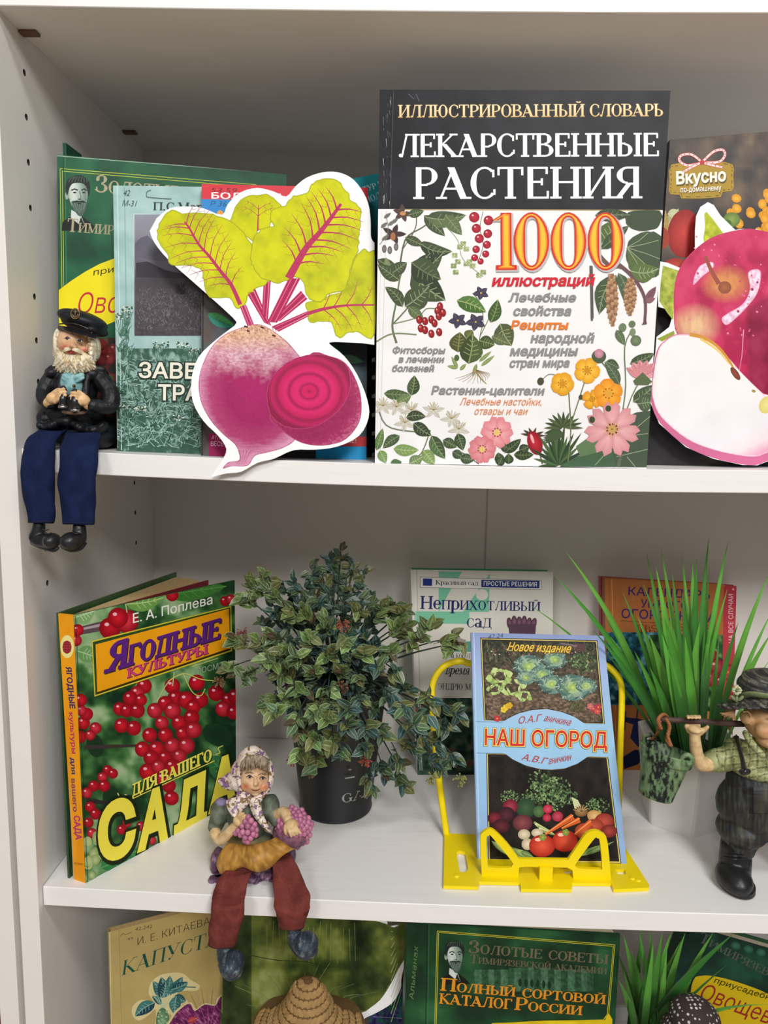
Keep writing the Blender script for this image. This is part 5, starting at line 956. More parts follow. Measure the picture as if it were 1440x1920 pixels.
slab(u2(Qb[3], Qb[2], .05)+np.array([-.0005, .004, 0]), pt+np.array([.002, .002, 0]), ztop-.002, .0006, 'endpaper', mat('maroon_endpaper', '6a1a24', .6), bk, z0=zb+.002)

# ---- yellow stand
YEL = mat('yellow_metal', 'f2d800', .38, 30, .03, bump=.05, spec=.4)
st = thing('book_stand', (.41, .06, shelf_z(2, .41)), 'bright yellow metal book stand with arched back and two triangular clips', 'book stand')
zs = shelf_z(2, .41)+.0005
def Zt(z): 
    def f(p): px = np.array(p)/3.2727+[790, 1170]; d = rays(px)[0]; return C+d*((z-C[2])/d[2])
    return f
T = Zt(zs+.003)
bo = [(135, 1605), (142, 1300), (160, 1285), (1180, 1318), (1262, 1390), (1398, 1600), (1395, 1618), (1180, 1628), (1168, 1590), (925, 1588), (922, 1628), (612, 1625), (608, 1585), (355, 1580), (350, 1612)]
b = MB(); b.plate(bo, [[(215, 1400), (235, 1390), (270, 1400), (288, 1500), (275, 1522), (235, 1520)], [(870, 1500), (920, 1500), (930, 1530), (880, 1530)], [(1190, 1505), (1250, 1505), (1255, 1535), (1205, 1535)]], T, np.array([0, 0, 1.]), .003); b.out('base_plate', YEL, st)
for x, y in ((215, 1545), (1295, 1560), (1330, 1572)): b = MB(); p = T((x, y)); b.lathe([(0, .0012), (.002, .001), (.0026, 0)], p, 10); b.out('stud', YEL, st)
Yl = .043
def TY(p): px = np.array(p)/3.2727+[790, 1170]; return P(px[0], px[1], Yl)
lo = smoothp([(372, 1570), (362, 1330), (372, 1285), (418, 1258), (462, 1280), (530, 1350), (600, 1442)], 3, False).tolist()+[(900, 1447)]+smoothp([(900, 1447), (960, 1360), (1010, 1290), (1062, 1268), (1112, 1285), (1142, 1335), (1166, 1580)], 3, False).tolist()[1:]+[(935, 1580), (928, 1512), (895, 1495), (640, 1490), (600, 1495), (594, 1575)]
h1 = smoothp([(400, 1320), (415, 1300), (432, 1306), (555, 1456), (556, 1484), (535, 1497), (425, 1494), (408, 1480)], 3).tolist(); h2 = smoothp([(1096, 1335), (1080, 1316), (1058, 1322), (952, 1466), (950, 1490), (972, 1500), (1090, 1506), (1110, 1492)], 3).tolist()
Nl = np.array([0, -1., 0])
b = MB(); b.plate(lo, [h1, h2], TY, Nl, .003); b.out('front_clip', YEL, st, label='low clip with two open triangular loops')
b = MB(); a_, c_ = TY((722, 1480)), TY((797, 1592)); b.box((a_[0], Yl-.004, min(a_[2], c_[2])), (c_[0], Yl-.0002, a_[2]), .0003); b.out('clip_tab', YEL, st)
b = MB(); lp = [(838, 1569), (828, 1500), (816, 1400), (810, 1310), (812, 1280), (825, 1256), (845, 1243), (868, 1240), (900, 1245)]; rp = [(1100, 1245), (1130, 1245), (1150, 1258), (1163, 1278), (1166, 1310), (1163, 1400), (1160, 1500), (1157, 1575)]
arch = smoothp(lp+rp, 4, False); Ys_ = np.interp(arch[:, 1], [1240, 1575], [.152, .104])
b.tube([P(x, y, Y) for (x, y), Y in zip(arch, Ys_)],   .0031, 10, flat=.75); b.out('arched_back', YEL, st, smooth=True)
# ------------------------------------------------------------------ bottom shelf
g6 = .92
def art_kap(A):
    A.z(190, 1690, 4.9655); r = random.Random(9)
    A.line([(165, 250), (190, 1200)], 4, '8a7a4c'); A.line([(78, 290), (95, 1200)], 8, 'cbbd92', 5)
    A.text('И. Е. КИТАЕВА', 336, 408, 1015, 212, 68, '3c2a22', bold=-.012, cap=(-.06, -1), shear=.05); A.text('КАПУСТА', 186, 694, 1140, 376, 132, '0f4a3c', 'serif', -.02, cap=(-.06, -1), shear=.22)
    A.text('42.242', 312, 278, 480, 245, 34, '3c3428', shear=.2, bold=-.01, cap=(-.06, -1)); A.line([(180, 325), (200, 300), (230, 310), (280, 285)], 4, '4a4030', sm=3); A.text('49', 240, 365, 298, 355, 26, '4a4030', cap=(-.06, -1), bold=-.01)
    O = lambda pts: A.poly(smoothp(pts, 3), 'c9bd8c')
    O([(290, 1060), (290, 980), (370, 915), (480, 930), (440, 860), (460, 760), (540, 690), (650, 665), (760, 670), (830, 730), (915, 780), (890, 830), (800, 830), (700, 850), (810, 930), (780, 990), (700, 1090), (620, 1050), (640, 1250), (500, 1250), (510, 1010), (440, 1060), (350, 1110)])
    for (x0, y0, x1, y1, w) in [(560, 900, 480, 740, 90), (570, 900, 560, 700, 110), (600, 860, 640, 690, 90), (620, 860, 760, 700, 90), (650, 820, 810, 750, 90), (560, 960, 470, 880, 60), (500, 940, 310, 1070, 120), (680, 880, 790, 930, 90), (700, 880, 690, 1060, 110), (560, 900, 600, 750, 110)]: A.leaf(x0, y0, x1, y1, w, r.choice(['1c4a50', '2a5c5c', '17404a']), '8fb0a8', .06, '3a706c')
    A.line([(640, 870), (740, 800), (880, 800)], 10, '2a5c5c', sm=3)
    for i in range(7): A.line([(575, 1010), (480+i*35, 860)], 5, 'a5b89c', up=False)
    A.up(); A.ell(570, 1120, 62, 130, '3f6a4a', 0, 20, '7aa07a')
    for i in range(20): A.ell(530+r.random()*80, 1020+r.random()*130, 11, 9, '9ab890', n=8, up=False)
    A.up()
    O([(640, 1250), (650, 1070), (760, 960), (840, 940), (880, 1000), (960, 945), (1060, 960), (1080, 900), (1200, 800), (1290, 770), (1340, 780), (1340, 1250)])
    A.fill(smoothp([(660, 1250), (670, 1080), (770, 975), (830, 955), (870, 1020), (960, 960), (1060, 970), (1100, 900), (1200, 820), (1280, 785), (1340, 790), (1340, 1250)], 3), lambda x, y: ramp(fbm((x+y)/50, (x-y)/18, 4), [(.25, '3a1238'), (.5, '6a1c54'), (.65, '8a3a70'), (.8, 'b07a98')]), 10, edge='5a1a4a')
    for i in range(16): a = -2.9+i*.16; A.line([(1000, 1230), (1000+330*math.cos(a), 1230+420*math.sin(a))], 4, ('b56a9a', '4a1440')[i % 2], 2, up=False)
    A.up(); A.leaf(800, 1120, 900, 1080, 60, 'a8323c', 'd08a80')
book('cabbage_book', 'tan book with green slanted title and cabbage drawings, at the left of the lower shelf', 3, (215, .05), (455, .11), (203, 1748, .05), (453, 1682), .006, '9a8a58', '9a8a58', 'a8965f', gain=g6, art=art_kap, m=MATTE, pages=OLDP, hard=False, cov=.0006)
# paper cabbage
def art_cab(A):
    out = smoothp([(0, 100), (200, 60), (700, 80), (1100, 150), (1200, 190), (1290, 160), (1290, 380), (1230, 500), (1180, 600), (1100, 720), (1000, 800), (900, 900), (880, 1500), (0, 1500)], 3)
    A.fill(out, lambda x, y: ramp(fbm(x/120, y/150, 4)-.45*np.clip(1-abs(x-940)/160, 0, 1)*(y < 800)-.3*(x < 160)+.12*np.exp(-((x-480)/330)**2-((y-340)/110)**2)+.10*np.exp(-((x-300)/200)**2-((y-620)/150)**2)-.12*np.exp(-((y-470)/40)**2), [(.05, '15200f'), (.3, '2f3d1e'), (.5, '4f5c28'), (.68, '6f7838'), (.85, '8a9258')]), 12, edge='55622c')
    r = random.Random(3)
    for i in range(16): x = 280+i*42; A.line([(x+r.uniform(-10, 10), 140+r.random()*60), (x+r.uniform(-16, 16), 400+r.random()*60)], 4, '7d8450', 2, up=False)
    A.up()
    for i in range(15): a = -2.75+i*.155+r.uniform(-.05, .05); q = r.uniform(.75, 1.05); A.line([(560+(i-7)*6, 1100), (560+300*math.cos(a), 900+250*math.sin(a)), (560+620*q*math.cos(a+.06), 900+450*q*math.sin(a+.06))], 8, ('66744a', '7d8a60')[i % 2], 2, sm=3, up=False)
    A.up(); A.line([(140, 390), (350, 430), (560, 440), (700, 480), (760, 480)], 6, '2c3818', sm=3)
    for i in range(12): A.line([(1180, 880-i*60), (1260-i*6, 640-i*38)], 4, 'a9b585', 2, up=False)
    A.up()
oc = [(60, 60), (700, 60), (1110, 130), (1150, 190), (1130, 200), (1220, 175), (1295, 200), (1330, 300), (1290, 420), (1256, 560), (1250, 640), (1190, 740), (1080, 810), (980, 860), (910, 930), (880, 1600), (60, 1600)]
cutout('cabbage_cutout', 'paper cutout of a green cabbage with white margin, behind the straw hat', 'paper cutout', smoothp(oc, 3).tolist(), (430, 1690, 3.892), ((500, 1900, .082), (700, 1900, .082), (600, 1740, .088)), art_cab, gain=g6)
def art_lav(A):
    A.z(430, 1690, 3.892); A.fill([(1000, 600), (1320, 600), (1320, 1300), (1000, 1300)], lambda x, y: ramp(fbm(x/14, y/30, 4)+(x-1150)/500*.35, [(.3, '2a2050'), (.45, '4c4090'), (.6, '1c5a40'), (.75, '2a7a5a')]), 9); A.line([(1050, 842), (1300, 856)], 4, 'a5a5b8')
book('lavender_book', 'purple and green book showing a corner between the cabbage cutout and the catalogue', 3, (695, .115), (786, .118), (690, 1745, .13), (782, 1745), .006, '2a2050', '2a2050', '1f3a34', gain=g6, art=art_lav, hard=False, cov=.0006)
def art_kat(A):
    A.z(740, 1700, 3.2727)
    A.fill([(60, 90), (1400, 100), (1380, 1500), (60, 1500)], lambda x, y: ramp(fbm(x/160, y/160, 5)+.15*np.clip(1-abs(x-250)/100, 0, 1)-.1, [(.2, '142e1e'), (.5, '1e4a2c'), (.8, '356a44')]), 26)
    A.line([(200, 100), (178, 1500)], 5, '0f2416'); A.line([(212, 100), (190, 1500)], 3, '3f6a4a')
    for o in (0, 9): A.loop([(270-o, 158-o), (1342+o, 243-o), (1305+o, 660), (1280, 694), (600, 716), (245-o, 1100)], 4, 'b8b030')
    portrait(A, 368, 300, 76)
    def bld(x, y): return ramp(fbm(x/12, y/14, 6)*.6+.25*(np.sin(x/13) > 0), [(.2, '1f3f2a'), (.5, '3a6247'), (.85, '5f8468')])
    A.fill([(480, 385), (1220, 440), (1220, 520), (480, 490)], bld, 7); A.fill([(700, 375), (980, 400), (980, 500), (700, 480)], bld, 6)
    for i in range(6): A.ell(770+i*36, 465+i*3, 11, 26, '14301f', n=12, up=False)
    A.up()
    A.text('^Золотые советы', 450, 282, 1308, 352, 78, '6e6450', 'serif', .02); A.text('^Тимирязевской академии', 462, 343, 1300, 414, 52, '6a604c', 'serif', .01)
    for bd, c, o in ((.07, '4c2c10', 2), (.03, 'cf8a26', 0)):
        A.text('^Полный сортовой', 280+o, 512+o, 1292+o, 597+o, 76, c, 'serif', bd); A.text('^каталог', 272+o, 592+o, 715+o, 628+o, 86, c, 'serif', bd); A.text('^России', 735+o, 630+o, 1148+o, 664+o, 76, c, 'serif', bd)
    A.fill([(420, 770), (600, 716), (900, 698), (1290, 694), (1312, 650), (1335, 690), (1325, 1000), (1200, 1150), (900, 1200), (500, 1150), (262, 1040), (300, 860)], lambda x, y: ramp(fbm(x/60, y/60, 3), [(.3, 'c3a812'), (.7, 'd6c020')]), 12, edge='cdb41a')
    A.text('Альманах', 115, 570, 145, 235, 30, '5f7a4c', cap=(-1, 0), shear=.3)
book('catalogue_book', 'dark green catalogue with bearded portrait and orange title, on the lower shelf', 3, (750, .05), (1140, .07), (764, 1730, .055), (1163, 1752), .018, '1d4a30', '1d4a30', '1d4a30', gain=g6, art=art_kat)
def art_g3(A):
    A.z(1130, 1700, 4.645)
    A.fill([(500, -200), (2400, 100), (2400, 2400), (400, 2400)], lambda x, y: ramp(fbm(x/120, y/120, 5), [(.25, '0f2420'), (.5, '16342a'), (.8, '1f4a36')]), 30)
    for i in range(5): A.ell(1160+i*110, 340+i*30, 44, 34, '1f4a3a', 20, 12, '3a6a54')
    A.text('^Золотые', 960, 130, 1640, 470, 120, '5c5c46', 'serif', 0); A.text('^Тимирязевской', 830, 300, 1700, 740, 90, '4f5548', 'serif', 0)
    A.poly(smoothp([(790, 640), (860, 602), (960, 604), (1120, 640), (1300, 700), (1440, 760), (1700, 900), (1700, 1300), (1000, 1300), (780, 860)], 3), 'c3a812')
    A.text('приусадебное', 966, 660, 1560, 850, 50, '2c3410', shear=.2, bold=.01); A.text('Овощеводство', 830, 800, 2000, 1230, 150, '8e2424', shear=.15, bold=0)
c0 = P(1290, 1735, .145); th_ = math.radians(-17); uu = np.array([math.cos(th_), .05, math.sin(th_)]); ww = np.array([-math.sin(th_), .14, math.cos(th_)]); ww /= np.linalg.norm(ww); uu /= np.linalg.norm(uu)
hh_ = .265; BLc = c0-ww*.235; BLc[2] += 0
lowz = (BLc+uu*.19)[2]; k_ = .235+(lowz+.651)/ww[2]; BLc = c0-ww*k_
book('vegetable_book', 'dark green book with yellow oval leaning sideways at the lower right', None, BLc, BLc+uu*.19, c0, c0+uu*.19, .02, '1d4a30', '1d4a30', '16342a', gain=g6, art=art_g3)
# ------------------------------------------------------------------ figurines and plants
def projv(V): d = np.asarray(V)-C; z = d@fw; return np.stack([720+F*(d@rt)/z, 960-F*(d@upv)/z], 1)
class Fig:
    """sizes and places read in one enlarged view of the photograph; d is millimetres behind the figure's own plane"""
    def __init__(s, ox, oy, sc, Y): s.o = (ox, oy, sc); s.Y = Y
    def p(s, x, y, d=0): return P(s.o[0]+x/s.o[2], s.o[1]+y/s.o[2], s.Y+d/1000)
    def r(s, v): return v/s.o[2]*PX(s.Y)
    def xy(s, V): q = projv(V); return (q[:, 0]-s.o[0])*s.o[2], (q[:, 1]-s.o[1])*s.o[2]
    def e(s, b, x, y, d, rx, ry, rd, rot=0, sub=3, col=None): b.ell(s.p(x, y, d), (s.r(rx), rd/1000, s.r(ry)), Matrix.Rotation(math.radians(rot), 3, 'Y'), sub, col)
    def t(s, b, pts, n=12, sm=4, flat=1, col=None, ends=True):
        a = smoothp([(q[0], q[1]) for q in pts], sm, False); k = len(a); u = np.linspace(0, len(pts)-1, k)
        d = np.interp(u, range(len(pts)), [q[2] for q in pts]); r = np.interp(u, range(len(pts)), [q[3] for q in pts])
        P3 = [s.p(a[i][0], a[i][1], d[i]) for i in range(k)]; b.tube(P3, [s.r(v) for v in r], n, col, flat)
        if ends:
            for i in (0, -1): b.ell(P3[i], (s.r(r[i]),)*3 if flat == 1 else (s.r(r[i]), s.r(r[i])*flat, s.r(r[i])*.6), None, 2, col)
    def face_d(s, c, r, x, y): return c[2]-r[2]*math.sqrt(max(0, 1-((x-c[0])/r[0])**2-((y-c[1])/r[1])**2))
def solid(c): c = hexc(c); return lambda V: np.broadcast_to(c, (len(V), 3))
SK = vmat('painted_resin_skin', .42, .4, .04, 200, .03); RES = vmat('painted_resin', .5, .35, .1, 150, .12); CLOTH = vmat('figure_cloth', .92, .12, .12, 500, .35, bscale=1800)
BLK = vmat('black_boot_resin', .38, .45, .12, 120, .06)
def mixc(a, b, k): k = np.clip(k, 0, 1)[:, None]; return a*(1-k)+b*k
def seat(zc, yc=YS): 
    return zc, yc
def clampfuse(b, name, m, root, paint, zc=None, voxel=.0008, it=5, label=None, disp=None, fac=.5, yc=None, zbot=None):
    o = b.fuse(name, m, root, None, voxel, it, paint, label, disp, fac)
    if zc is not None:
        n = len(o.data.vertices); co = np.empty(n*3); o.data.vertices.foreach_get('co', co); co = co.reshape(-1, 3); base = BASE[root.name]; w = co+base
        m_ = (w[:, 2] < zc) & (w[:, 1] > (yc if yc is not None else YS)); w[m_, 2] = zc; o.data.vertices.foreach_set('co', (w-base).ravel()); o.data.update()
    return o
# ---- the sailor on the upper shelf
f = Fig(20, 560, 4, .017); z1 = shelf_z(1, .05)+.0003
cap = thing('sailor_figurine', (.055, .02, z1), 'bearded sailor figurine in navy cap and coat holding binoculars, legs hanging from the upper shelf', 'figurine')
b = MB()
f.e(b, 480, 660, 14, 175, 190, 15); f.e(b, 480, 860, 16, 235, 170, 19); f.e(b, 520, 1010, 22, 250, 110, 20); f.e(b, 690, 1000, 24, 105, 130, 16); f.e(b, 300, 900, 14, 90, 90, 14)
f.e(b, 345, 560, 12, 75, 60, 13); f.e(b, 640, 570, 14, 85, 70, 14)
f.t(b, [(315, 570, 9, 58), (250, 700, 4, 60), (262, 770, -4, 50), (305, 790, -8, 40)]); f.t(b, [(665, 590, 10, 66), (752, 720, 6, 70), (730, 810, 0, 62), (620, 800, -8, 48)])
for i in range(26):     # flared wavy hem
    t = i/25; x = 232+t*470; y = 925+50*math.sin(t*9+1)*.6+t*45; f.e(b, x, y, -3+7*abs(t-.45)*2+2*math.sin(i*1.1), 32, 36, 6, sub=2)
f.t(b, [(385, 555, 2, 24), (372, 660, -1, 26), (378, 760, -3, 22)]); f.t(b, [(575, 560, 3, 26), (562, 680, -1, 30), (560, 780, -3, 24)])
f.t(b, [(300, 530, 6, 26), (400, 500, 2, 30)]); f.t(b, [(690, 530, 8, 26), (590, 520, 4, 30)])
def pc(V):
    x, y = f.xy(V); return ramp(fbm(x/60, y/40, 3), [(.3, '0e0f12'), (.6, '191b20'), (.85, '2c3036')])
clampfuse(b, 'coat', RES, cap, pc, z1, .0006, 2, disp=lambda w: (fbm(w[:, 0]*260, w[:, 2]*160, 4)-.5)*.0012)
b = MB(); f.e(b, 465, 640, 2, 92, 100, 8); f.e(b, 430, 590, -3, 50, 26, 3, 25); f.e(b, 510, 588, -3, 50, 26, 3, -25); f.e(b, 415, 612, -4, 44, 12, 2, 30); f.e(b, 520, 612, -4, 44, 12, 2, -30)
clampfuse(b, 'shirt', RES, cap, lambda V: ramp(fbm(V[:, 0]*300, V[:, 2]*300, 2), [(.3, '6f9ea4'), (.7, '9cc8cc')]), None, .0005, 3)
b = MB(); f.e(b, 475, 653, -7, 11, 11, 1.5); b.out('button', mat('brass_button', '6b5a3a', .4, metal=.6), cap, smooth=True)
for nm, xs in (('hand', ((320, 745), [(400, 678), (412, 700), (412, 724), (402, 746)], 1)), ('hand', ((545, 760), [(458, 706), (452, 730), (456, 752), (466, 776)], -1))):
    (hx, hy), tips, sg = xs; b = MB(); f.e(b, hx, hy, -11, 52, 44, 5, sg*-25); f.t(b, [(hx-sg*38, hy+38, -8, 38), (hx, hy, -11, 40)])
    for i, (tx, ty) in enumerate(tips): f.t(b, [(hx+sg*15, hy-30+i*20, -13, 16), ((hx+tx)/2+sg*10, (hy-34+i*20+ty)/2-6, -16.5, 14.5), (tx, ty, -16, 11.5)], 8, 3)
    f.t(b, [(hx-sg*2, hy-36, -12, 16), (hx+sg*34, hy-62, -14, 14), (hx+sg*62, hy-60, -14, 11)], 8, 3)
    clampfuse(b, nm, SK, cap, lambda V: ramp(fbm(V[:, 0]*400, V[:, 2]*400, 2), [(.3, 'd3a876'), (.7, 'e6c294')]), None, .00042, 2)
b = MB(); f.t(b, [(395, 690, -14, 25), (392, 800, -17, 29)], 16, 2); f.t(b, [(482, 700, -14, 26), (484, 825, -17, 31)], 16, 2); f.t(b, [(400, 735, -13, 18), (480, 740, -13, 18)], 10, 2); f.t(b, [(395, 670, -14, 20), (395, 690, -14, 28)], 12, 2)
bino = b.out('binoculars', mat('black_gloss', (.015, .015, .018), .25, 60, .1, spec=.6), cap, smooth=True)
for x, y in ((392, 812), (484, 838)):
    b = MB(); b.lathe([(f.r(22), -.001), (f.r(33), -.0008), (f.r(34), .0008), (f.r(27), .001)], f.p(x, y, -17), 20); b.out('lens_ring', mat('steel_ring', (.45, .44, .42), .25, metal=.9), bino, smooth=True)
b = MB(); f.t(b, [(395, 850, -4, 13), (480, 862, -6, 13), (560, 850, -3, 13)], 8, 2, .6); b.out('belt', mat('tan_belt', '8a6a58', .5), cap, smooth=True)
# trousers, boots
NAVY = lambda V: ramp(fbm(V[:, 0]*200, V[:, 2]*120, 2), [(.3, '131d3d'), (.7, '192549')])
def leg(fg, pts, flat, name, root, paint, hem=True, n=28, dz=0.0):
    b = MB(); a = smoothp([(q[0], q[1]) for q in pts], 5, False); k = len(a); u = np.linspace(0, len(pts)-1, k); dd = np.interp(u, range(len(pts)), [q[2] for q in pts]); rr = np.interp(u, range(len(pts)), [q[3] for q in pts])
    V = []; 
    for i in range(k):
        c = fg.p(a[i][0], a[i][1], dd[i]); R = fg.r(rr[i])
        for j in range(n):
            th = 2*math.pi*j/n; w = 1+.035*math.sin(3*th+i*.5)+.03*math.sin(5*th-i*.8+pts[0][0])
            V.append(c+np.array([R*w*math.cos(th), R*flat*w*math.sin(th), .0004*math.sin(th*2+i)]))
    Fc = [(i*n+j, i*n+(j+1) % n, (i+1)*n+(j+1) % n, (i+1)*n+j) for i in range(k-1) for j in range(n)]
    c = fg.p(*a[-1], dd[-1]); R = fg.r(rr[-1])*.9; m0 = len(V)   # turned-in hem
    for j in range(n): V.append(V[(k-1)*n+j]+(c-V[(k-1)*n+j])*.12+np.array([0, 0, .0])); 
    for j in range(n): V.append(V[(k-1)*n+j]+(c-V[(k-1)*n+j])*.2+np.array([0, 0, .006]))
    Fc += [((k-1)*n+j, (k-1)*n+(j+1) % n, m0+(j+1) % n, m0+j) for j in range(n)]+[(m0+j, m0+(j+1) % n, m0+n+(j+1) % n, m0+n+j) for j in range(n)]+[tuple(range(n))]
    b.add(V, Fc); o = b.out(name, CLOTH, root, paint=paint, smooth=True)
    b = MB(); st_ = [V[(k-2)*n+j]*.75+V[(k-1)*n+j]*.25 for j in range(n)]; st_ = [c+(q-c)*1.01 for q in st_]; st_.append(st_[0]); b.tube(st_, .00022, 5); b.out('hem_stitching', mat('dark_thread', '1c1a26', .8), o, smooth=True)
    return o
leg(f, [(330, 985, 6, 105), (275, 1010, -4, 105), (218, 1110, -22, 112), (205, 1230, -27, 120), (208, 1400, -27, 120), (222, 1560, -27, 106), (229, 1678, -27, 94)], .62, 'trouser_leg', cap, NAVY)
leg(f, [(540, 995, 6, 118), (545, 1020, -5, 128), (520, 1120, -22, 138), (503, 1250, -27, 136), (500, 1400, -27, 136), (506, 1560, -27, 124), (508, 1688, -27, 112)], .6, 'trouser_leg', cap, NAVY)
def boot(fg, root, pts, toe, sole, paint, name='shoe', m=None, lab=None, lace=None):
    b = MB(); fg.t(b, pts, 14, 4)
    fg.e(b, toe[0], toe[1], toe[2], toe[3], toe[4], toe[5], toe[6] if len(toe) > 6 else 0)
    o = clampfuse(b, name, m or BLK, root, paint, None, .0006, 4)
    b = MB(); q = smoothp(sole[0], 3); 
    V = []; Fc = []; n = len(q); 
    top = [fg.p(x, y, sole[1]) for x, y in q]
    b = MB(); fg.t(b, [(x, y, d, r) for x, y, d, r in sole[2]], 12, 3, .9); b.out('sole', m or BLK, o, paint=paint, smooth=True)
    if lace:
        b = MB()
        for i, (x, y) in enumerate(lace): fg.t(b, [(x-22, y-6, -37-i*1.5, 4), (x, y+3, -39.5-i*1.5, 5), (x+22, y-4, -37-i*1.5, 4)], 6, 3)
        b.out('laces', mat('black_lace', (.02, .02, .02), .7), o, smooth=True, kind='stuff')
BK = lambda V: ramp(fbm(V[:, 0]*250, V[:, 2]*250, 2), [(.3, '141416'), (.7, '222225')])
boot(f, cap, [(215, 1690, -26, 42), (205, 1750, -26, 50), (195, 1800, -26, 54), (300, 1825, -31, 56)], (308, 1815, -33, 62, 58, 8, 10), ([(0, 0), (1, 0), (1, 1)], 0, [(165, 1830, -26, 20), (240, 1862, -29, 20), (320, 1882, -33, 20), (352, 1868, -33, 14)]), BK, lace=[(262, 1735), (282, 1760)])
boot(f, cap, [(515, 1700, -26, 44), (515, 1770, -27, 52), (505, 1810, -30, 56), (470, 1820, -36, 60)], (452, 1818, -38, 76, 66, 9, -4), ([(0, 0), (1, 0), (1, 1)], 0, [(388, 1858, -38, 16), (450, 1884, -38, 18), (520, 1872, -33, 18), (556, 1835, -28, 16)]), BK, lace=[(495, 1735), (490, 1760)])
# head
fc, fr = (475, 330, 4), (118, 118, 13); fc_d = lambda x, y: f.face_d(fc, fr, x, y)
b = MB(); f.e(b, *fc, fr[0], fr[1], fr[2]); f.e(b, 468, 352, fc_d(468, 352)+.2, 19, 22, 3.4); f.e(b, 455, 362, fc_d(455, 360), 13, 10, 2.4); f.e(b, 484, 364, fc_d(484, 362), 13, 10, 2.2)
f.e(b, 405, 360, fc_d(405, 360)+1.2, 32, 26, 3.4); f.e(b, 548, 380, fc_d(548, 380)+1.4, 34, 26, 3.6); f.e(b, 470, 500, 8, 90, 90, 10)
def pf(V):
    x, y = f.xy(V); c = ramp(fbm(x/40, y/40, 2), [(.3, 'd2a27c'), (.7, 'e2bc98')]); c = mixc(c, hexc('c9705a'), 1.1-np.hypot((x-398)/42, (y-362)/30)); c = mixc(c, hexc('c9705a'), 1.1-np.hypot((x-556)/42, (y-385)/32))
    return mixc(c, hexc('b85c44'), (1-np.hypot((x-450)/34, (y-396)/16))*4)
clampfuse(b, 'face', SK, cap, pf, None, .0005, 3)
for (x, y, a) in ((424, 298, -8), (518, 314, 12)):
    d = fc_d(x, y)-.75; b = MB(); f.e(b, x, y, d+.1, 23, 14, .9, a, 2); eo = b.out('eye', mat('eye_white', 'c9c0ae', .3), cap, smooth=True)
    b = MB(); f.e(b, x-1, y-1, d-.6, 12, 12, .7, 0, 2); f.t(b, [(x-20, y+2, d-.4, 2.6), (x, y-11, d-.9, 4), (x+20, y, d-.4, 2.6)], 6, 3); b.out('iris', mat('eye_dark', (.02, .02, .03), .2), eo, smooth=True, kind='stuff')
b = MB(); f.t(b, [(428, 386, fc_d(430, 388)-.3, 5), (448, 402, fc_d(448, 400)-.8, 9), (470, 396, fc_d(470, 396)-.3, 5)], 8, 3, .6); b.out('lips', mat('red_lips', 'b83a3a', .35), cap, smooth=True)
r_ = random.Random(5); b = MB()
f.e(b, 478, 462, 4, 135, 78, 9.5); f.e(b, 372, 340, 8, 42, 120, 9); f.e(b, 615, 360, 10, 52, 120, 10); f.e(b, 480, 330, 14, 140, 130, 12)
for k in range(3):
    for i in range(30):
        t = (i+.5*(k % 2))/29; a = math.pi*(1.0-t); cx = 475+math.cos(a)*95; x0 = 475+math.cos(a)*(80+k*6); y0 = 405+k*22+20*math.sin(a); L = 70+45*math.sin(a)+r_.uniform(-8, 8)
        x1 = x0+math.cos(a)*70+r_.uniform(-10, 10); y1 = y0+L
        zg_ = 1.3*(i % 2); f.t(b, [(x0, y0, -5-k*-.5+zg_, 9), (x0*.6+x1*.4+12*math.sin(i*1.7), y0*.6+y1*.4, -9.5+zg_+k*1.6+abs(math.cos(a))*5, 10), (x0*.25+x1*.75-12*math.sin(i*1.7), y0*.25+y1*.75, -8+zg_+k*1.8+abs(math.cos(a))*6, 8), (x1+6*math.sin(i*1.7), y1, -4+k*2+abs(math.cos(a))*7, 4)], 6, 3, ends=False)
for s_, x0 in ((-1, 392), (1, 575)):
    for i in range(15):
        y0 = 235+i*17; o_ = r_.uniform(0, 10); f.t(b, [(x0+s_*o_, y0, -1+i % 3, 9), (x0+s_*(28+o_), y0+10, -1+i % 2, 12), (x0+s_*(48+12*math.sin(i*.35)), y0+24, 3, 10), (x0+s_*(50+26*math.sin(i*.22)), y0+46, 7, 5)], 6, 3, ends=False)
for s_ in (-1, 1):
    for i in range(5): f.t(b, [(455+s_*4, 372+i*3, fc_d(455, 375)-1.2, 5), (455+s_*45, 372+i*5+(6 if s_ > 0 else 0), fc_d(455+s_*40, 380)-2, 7), (455+s_*95, 388+i*6+(12 if s_ > 0 else 0), fc_d(455+s_*85, 390)-.2, 3)], 6, 3, ends=False)
BEARD = lambda V: ramp(fbm(V[:, 0]*900, V[:, 2]*250, 4), [(.25, 'c9b48c'), (.5, 'e8dcc0'), (.8, 'f2ead6')])
clampfuse(b, 'beard_and_hair', RES, cap, BEARD, None, .0003, 1, label='cream wavy beard, moustache and hair')
b = MB(); f.t(b, [(398, 250, fc_d(405, 262)-1, 6), (425, 240, fc_d(425, 262)-1.2, 8), (450, 252, fc_d(450, 262)-1, 5)], 6, 3); o1 = b.out('eyebrow', RES, cap, paint=BEARD, smooth=True)
b = MB(); f.t(b, [(496, 252, fc_d(496, 262)-1, 5), (525, 246, fc_d(525, 262)-1.2, 8), (556, 268, fc_d(550, 272)-1, 6)], 6, 3); b.out('eyebrow', RES, cap, paint=BEARD, smooth=True)
b = MB()
f.e(b, 540, 160, 8, 186, 66, 17, 16); f.e(b, 535, 200, 9, 155, 52, 14, 16); f.e(b, 520, 140, 8, 160, 52, 15, 14); f.e(b, 640, 235, 10, 80, 45, 14, 20)
CAPC = lambda V: ramp(fbm(V[:, 0]*400, V[:, 2]*400, 2), [(.3, '0f1116'), (.7, '1b1e26')])
hat = clampfuse(b, 'cap', RES, cap, CAPC, None, .0006, 5)
b = MB(); V = []; K = 18
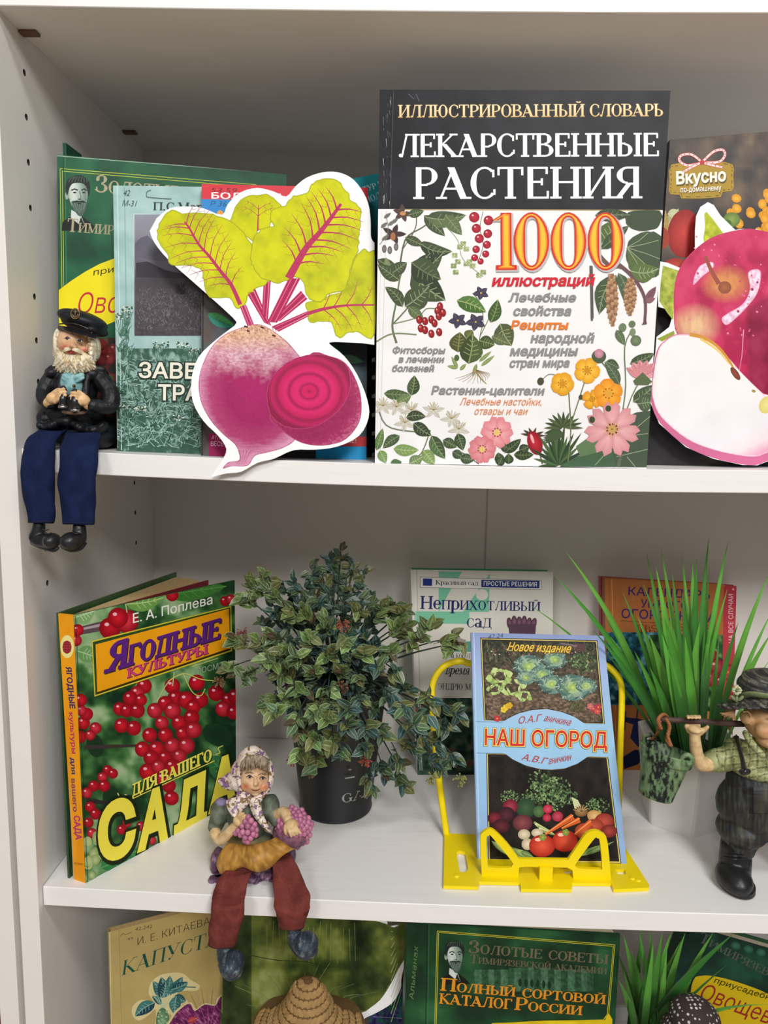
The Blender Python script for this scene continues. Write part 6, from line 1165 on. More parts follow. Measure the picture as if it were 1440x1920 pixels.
for i in range(K):
    t = i/(K-1); x = 358+t*285; y = 205+t*70-30*math.sin(math.pi*t)*.3; d = -3-6*math.sin(math.pi*t); V += [f.p(x, y-6, d+4), f.p(x-6+t*4, y+20+10*math.sin(math.pi*t), d-5*math.sin(math.pi*t)), f.p(x-6+t*4, y+25+10*math.sin(math.pi*t), d-4*math.sin(math.pi*t)), f.p(x, y+2, d+5)]
b.add(V, [(i*4+j, i*4+(j+1) % 4, i*4+4+(j+1) % 4, i*4+4+j) for i in range(K-1) for j in range(4)]); b.out('visor', mat('black_gloss', (.015, .015, .018), .25, 60, .1, spec=.6), hat, smooth=False)
b = MB(); f.t(b, [(365, 190, -8, 5), (480, 188, -12, 5), (600, 235, -9, 5)], 6, 4); b.out('hat_cord', mat('black_gloss', (.015, .015, .018)), hat, smooth=True)
GOLD = mat('antique_gold', '8a6f45', .4, metal=.5)
b = MB(); bx, by, bd = 484, 113, -9.5; ring = [f.p(bx+32*math.cos(i*.35), by+38*math.sin(i*.35), bd) for i in range(19)]; b.tube(ring, f.r(4.5), 6); f.t(b, [(bx, by-28, bd, 3.5), (bx, by+26, bd, 3.5)], 6, 2); f.t(b, [(bx-20, by+4, bd, 3), (bx-12, by+20, bd, 3.5), (bx, by+27, bd, 3.5), (bx+12, by+20, bd, 3.5), (bx+20, by+4, bd, 3)], 6, 2); f.t(b, [(bx-12, by-14, bd, 3), (bx+12, by-14, bd, 3)], 6, 2)
b.out('anchor_badge', GOLD, hat, smooth=True)

# ---- the seated woman with grapes
f = Fig(370, 1370, 3.92, .036); zq = shelf_z(2, .15)+.0004
wo = thing('woman_figurine', (.152, .04, zq), 'seated woman figurine in a flowered headscarf with an ochre apron and pink grapes', 'figurine')
b = MB(); f.e(b, 375, 640, 12, 165, 190, 15); f.e(b, 370, 560, 12, 190, 100, 14); f.e(b, 165, 600, 10, 78, 110, 13); f.t(b, [(160, 640, 8, 72), (130, 710, 4, 56)]); f.e(b, 535, 560, 12, 75, 95, 12); f.t(b, [(545, 580, 8, 60), (575, 660, 2, 50)]); f.e(b, 400, 820, 14, 200, 70, 16)
def pb_(V):
    x, y = f.xy(V); c = ramp(fbm(x/50, y/50, 2), [(.3, '525a4c'), (.7, '6f7868')]); c = mixc(c, hexc('8f84a8'), (1.1-np.hypot((x-178)/52, (y-505)/48))*3); return mixc(c, hexc('8a7a50'), (y-770)/60)
clampfuse(b, 'blouse', RES, wo, pb_, zq, .0008, 4, disp=lambda w: (fbm(w[:, 0]*300, w[:, 2]*200, 4)-.5)*.0014)
SKP = lambda V: ramp(fbm(V[:, 0]*300, V[:, 2]*300, 2), [(.3, 'c9a878'), (.7, 'dfc294')])
b = MB(); f.t(b, [(130, 745, 0, 44), (170, 800, -6, 46), (240, 740, -11, 40), (290, 690, -13, 34)]); f.e(b, 305, 660, -14, 46, 40, 6, 30)
for i in range(4): f.t(b, [(300+i*5, 640+i*14, -16, 15), (335, 630+i*14, -19, 14), (358-i*5, 625+i*20, -19, 12), (352-i*6, 640+i*20, -17.5, 10)], 8, 3)
f.t(b, [(290, 650, -15, 15), (310, 615, -17, 13), (340, 608, -17, 10)], 8, 3); clampfuse(b, 'arm', SK, wo, SKP, None, .0005, 3)
b = MB(); f.t(b, [(585, 620, 4, 44), (640, 600, -2, 44), (668, 660, -12, 38)]); f.e(b, 690, 700, -17, 56, 50, 6, -20)
for i in range(4): f.t(b, [(665+i*20, 710, -20, 15), (680+i*21, 745-i*2, -22.5, 13.5), (690+i*22, 775-i*8, -22, 11)], 8, 3)
f.t(b, [(648, 700, -19, 15), (645, 735, -21, 13), (652, 760, -21, 10)], 8, 3); clampfuse(b, 'arm', SK, wo, SKP, None, .0005, 3)
b = MB(); f.e(b, 690, 740, 6, 150, 120, 20); f.e(b, 720, 700, 8, 130, 120, 16)
clampfuse(b, 'basket', RES, wo, lambda V: ramp(fbm(V[:, 0]*300, V[:, 2]*300, 2), [(.3, '5a3a50'), (.7, '8a5a6c')]), zq, .0008, 3)
# grapes, one by one
gm = bmesh.new(); bmesh.ops.create_icosphere(gm, subdivisions=2, radius=1); me = bpy.data.meshes.new('grape'); gm.to_mesh(me); gm.free()
GRP = mat('pink_grape', 'b56e8e', .42, 40, .12, hue=.25, spec=.5); me.materials.append(GRP); me.polygons.foreach_set('use_smooth', [True]*len(me.polygons))
def grape(x, y, d, r):
    o = bpy.data.objects.new('grape', me); COL.objects.link(o); o.parent = wo; o.location = Vector(f.p(x, y, d)-BASE[wo.name]); R = f.r(r); o.scale = (R, R*.95, R*1.1); BASE[o.name] = BASE[wo.name]
for x, y, d in [(372, 635, -19), (350, 668, -20), (395, 662, -21), (420, 690, -19), (330, 700, -19), (370, 702, -23), (405, 720, -22), (300, 735, -17), (335, 745, -22), (370, 748, -24), (432, 730, -18), (410, 760, -22), (352, 785, -22), (392, 790, -22), (318, 765, -19), (372, 815, -19), (350, 805, -18), (380, 680, -20), (282, 752, -15), (428, 765, -17)]: grape(x, y, d, 23)
r_ = random.Random(2)
for i in range(72):
    a = r_.uniform(0, 6.28); q = math.sqrt((i+.5)/72); x = 705+math.cos(i*2.4)*q*138; y = 712+math.sin(i*2.4)*q*150
    if math.hypot((x-690)/60, (y-700)/55) < .8 or (x < 640 and y < 620): continue
    grape(x, y, -13+q*q*17+(2 if y < 640 else 0), 24)
b = MB(); K = 36; rows = 7; V = []
wt = smoothp([(225, 822), (330, 835), (430, 835), (540, 800), (610, 760)], 9, False); hm = smoothp([(136, 985), (170, 1052), (250, 1040), (330, 1003), (400, 1030), (460, 1040), (540, 1008), (620, 925), (690, 882), (735, 862)], 4, False)
hmi = np.stack([np.interp(np.linspace(0, 1, K), np.linspace(0, 1, len(hm)), hm[:, k]) for k in (0, 1)], 1); wti = np.stack([np.interp(np.linspace(0, 1, K), np.linspace(0, 1, len(wt)), wt[:, k]) for k in (0, 1)], 1)
for side in (0, 1.6):
    for j in range(rows):
        s_ = j/(rows-1)
        for i in range(K):
            t = i/(K-1); xy = wti[i]*(1-s_)+hmi[i]*s_; xy = xy+[(-18 if t < .1 else 0)*math.sin(math.pi*s_), 0]
            d = -3-20*math.sin(math.pi*(t*.9+.05))**.7*math.sin(math.pi*(.12+.5*s_))-2.2*s_*math.sin(t*17)+side; V.append(f.p(xy[0], xy[1], d))
nn = K*rows; Fc = [(q+j*K+i, q+j*K+i+1, q+(j+1)*K+i+1, q+(j+1)*K+i) for q in (0, nn) for j in range(rows-1) for i in range(K-1)]
Fc += [(i, i+1, nn+i+1, nn+i) for i in range(K-1)]+[((rows-1)*K+i, (rows-1)*K+i+1, nn+(rows-1)*K+i+1, nn+(rows-1)*K+i) for i in range(K-1)]+[(j*K+e, (j+1)*K+e, nn+(j+1)*K+e, nn+j*K+e) for j in range(rows-1) for e in (0, K-1)]
b.add(V, Fc); b.out('apron', RES, wo, smooth=True, paint=lambda V: ramp(fbm(V[:, 0]*500, V[:, 2]*160, 3)*.5+.5*np.abs(np.sin(V[:, 0]*2600)*np.sin(V[:, 2]*1900)), [(.2, '8a6428'), (.5, 'b5843a'), (.8, 'c89a4c')]), label='ochre woven apron with a wavy hem')
b = MB(); f.e(b, 400, 960, 18, 250, 110, 24); f.e(b, 320, 1050, 6, 215, 60, 16); f.e(b, 150, 960, 8, 55, 110, 12); f.e(b, 480, 1020, 4, 90, 70, 13); f.e(b, 640, 930, 14, 90, 90, 18)
for i in range(16): t = i/15; f.e(b, 110+t*440, 1095+14*math.sin(i*1.3)-t*18, -10+4*math.sin(i*1.7), 34, 26, 5, sub=2)
clampfuse(b, 'skirt', RES, wo, lambda V: ramp(fbm(V[:, 0]*420, V[:, 2]*420, 3), [(.25, '4a3048'), (.5, '6a4a66'), (.8, '94748c')]), zq, .0009, 3, disp=lambda w: (fbm(w[:, 0]*350, w[:, 2]*350, 4)-.5)*.002)
RUST = lambda V: ramp(fbm(V[:, 0]*200, V[:, 2]*160, 2), [(.3, '66302c'), (.7, '7a3c36')])
leg(f, [(330, 1010, -12, 88), (290, 1050, -20, 108), (245, 1160, -30, 122), (225, 1260, -47, 122), (215, 1400, -48, 122), (190, 1500, -48, 112), (180, 1568, -48, 100)], .6, 'trouser_leg', wo, RUST)
leg(f, [(610, 910, -6, 70), (635, 960, -14, 88), (670, 1100, -26, 118), (690, 1210, -40, 136), (700, 1290, -48, 132), (695, 1370, -48, 112), (692, 1442, -48, 84)], .6, 'trouser_leg', wo, RUST)
BLU = vmat('slate_boot_resin', .5, .35, .2, 200, .15); BP = lambda V: ramp(fbm(V[:, 0]*350, V[:, 2]*350, 2)+.25*(fbm(V[:, 0]*1500, V[:, 2]*1500, 7) > .66), [(.3, '25303c'), (.6, '37444f'), (.95, '7f8a90')])
boot(f, wo, [(195, 1570, -47, 52), (200, 1650, -47, 58), (225, 1710, -50, 66), (255, 1730, -56, 74)], (258, 1712, -58, 86, 82, 12), ([(0, 0), (1, 0), (1, 1)], 0, [(165, 1720, -48, 16), (195, 1790, -52, 18), (240, 1822, -57, 18), (300, 1802, -60, 18), (325, 1760, -60, 14)]), BP, 'boot', BLU)
boot(f, wo, [(720, 1440, -47, 48), (715, 1500, -47, 54), (745, 1560, -50, 62), (790, 1580, -56, 74)], (800, 1572, -58, 88, 80, 12), ([(0, 0), (1, 0), (1, 1)], 0, [(680, 1560, -48, 16), (725, 1630, -52, 18), (790, 1672, -57, 18), (850, 1650, -60, 18), (876, 1610, -60, 14)]), BP, 'boot', BLU)
fc, fr = (425, 345, 2), (114, 130, 13); fw_d = lambda x, y: f.face_d(fc, fr, x, y)
b = MB(); f.e(b, *fc, *fr); f.e(b, 360, 405, fw_d(360, 405)+2.4, 42, 40, 4.5); f.e(b, 488, 410, fw_d(488, 410)+2.4, 38, 38, 4.5); f.e(b, 432, 385, fw_d(432, 385)+.5, 20, 22, 4); f.e(b, 425, 455, fw_d(425, 450)+1.5, 34, 22, 3.4); f.t(b, [(425, 345, fw_d(425, 345)+1.2, 12), (431, 380, fw_d(430, 380)+.4, 14)], 8, 2)
f.t(b, [(392, 424, fw_d(392, 424)+1.2, 6), (425, 442, fw_d(425, 440)+.2, 9), (462, 428, fw_d(462, 428)+1.2, 6)], 8, 3)
def pw(V):
    x, y = f.xy(V); c = ramp(fbm(x/40, y/40, 2), [(.3, 'd2a780'), (.7, 'e3c09a')])
    for q in ((352, 412), (495, 415)): c = mixc(c, hexc('c0653c'), (1.15-np.hypot((x-q[0])/44, (y-q[1])/32))*.9)
    c = mixc(c, hexc('8e4530'), (1.15-np.hypot((x-427)/40, (y-440+((x-427)/34)**2*12)/6))*2.5); return mixc(c, hexc('b8805c'), (1.1-np.hypot((x-432)/22, (y-402)/8))*.8)
clampfuse(b, 'face', SK, wo, pw, None, .0005, 3)
for (x, y) in ((383, 340), (480, 349)):
    d = fw_d(x, y); b = MB(); f.e(b, x, y, d+.1, 22, 12, .9, 5, 2); eo = b.out('eye', mat('eye_white', 'c9c0ae', .3), wo, smooth=True)
    b = MB(); f.e(b, x+2, y, d-.6, 11, 11, .8, 0, 2); f.t(b, [(x-23, y+1, d-.3, 2.6), (x, y-12, d-.9, 4), (x+23, y+2, d-.3, 2.6)], 6, 3); b.out('iris', mat('eye_dark', (.02, .02, .03), .2), eo, smooth=True, kind='stuff')
    b = MB(); f.t(b, [(x-28, y-26, fw_d(x-28, y-24)-.4, 4), (x, y-36, fw_d(x, y-34)-.5, 5), (x+26, y-26, fw_d(x+24, y-24)-.4, 3)], 6, 3); b.out('eyebrow', mat('grey_brown_hair', '7d684e', .6), wo, smooth=True)
b = MB(); r_ = random.Random(4)
for i in range(26):
    t = i/25; x0 = 332+t*195; y0 = 205-36*math.sin(math.pi*t)+10; x1 = 325+t*205+r_.uniform(-14, 14); y1 = 268+38*abs(t-.5)*2+r_.uniform(-12, 10)
    f.t(b, [(x0, y0, fw_d(425+(x0-425)*.75, 250)-1, 11), ((x0+x1)/2+8*math.sin(i), (y0+y1)/2, fw_d(425+(x0-425)*.8, 280)-2.2, 10), (x1, y1, fw_d(min(max(x1, 335), 515), 300)-1.2, 4)], 6, 3, ends=False)
b.out('hair_fringe', vmat('grey_hair', .6, .3, .2, 600, .2), wo, smooth=True, paint=lambda V: ramp(fbm(V[:, 0]*1500, V[:, 2]*400, 3), [(.25, '6a5c4c'), (.6, '9a8a74'), (.85, 'b8a88c')]), kind='stuff')
b = MB(); f.e(b, 408, 300, 12, 148, 215, 13, 0); f.e(b, 340, 330, 12, 110, 150, 12); f.t(b, [(300, 360, 10, 90), (225, 375, 12, 66), (172, 372, 13, 28)])
rim = [(400, 178), (470, 188), (525, 240), (540, 330), (528, 400), (490, 462), (430, 486), (365, 470), (318, 410), (304, 330), (318, 240), (352, 192), (400, 178)]
rs = smoothp(rim, 4, False)
f.t(b, [(x, y, -2.5-2*(y < 240), 17) for x, y in rim], 10, 4); f.t(b, [(x, y, 3, 26) for x, y in rim], 10, 4)
f.e(b, 425, 500, -2, 60, 32, 7); f.e(b, 330, 480, 2, 50, 60, 9)
def sheet(bb, L, R, d0, d1, th=2.2, n=12):
    l = smoothp(L, 4, False); r = smoothp(R, 4, False); l = np.stack([np.interp(np.linspace(0, 1, n), np.linspace(0, 1, len(l)), l[:, k]) for k in (0, 1)], 1); r = np.stack([np.interp(np.linspace(0, 1, n), np.linspace(0, 1, len(r)), r[:, k]) for k in (0, 1)], 1)
    V = [f.p(*(l[i]*(1-u)+r[i]*u), d0+(d1-d0)*i/(n-1)-2.2*math.sin(math.pi*u)+e) for e in (0, th) for i in range(n) for u in (0, .33, .66, 1)]; m = n*4
    Fc = [(q+i*4+j, q+i*4+j+1, q+i*4+5+j, q+i*4+4+j) for q in (0, m) for i in range(n-1) for j in range(3)]+[(j, j+1, m+j+1, m+j) for j in range(3)]+[(m-4+j, m-3+j, 2*m-3+j, 2*m-4+j) for j in range(3)]+[(i*4+e, i*4+4+e, m+i*4+4+e, m+i*4+e) for i in range(n-1) for e in (0, 3)]
    bb.add(V, Fc)
sheet(b, [(330, 490), (225, 500), (215, 560), (255, 632)], [(400, 500), (375, 540), (330, 590), (290, 640)], -3, -13)
sheet(b, [(388, 505), (385, 560), (420, 640), (500, 735)], [(462, 495), (470, 560), (500, 650), (548, 750)], -4, -16)
def ps(V):
    x, y = f.xy(V); c = ramp(fbm(x/60, y/60, 2), [(.3, 'd8c6b8'), (.7, 'e8dccf')]); n1 = fbm(x/24, y/24, 11, 3); n2 = fbm(x/20+9, y/20, 23, 3); n3 = vn(x/13, y/13, 31)
    c = mixc(c, hexc('6a4468'), (n1-.60)*26); c = mixc(c, hexc('8f6aa0'), (n1-.67)*26); c = mixc(c, hexc('7d6238'), (n2-.62)*26); return mixc(c, hexc('5a4a4c'), (np.abs(n3-.5) < .03)*.6*(n2 > .45))
clampfuse(b, 'headscarf', RES, wo, ps, None, .0005, 2, label='cream headscarf with purple and brown flowers, tied under the chin')

# ---- the gardener with the yoke
f = Fig(1170, 1230, 4.085, .050); zg = shelf_z(2, .58)+.0004
ga = thing('gardener_figurine', (.60, .05, zg), 'stout gardener figurine in straw hat and dark overalls carrying a wooden yoke', 'figurine')
CX0 = 1125
def both(fn):
    for s_ in (1, -1): fn(lambda x: x if s_ == 1 else 2*CX0-x)
b = MB(); f.e(b, CX0, 1130, 8, 440, 300, 30); f.e(b, CX0, 960, 8, 360, 160, 25); both(lambda m: (f.e(b, m(900), 1320, 6, 195, 130, 23), f.t(b, [(m(905), 1330, 6, 170), (m(880), 1440, 4, 140)]))); 
def po(V):
    x, y = f.xy(V); return ramp(fbm(x/14, y/130, 3)*.8+fbm(x/90, y/60, 9)*.3-.08*(y < 1000), [(.3, '1d1e21'), (.5, '2a2b2c'), (.7, '3e3f38'), (.9, '5c5c4a')])
over = clampfuse(b, 'overalls', RES, ga, po, None, .0012, 4, disp=lambda w: (fbm(w[:, 0]*420, w[:, 2]*60, 4)-.5)*.0012)
both(lambda m: None)
for s_ in (1, -1):
    mm = (lambda x: x) if s_ == 1 else (lambda x: 2*CX0-x)
    b = MB(); f.t(b, [(mm(858), 1440, 4, 122), (mm(852), 1560, 2, 126), (mm(848), 1680, 0, 124)]); f.e(b, mm(842), 1700, -8, 134, 116, 20); f.e(b, mm(840), 1660, -2, 122, 110, 14)
    bo_ = clampfuse(b, 'rubber_boot', BLK, ga, BK, zg+.003, .001, 4)
    b = MB(); 
    for i in range(24): a = i*math.pi/12; 
    ctr = f.p(mm(842), 1790, -4); ctr = np.array([ctr[0], ctr[1], zg]); b.lathe([(0, 0), (f.r(128), 0), (f.r(136), .0012), (f.r(134), .0048), (0, .0052)], ctr, 28, sx=1); o = b.out('sole', BLK, bo_, paint=BK, smooth=False)
    for v in o.data.vertices: v.co.y = (v.co.y-(ctr[1]-BASE[ga.name][1]))*1.35+(ctr[1]-BASE[ga.name][1])-.003
    b = MB(); 
    for yy in (1525, 1550): f.t(b, [(mm(775), yy-10, -6, 8), (mm(850), yy+8, -13.5, 9), (mm(925), yy-4, -8, 8)], 6, 3)
    b.out('boot_crease', BLK, bo_, paint=BK, smooth=True, kind='stuff')
b = MB(); f.e(b, CX0, 760, 8, 260, 150, 22); f.e(b, CX0, 850, 8, 330, 110, 24)
both(lambda m: (f.e(b, m(880), 740, 8, 120, 110, 17), f.t(b, [(m(860), 750, 6, 100), (m(770), 790, 4, 98), (m(720), 790, 3, 92)])))
both(lambda m: (f.t(b, [(m(930), 590, -6, 26), (m(985), 680, -16, 30), (m(1060), 760, -22, 26)])))
def pp(V):
    x, y = f.xy(V); c = ramp(fbm(x/40, y/40, 2), [(.3, '7f8656'), (.7, 'a8ac78')]); w = (fbm(x/40, y/40, 7)-.5)*26
    l = np.minimum(np.abs((x+w) % 62-31), np.abs((y+w*.7+x*.15) % 58-29)); c = mixc(c, hexc('4a4e32'), (5-l)/3*.9); l2 = np.minimum(np.abs((x+w+14) % 62-31), np.abs((y+w*.7+x*.15+14) % 58-29)); return mixc(c, hexc('c3c694'), (4-l2)/3*.6)
clampfuse(b, 'shirt', RES, ga, pp, None, .0011, 3, label='green plaid shirt')
for s_ in (1, -1):
    mm = (lambda x: x) if s_ == 1 else (lambda x: 2*CX0-x)
    b = MB(); f.t(b, [(mm(700), 800, 3, 88), (mm(690), 800, 3, 90)], 20, 2); f.t(b, [(mm(668), 800, 3, 70), (mm(700), 800, 3, 96), (mm(740), 800, 3, 92)], 20, 3); b.out('sleeve_cuff', RES, ga, paint=pp, smooth=True)
    b = MB(); f.t(b, [(mm(680), 810, 2, 66), (mm(600), 830, -1, 58), (mm(560), 760, -3, 52), (mm(545), 660, -5, 46), (mm(540), 590, -6, 40)]); f.e(b, mm(540), 560, -6, 58, 28, 7)
    f.t(b, [(mm(500), 570, -5, 26), (mm(482), 540, -3, 22), (mm(480), 535, 2, 18)], 8, 3)
    for i in range(4): f.t(b, [(mm(492+i*26), 560, 0, 18), (mm(490+i*27), 520, 7, 17), (mm(490+i*28), 470, 5, 17), (mm(490+i*29), 466, -3, 15), (mm(492+i*29), 474, -7, 12)], 8, 3)
    f.t(b, [(mm(585), 585, -6, 26), (mm(620), 560, -8, 20), (mm(640), 545, -9, 15)], 8, 3)
    clampfuse(b, 'arm', SK, ga, SKP, None, .0007, 3)
    b = MB(); f.t(b, [(mm(858), 622, 0, 26), (mm(878), 690, -11, 32), (mm(908), 800, -19, 40), (mm(925), 885, -23, 48)], 12, 4, .3); b.out('overall_strap', RES, ga, paint=po, smooth=True)
    b = MB(); b.lathe([(0, .0022), (f.r(16), .002), (f.r(20), .0012), (f.r(20), 0)], f.p(mm(925), 885, -27.5), 16, M=Matrix.Rotation(math.radians(90), 3, 'X')); b.out('strap_button', mat('black_gloss', (.015, .015, .018)), ga, smooth=True)
b = MB(); V = []
for e_ in (-.9, .4):
    for i in range(9):
        for j in range(9): x = 992+i*33; y = 1005+j*25; V.append(f.p(x, y, 8-30*math.sqrt(max(.05, 1-((x-CX0)/440)**2-((y-1130)/300)**2))+e_))
b.add(V, [(q+j*9+i, q+j*9+i+1, q+j*9+i+10, q+j*9+i+9) for q in (0, 81) for j in range(8) for i in range(8)]+[(i, i+1, 82+i, 81+i) for i in range(8)]+[(72+i, 73+i, 154+i, 153+i) for i in range(8)]+[(i*9+e, i*9+9+e, i*9+90+e, i*9+81+e) for i in range(8) for e in (0, 8)]); b.out('pocket', RES, ga, paint=po, smooth=False)
gc, gr = (CX0, 490, 2), (205, 185, 24); gd = lambda x, y: f.face_d(gc, gr, x, y)
b = MB(); f.e(b, *gc, *gr); f.e(b, 1200, 530, gd(1200, 530)-2, 38, 36, 6); f.e(b, 1080, 570, gd(1080, 570)+3, 75, 62, 8); f.e(b, 1265, 560, gd(1265, 560)+3, 50, 60, 8); f.e(b, CX0, 640, -8, 110, 60, 14); f.t(b, [(CX0, 620, 4, 120), (CX0, 720, 6, 110)])
both(lambda m: (f.e(b, m(930), 470, 0, 34, 52, 8, 10), f.t(b, [(m(915), 430, -6, 9), (m(958), 430, -8, 10), (m(975), 480, -8, 9), (m(950), 520, -7, 9)], 8, 3)))
def pg(V):
    x, y = f.xy(V); c = ramp(fbm(x/50, y/50, 2), [(.3, 'd0a272'), (.7, 'e2b88a')])
    for q in ((1110, 575), (1275, 565)): c = mixc(c, hexc('b8664a'), (1.1-np.hypot((x-q[0])/60, (y-q[1])/45))*.8)
    return mixc(c, hexc('8a3a2c'), (1.1-np.hypot((x-1195)/55, (y-622)/10))*2)
clampfuse(b, 'head', SK, ga, pg, None, .001, 3)
for x in (1150, 1262):
    b = MB(); f.e(b, x, 470, gd(x, 470), 22, 12, 1, 0, 2); eo = b.out('eye', mat('eye_white', 'c9c0ae', .3), ga, smooth=True); b = MB(); f.e(b, x, 470, gd(x, 470)-.8, 10, 10, .8, 0, 2); b.out('iris', mat('eye_dark', (.02, .02, .03), .2), eo, smooth=True)
b = MB(); f.e(b, CX0, 240, 4, 250, 95, 27); f.e(b, CX0, 190, 4, 215, 70, 24); f.e(b, CX0, 330, 4, 262, 60, 28)
K = 40
for i in range(K):
    a = 2*math.pi*i/K; c0_ = f.p(CX0, 350, 2)
for q in (300, 345, 385):
    for i in range(K): a = 2*math.pi*i/K; f.e(b, CX0+q*math.cos(a), 352-14*math.cos(a)*0+(q-300)*.45+6*math.sin(i*2.1), 4+q*.098*math.sin(a), 32, 13, 4.2, sub=2)
STR = lambda V: ramp(fbm(V[:, 0]*180, V[:, 2]*2200, 4, 3), [(.3, '26262a'), (.52, '3c3c3e'), (.7, '6a685e'), (.9, '8f8c7c')])
clampfuse(b, 'straw_hat', RES, ga, STR, None, .001, 2, disp=lambda w: (fbm(w[:, 0]*200, w[:, 2]*2400, 4)-.5)*.0012)
b = MB(); pts = [f.p(CX0+262*math.cos(2*math.pi*i/40), 300+8*math.sin(i*.9), 4+28.5*math.sin(2*math.pi*i/40)) for i in range(41)]; b.tube(pts, f.r(28), 8, flat=.3); b.out('hat_band', mat('sage_ribbon', '76835a', .6, 200, .15, bump=.2), ga, smooth=True)
b = MB()
for i in range(9): a = i*.7; f.e(b, 865+24*math.cos(a), 262+26*math.sin(a), -17, 11, 18, 1.6, 90-math.degrees(a), 2)
b.out('hat_flower', mat('cream_petal', 'b9bd96', .6), ga, smooth=True, kind='stuff')
b = MB(); f.e(b, 865, 262, -18.5, 12, 13, 2, 0, 2); b.out('flower_centre', mat('sage_ribbon', '76835a'), ga, smooth=True)
for (x, y, a) in ((862, 330, 0), (835, 322, -40), (895, 325, 40)): b = MB(); f.e(b, x, y, -16, 14, 30, 1.6, a, 2); b.out('leaf', mat('sage_ribbon', '76835a'), ga, smooth=True)
b = MB(); r_ = random.Random(4)
for i in range(22): t = i/21; f.t(b, [(850+r_.uniform(-10, 10), 400, -12, 5), (790+t*60, 440+r_.uniform(-8, 8), -15, 4), (735+t*120, 440+t*62+r_.uniform(-12, 12), -16, 2)], 5, 3, ends=False)
b.out('straw_tassel', mat('pale_straw', 'a9825c', .7, hue=0), ga, smooth=True, kind='stuff')
b = MB(); V = [f.p(252+i*120, 480+i*120*.062+4*math.sin(i*1.8), 4+20*math.exp(-((252+i*120-CX0)/260)**2)) for i in range(15)]; b.tube(V, [f.r(26)]+[f.r(24+2*math.sin(i*2)) for i in range(13)]+[f.r(26)], 10)
b.out('wooden_yoke', mat('dark_wood_yoke', '4a3630', .65, 300, .3, bump=.4, stretch=(.12, 1, 1)), ga, smooth=True)
# ---- bucket hanging from the yoke
bc = f.p(285, 900, 2); bu = thing('bucket', f.p(285, 1110, 2), 'small weathered green bucket hanging by rope from the end of the wooden yoke', 'bucket')
TILT = Matrix.Rotation(math.radians(13), 3, 'Y') @ Matrix.Rotation(math.radians(-7), 3, 'X')
def pbk(V):
    x, y = f.xy(V); n = fbm(x/17, y/46, 3, 5)+.10*np.sin(x/60); return ramp(n, [(.26, '16191a'), (.38, '20282a'), (.44, '587350'), (.7, '738e66'), (.9, '8aa078')])
R1, R2 = f.r(196), f.r(128); H = f.r(385)
prof = [(0, -H*.5), (R2, -H*.5), (R2+.0006, -H*.48), (R1*.93, H*.28), (R1*1.03, H*.29), (R1*1.06, H*.32), (R1*1.10, H*.5), (R1*1.07, H*.52), (R1*1.0, H*.5), (R1*.9, H*.28), (R2*.92, -H*.42), (0, -H*.42)]
pq_ = []
for (a0, z0), (a1, z1_) in zip(prof[:-1], prof[1:]):
    m_ = max(1, int(math.hypot(a1-a0, z1_-z0)/.0006)); pq_ += [(a0+(a1-a0)*i/m_, z0+(z1_-z0)*i/m_) for i in range(m_)]
b = MB(); b.lathe(pq_+[prof[-1]], bc, 150, M=TILT)
for s_ in (1, -1):
    cc_ = np.array(TILT @ Vector((s_*R1*.42, -s_*R1*.97, H*.53))) + bc
    ring = [cc_+np.array([f.r(42)*math.cos(i*.5), 0, f.r(40)*math.sin(i*.5)]) for i in range(14)]; b.tube(ring, f.r(19), 8)
b.out('pail', RES, bu, smooth=True, paint=pbk, label='green paint worn through to black')
for z_ in (-.2, .05): 
    ring = [np.array(TILT @ Vector(((R1*.93-(R1*.93-R2)*(.28-z_)/.78)*1.01*math.cos(i*.3), (R1*.93-(R1*.93-R2)*(.28-z_)/.78)*1.01*math.sin(i*.3), H*z_)))+bc for i in range(22)]
ROPE = mat('jute_rope', '9a6238', .85, 500, .25, bump=.4)
def rope(pts, r=12, name='rope'):
    a = smoothp([(p[0], p[1]) for p in pts], 10, False); d = np.interp(np.linspace(0, 1, len(a)), np.linspace(0, 1, len(pts)), [p[2] for p in pts]); b = MB()
    for k in range(3): b.tube([f.p(x+7*math.cos(i*.9+k*2.1), y+4*math.sin(i*.9+k*2.1), d[i]+1.0*math.sin(i*.9+k*2.1)) for i, (x, y) in enumerate(a)], f.r(r*.62), 6)
    return b.out(name, ROPE, bu, smooth=True, kind='stuff')
rope([(285, 560, -2), (262, 490, -4), (300, 448, 2), (335, 480, 10), (345, 560, 4), (330, 640, -10), (355, 680, -16)], 17); rope([(320, 480, -6), (350, 540, -7), (335, 610, -10), (362, 690, -17)], 13)
rope([(275, 500, -4), (255, 590, 6), (235, 615, 14), (215, 640, 16)], 12)

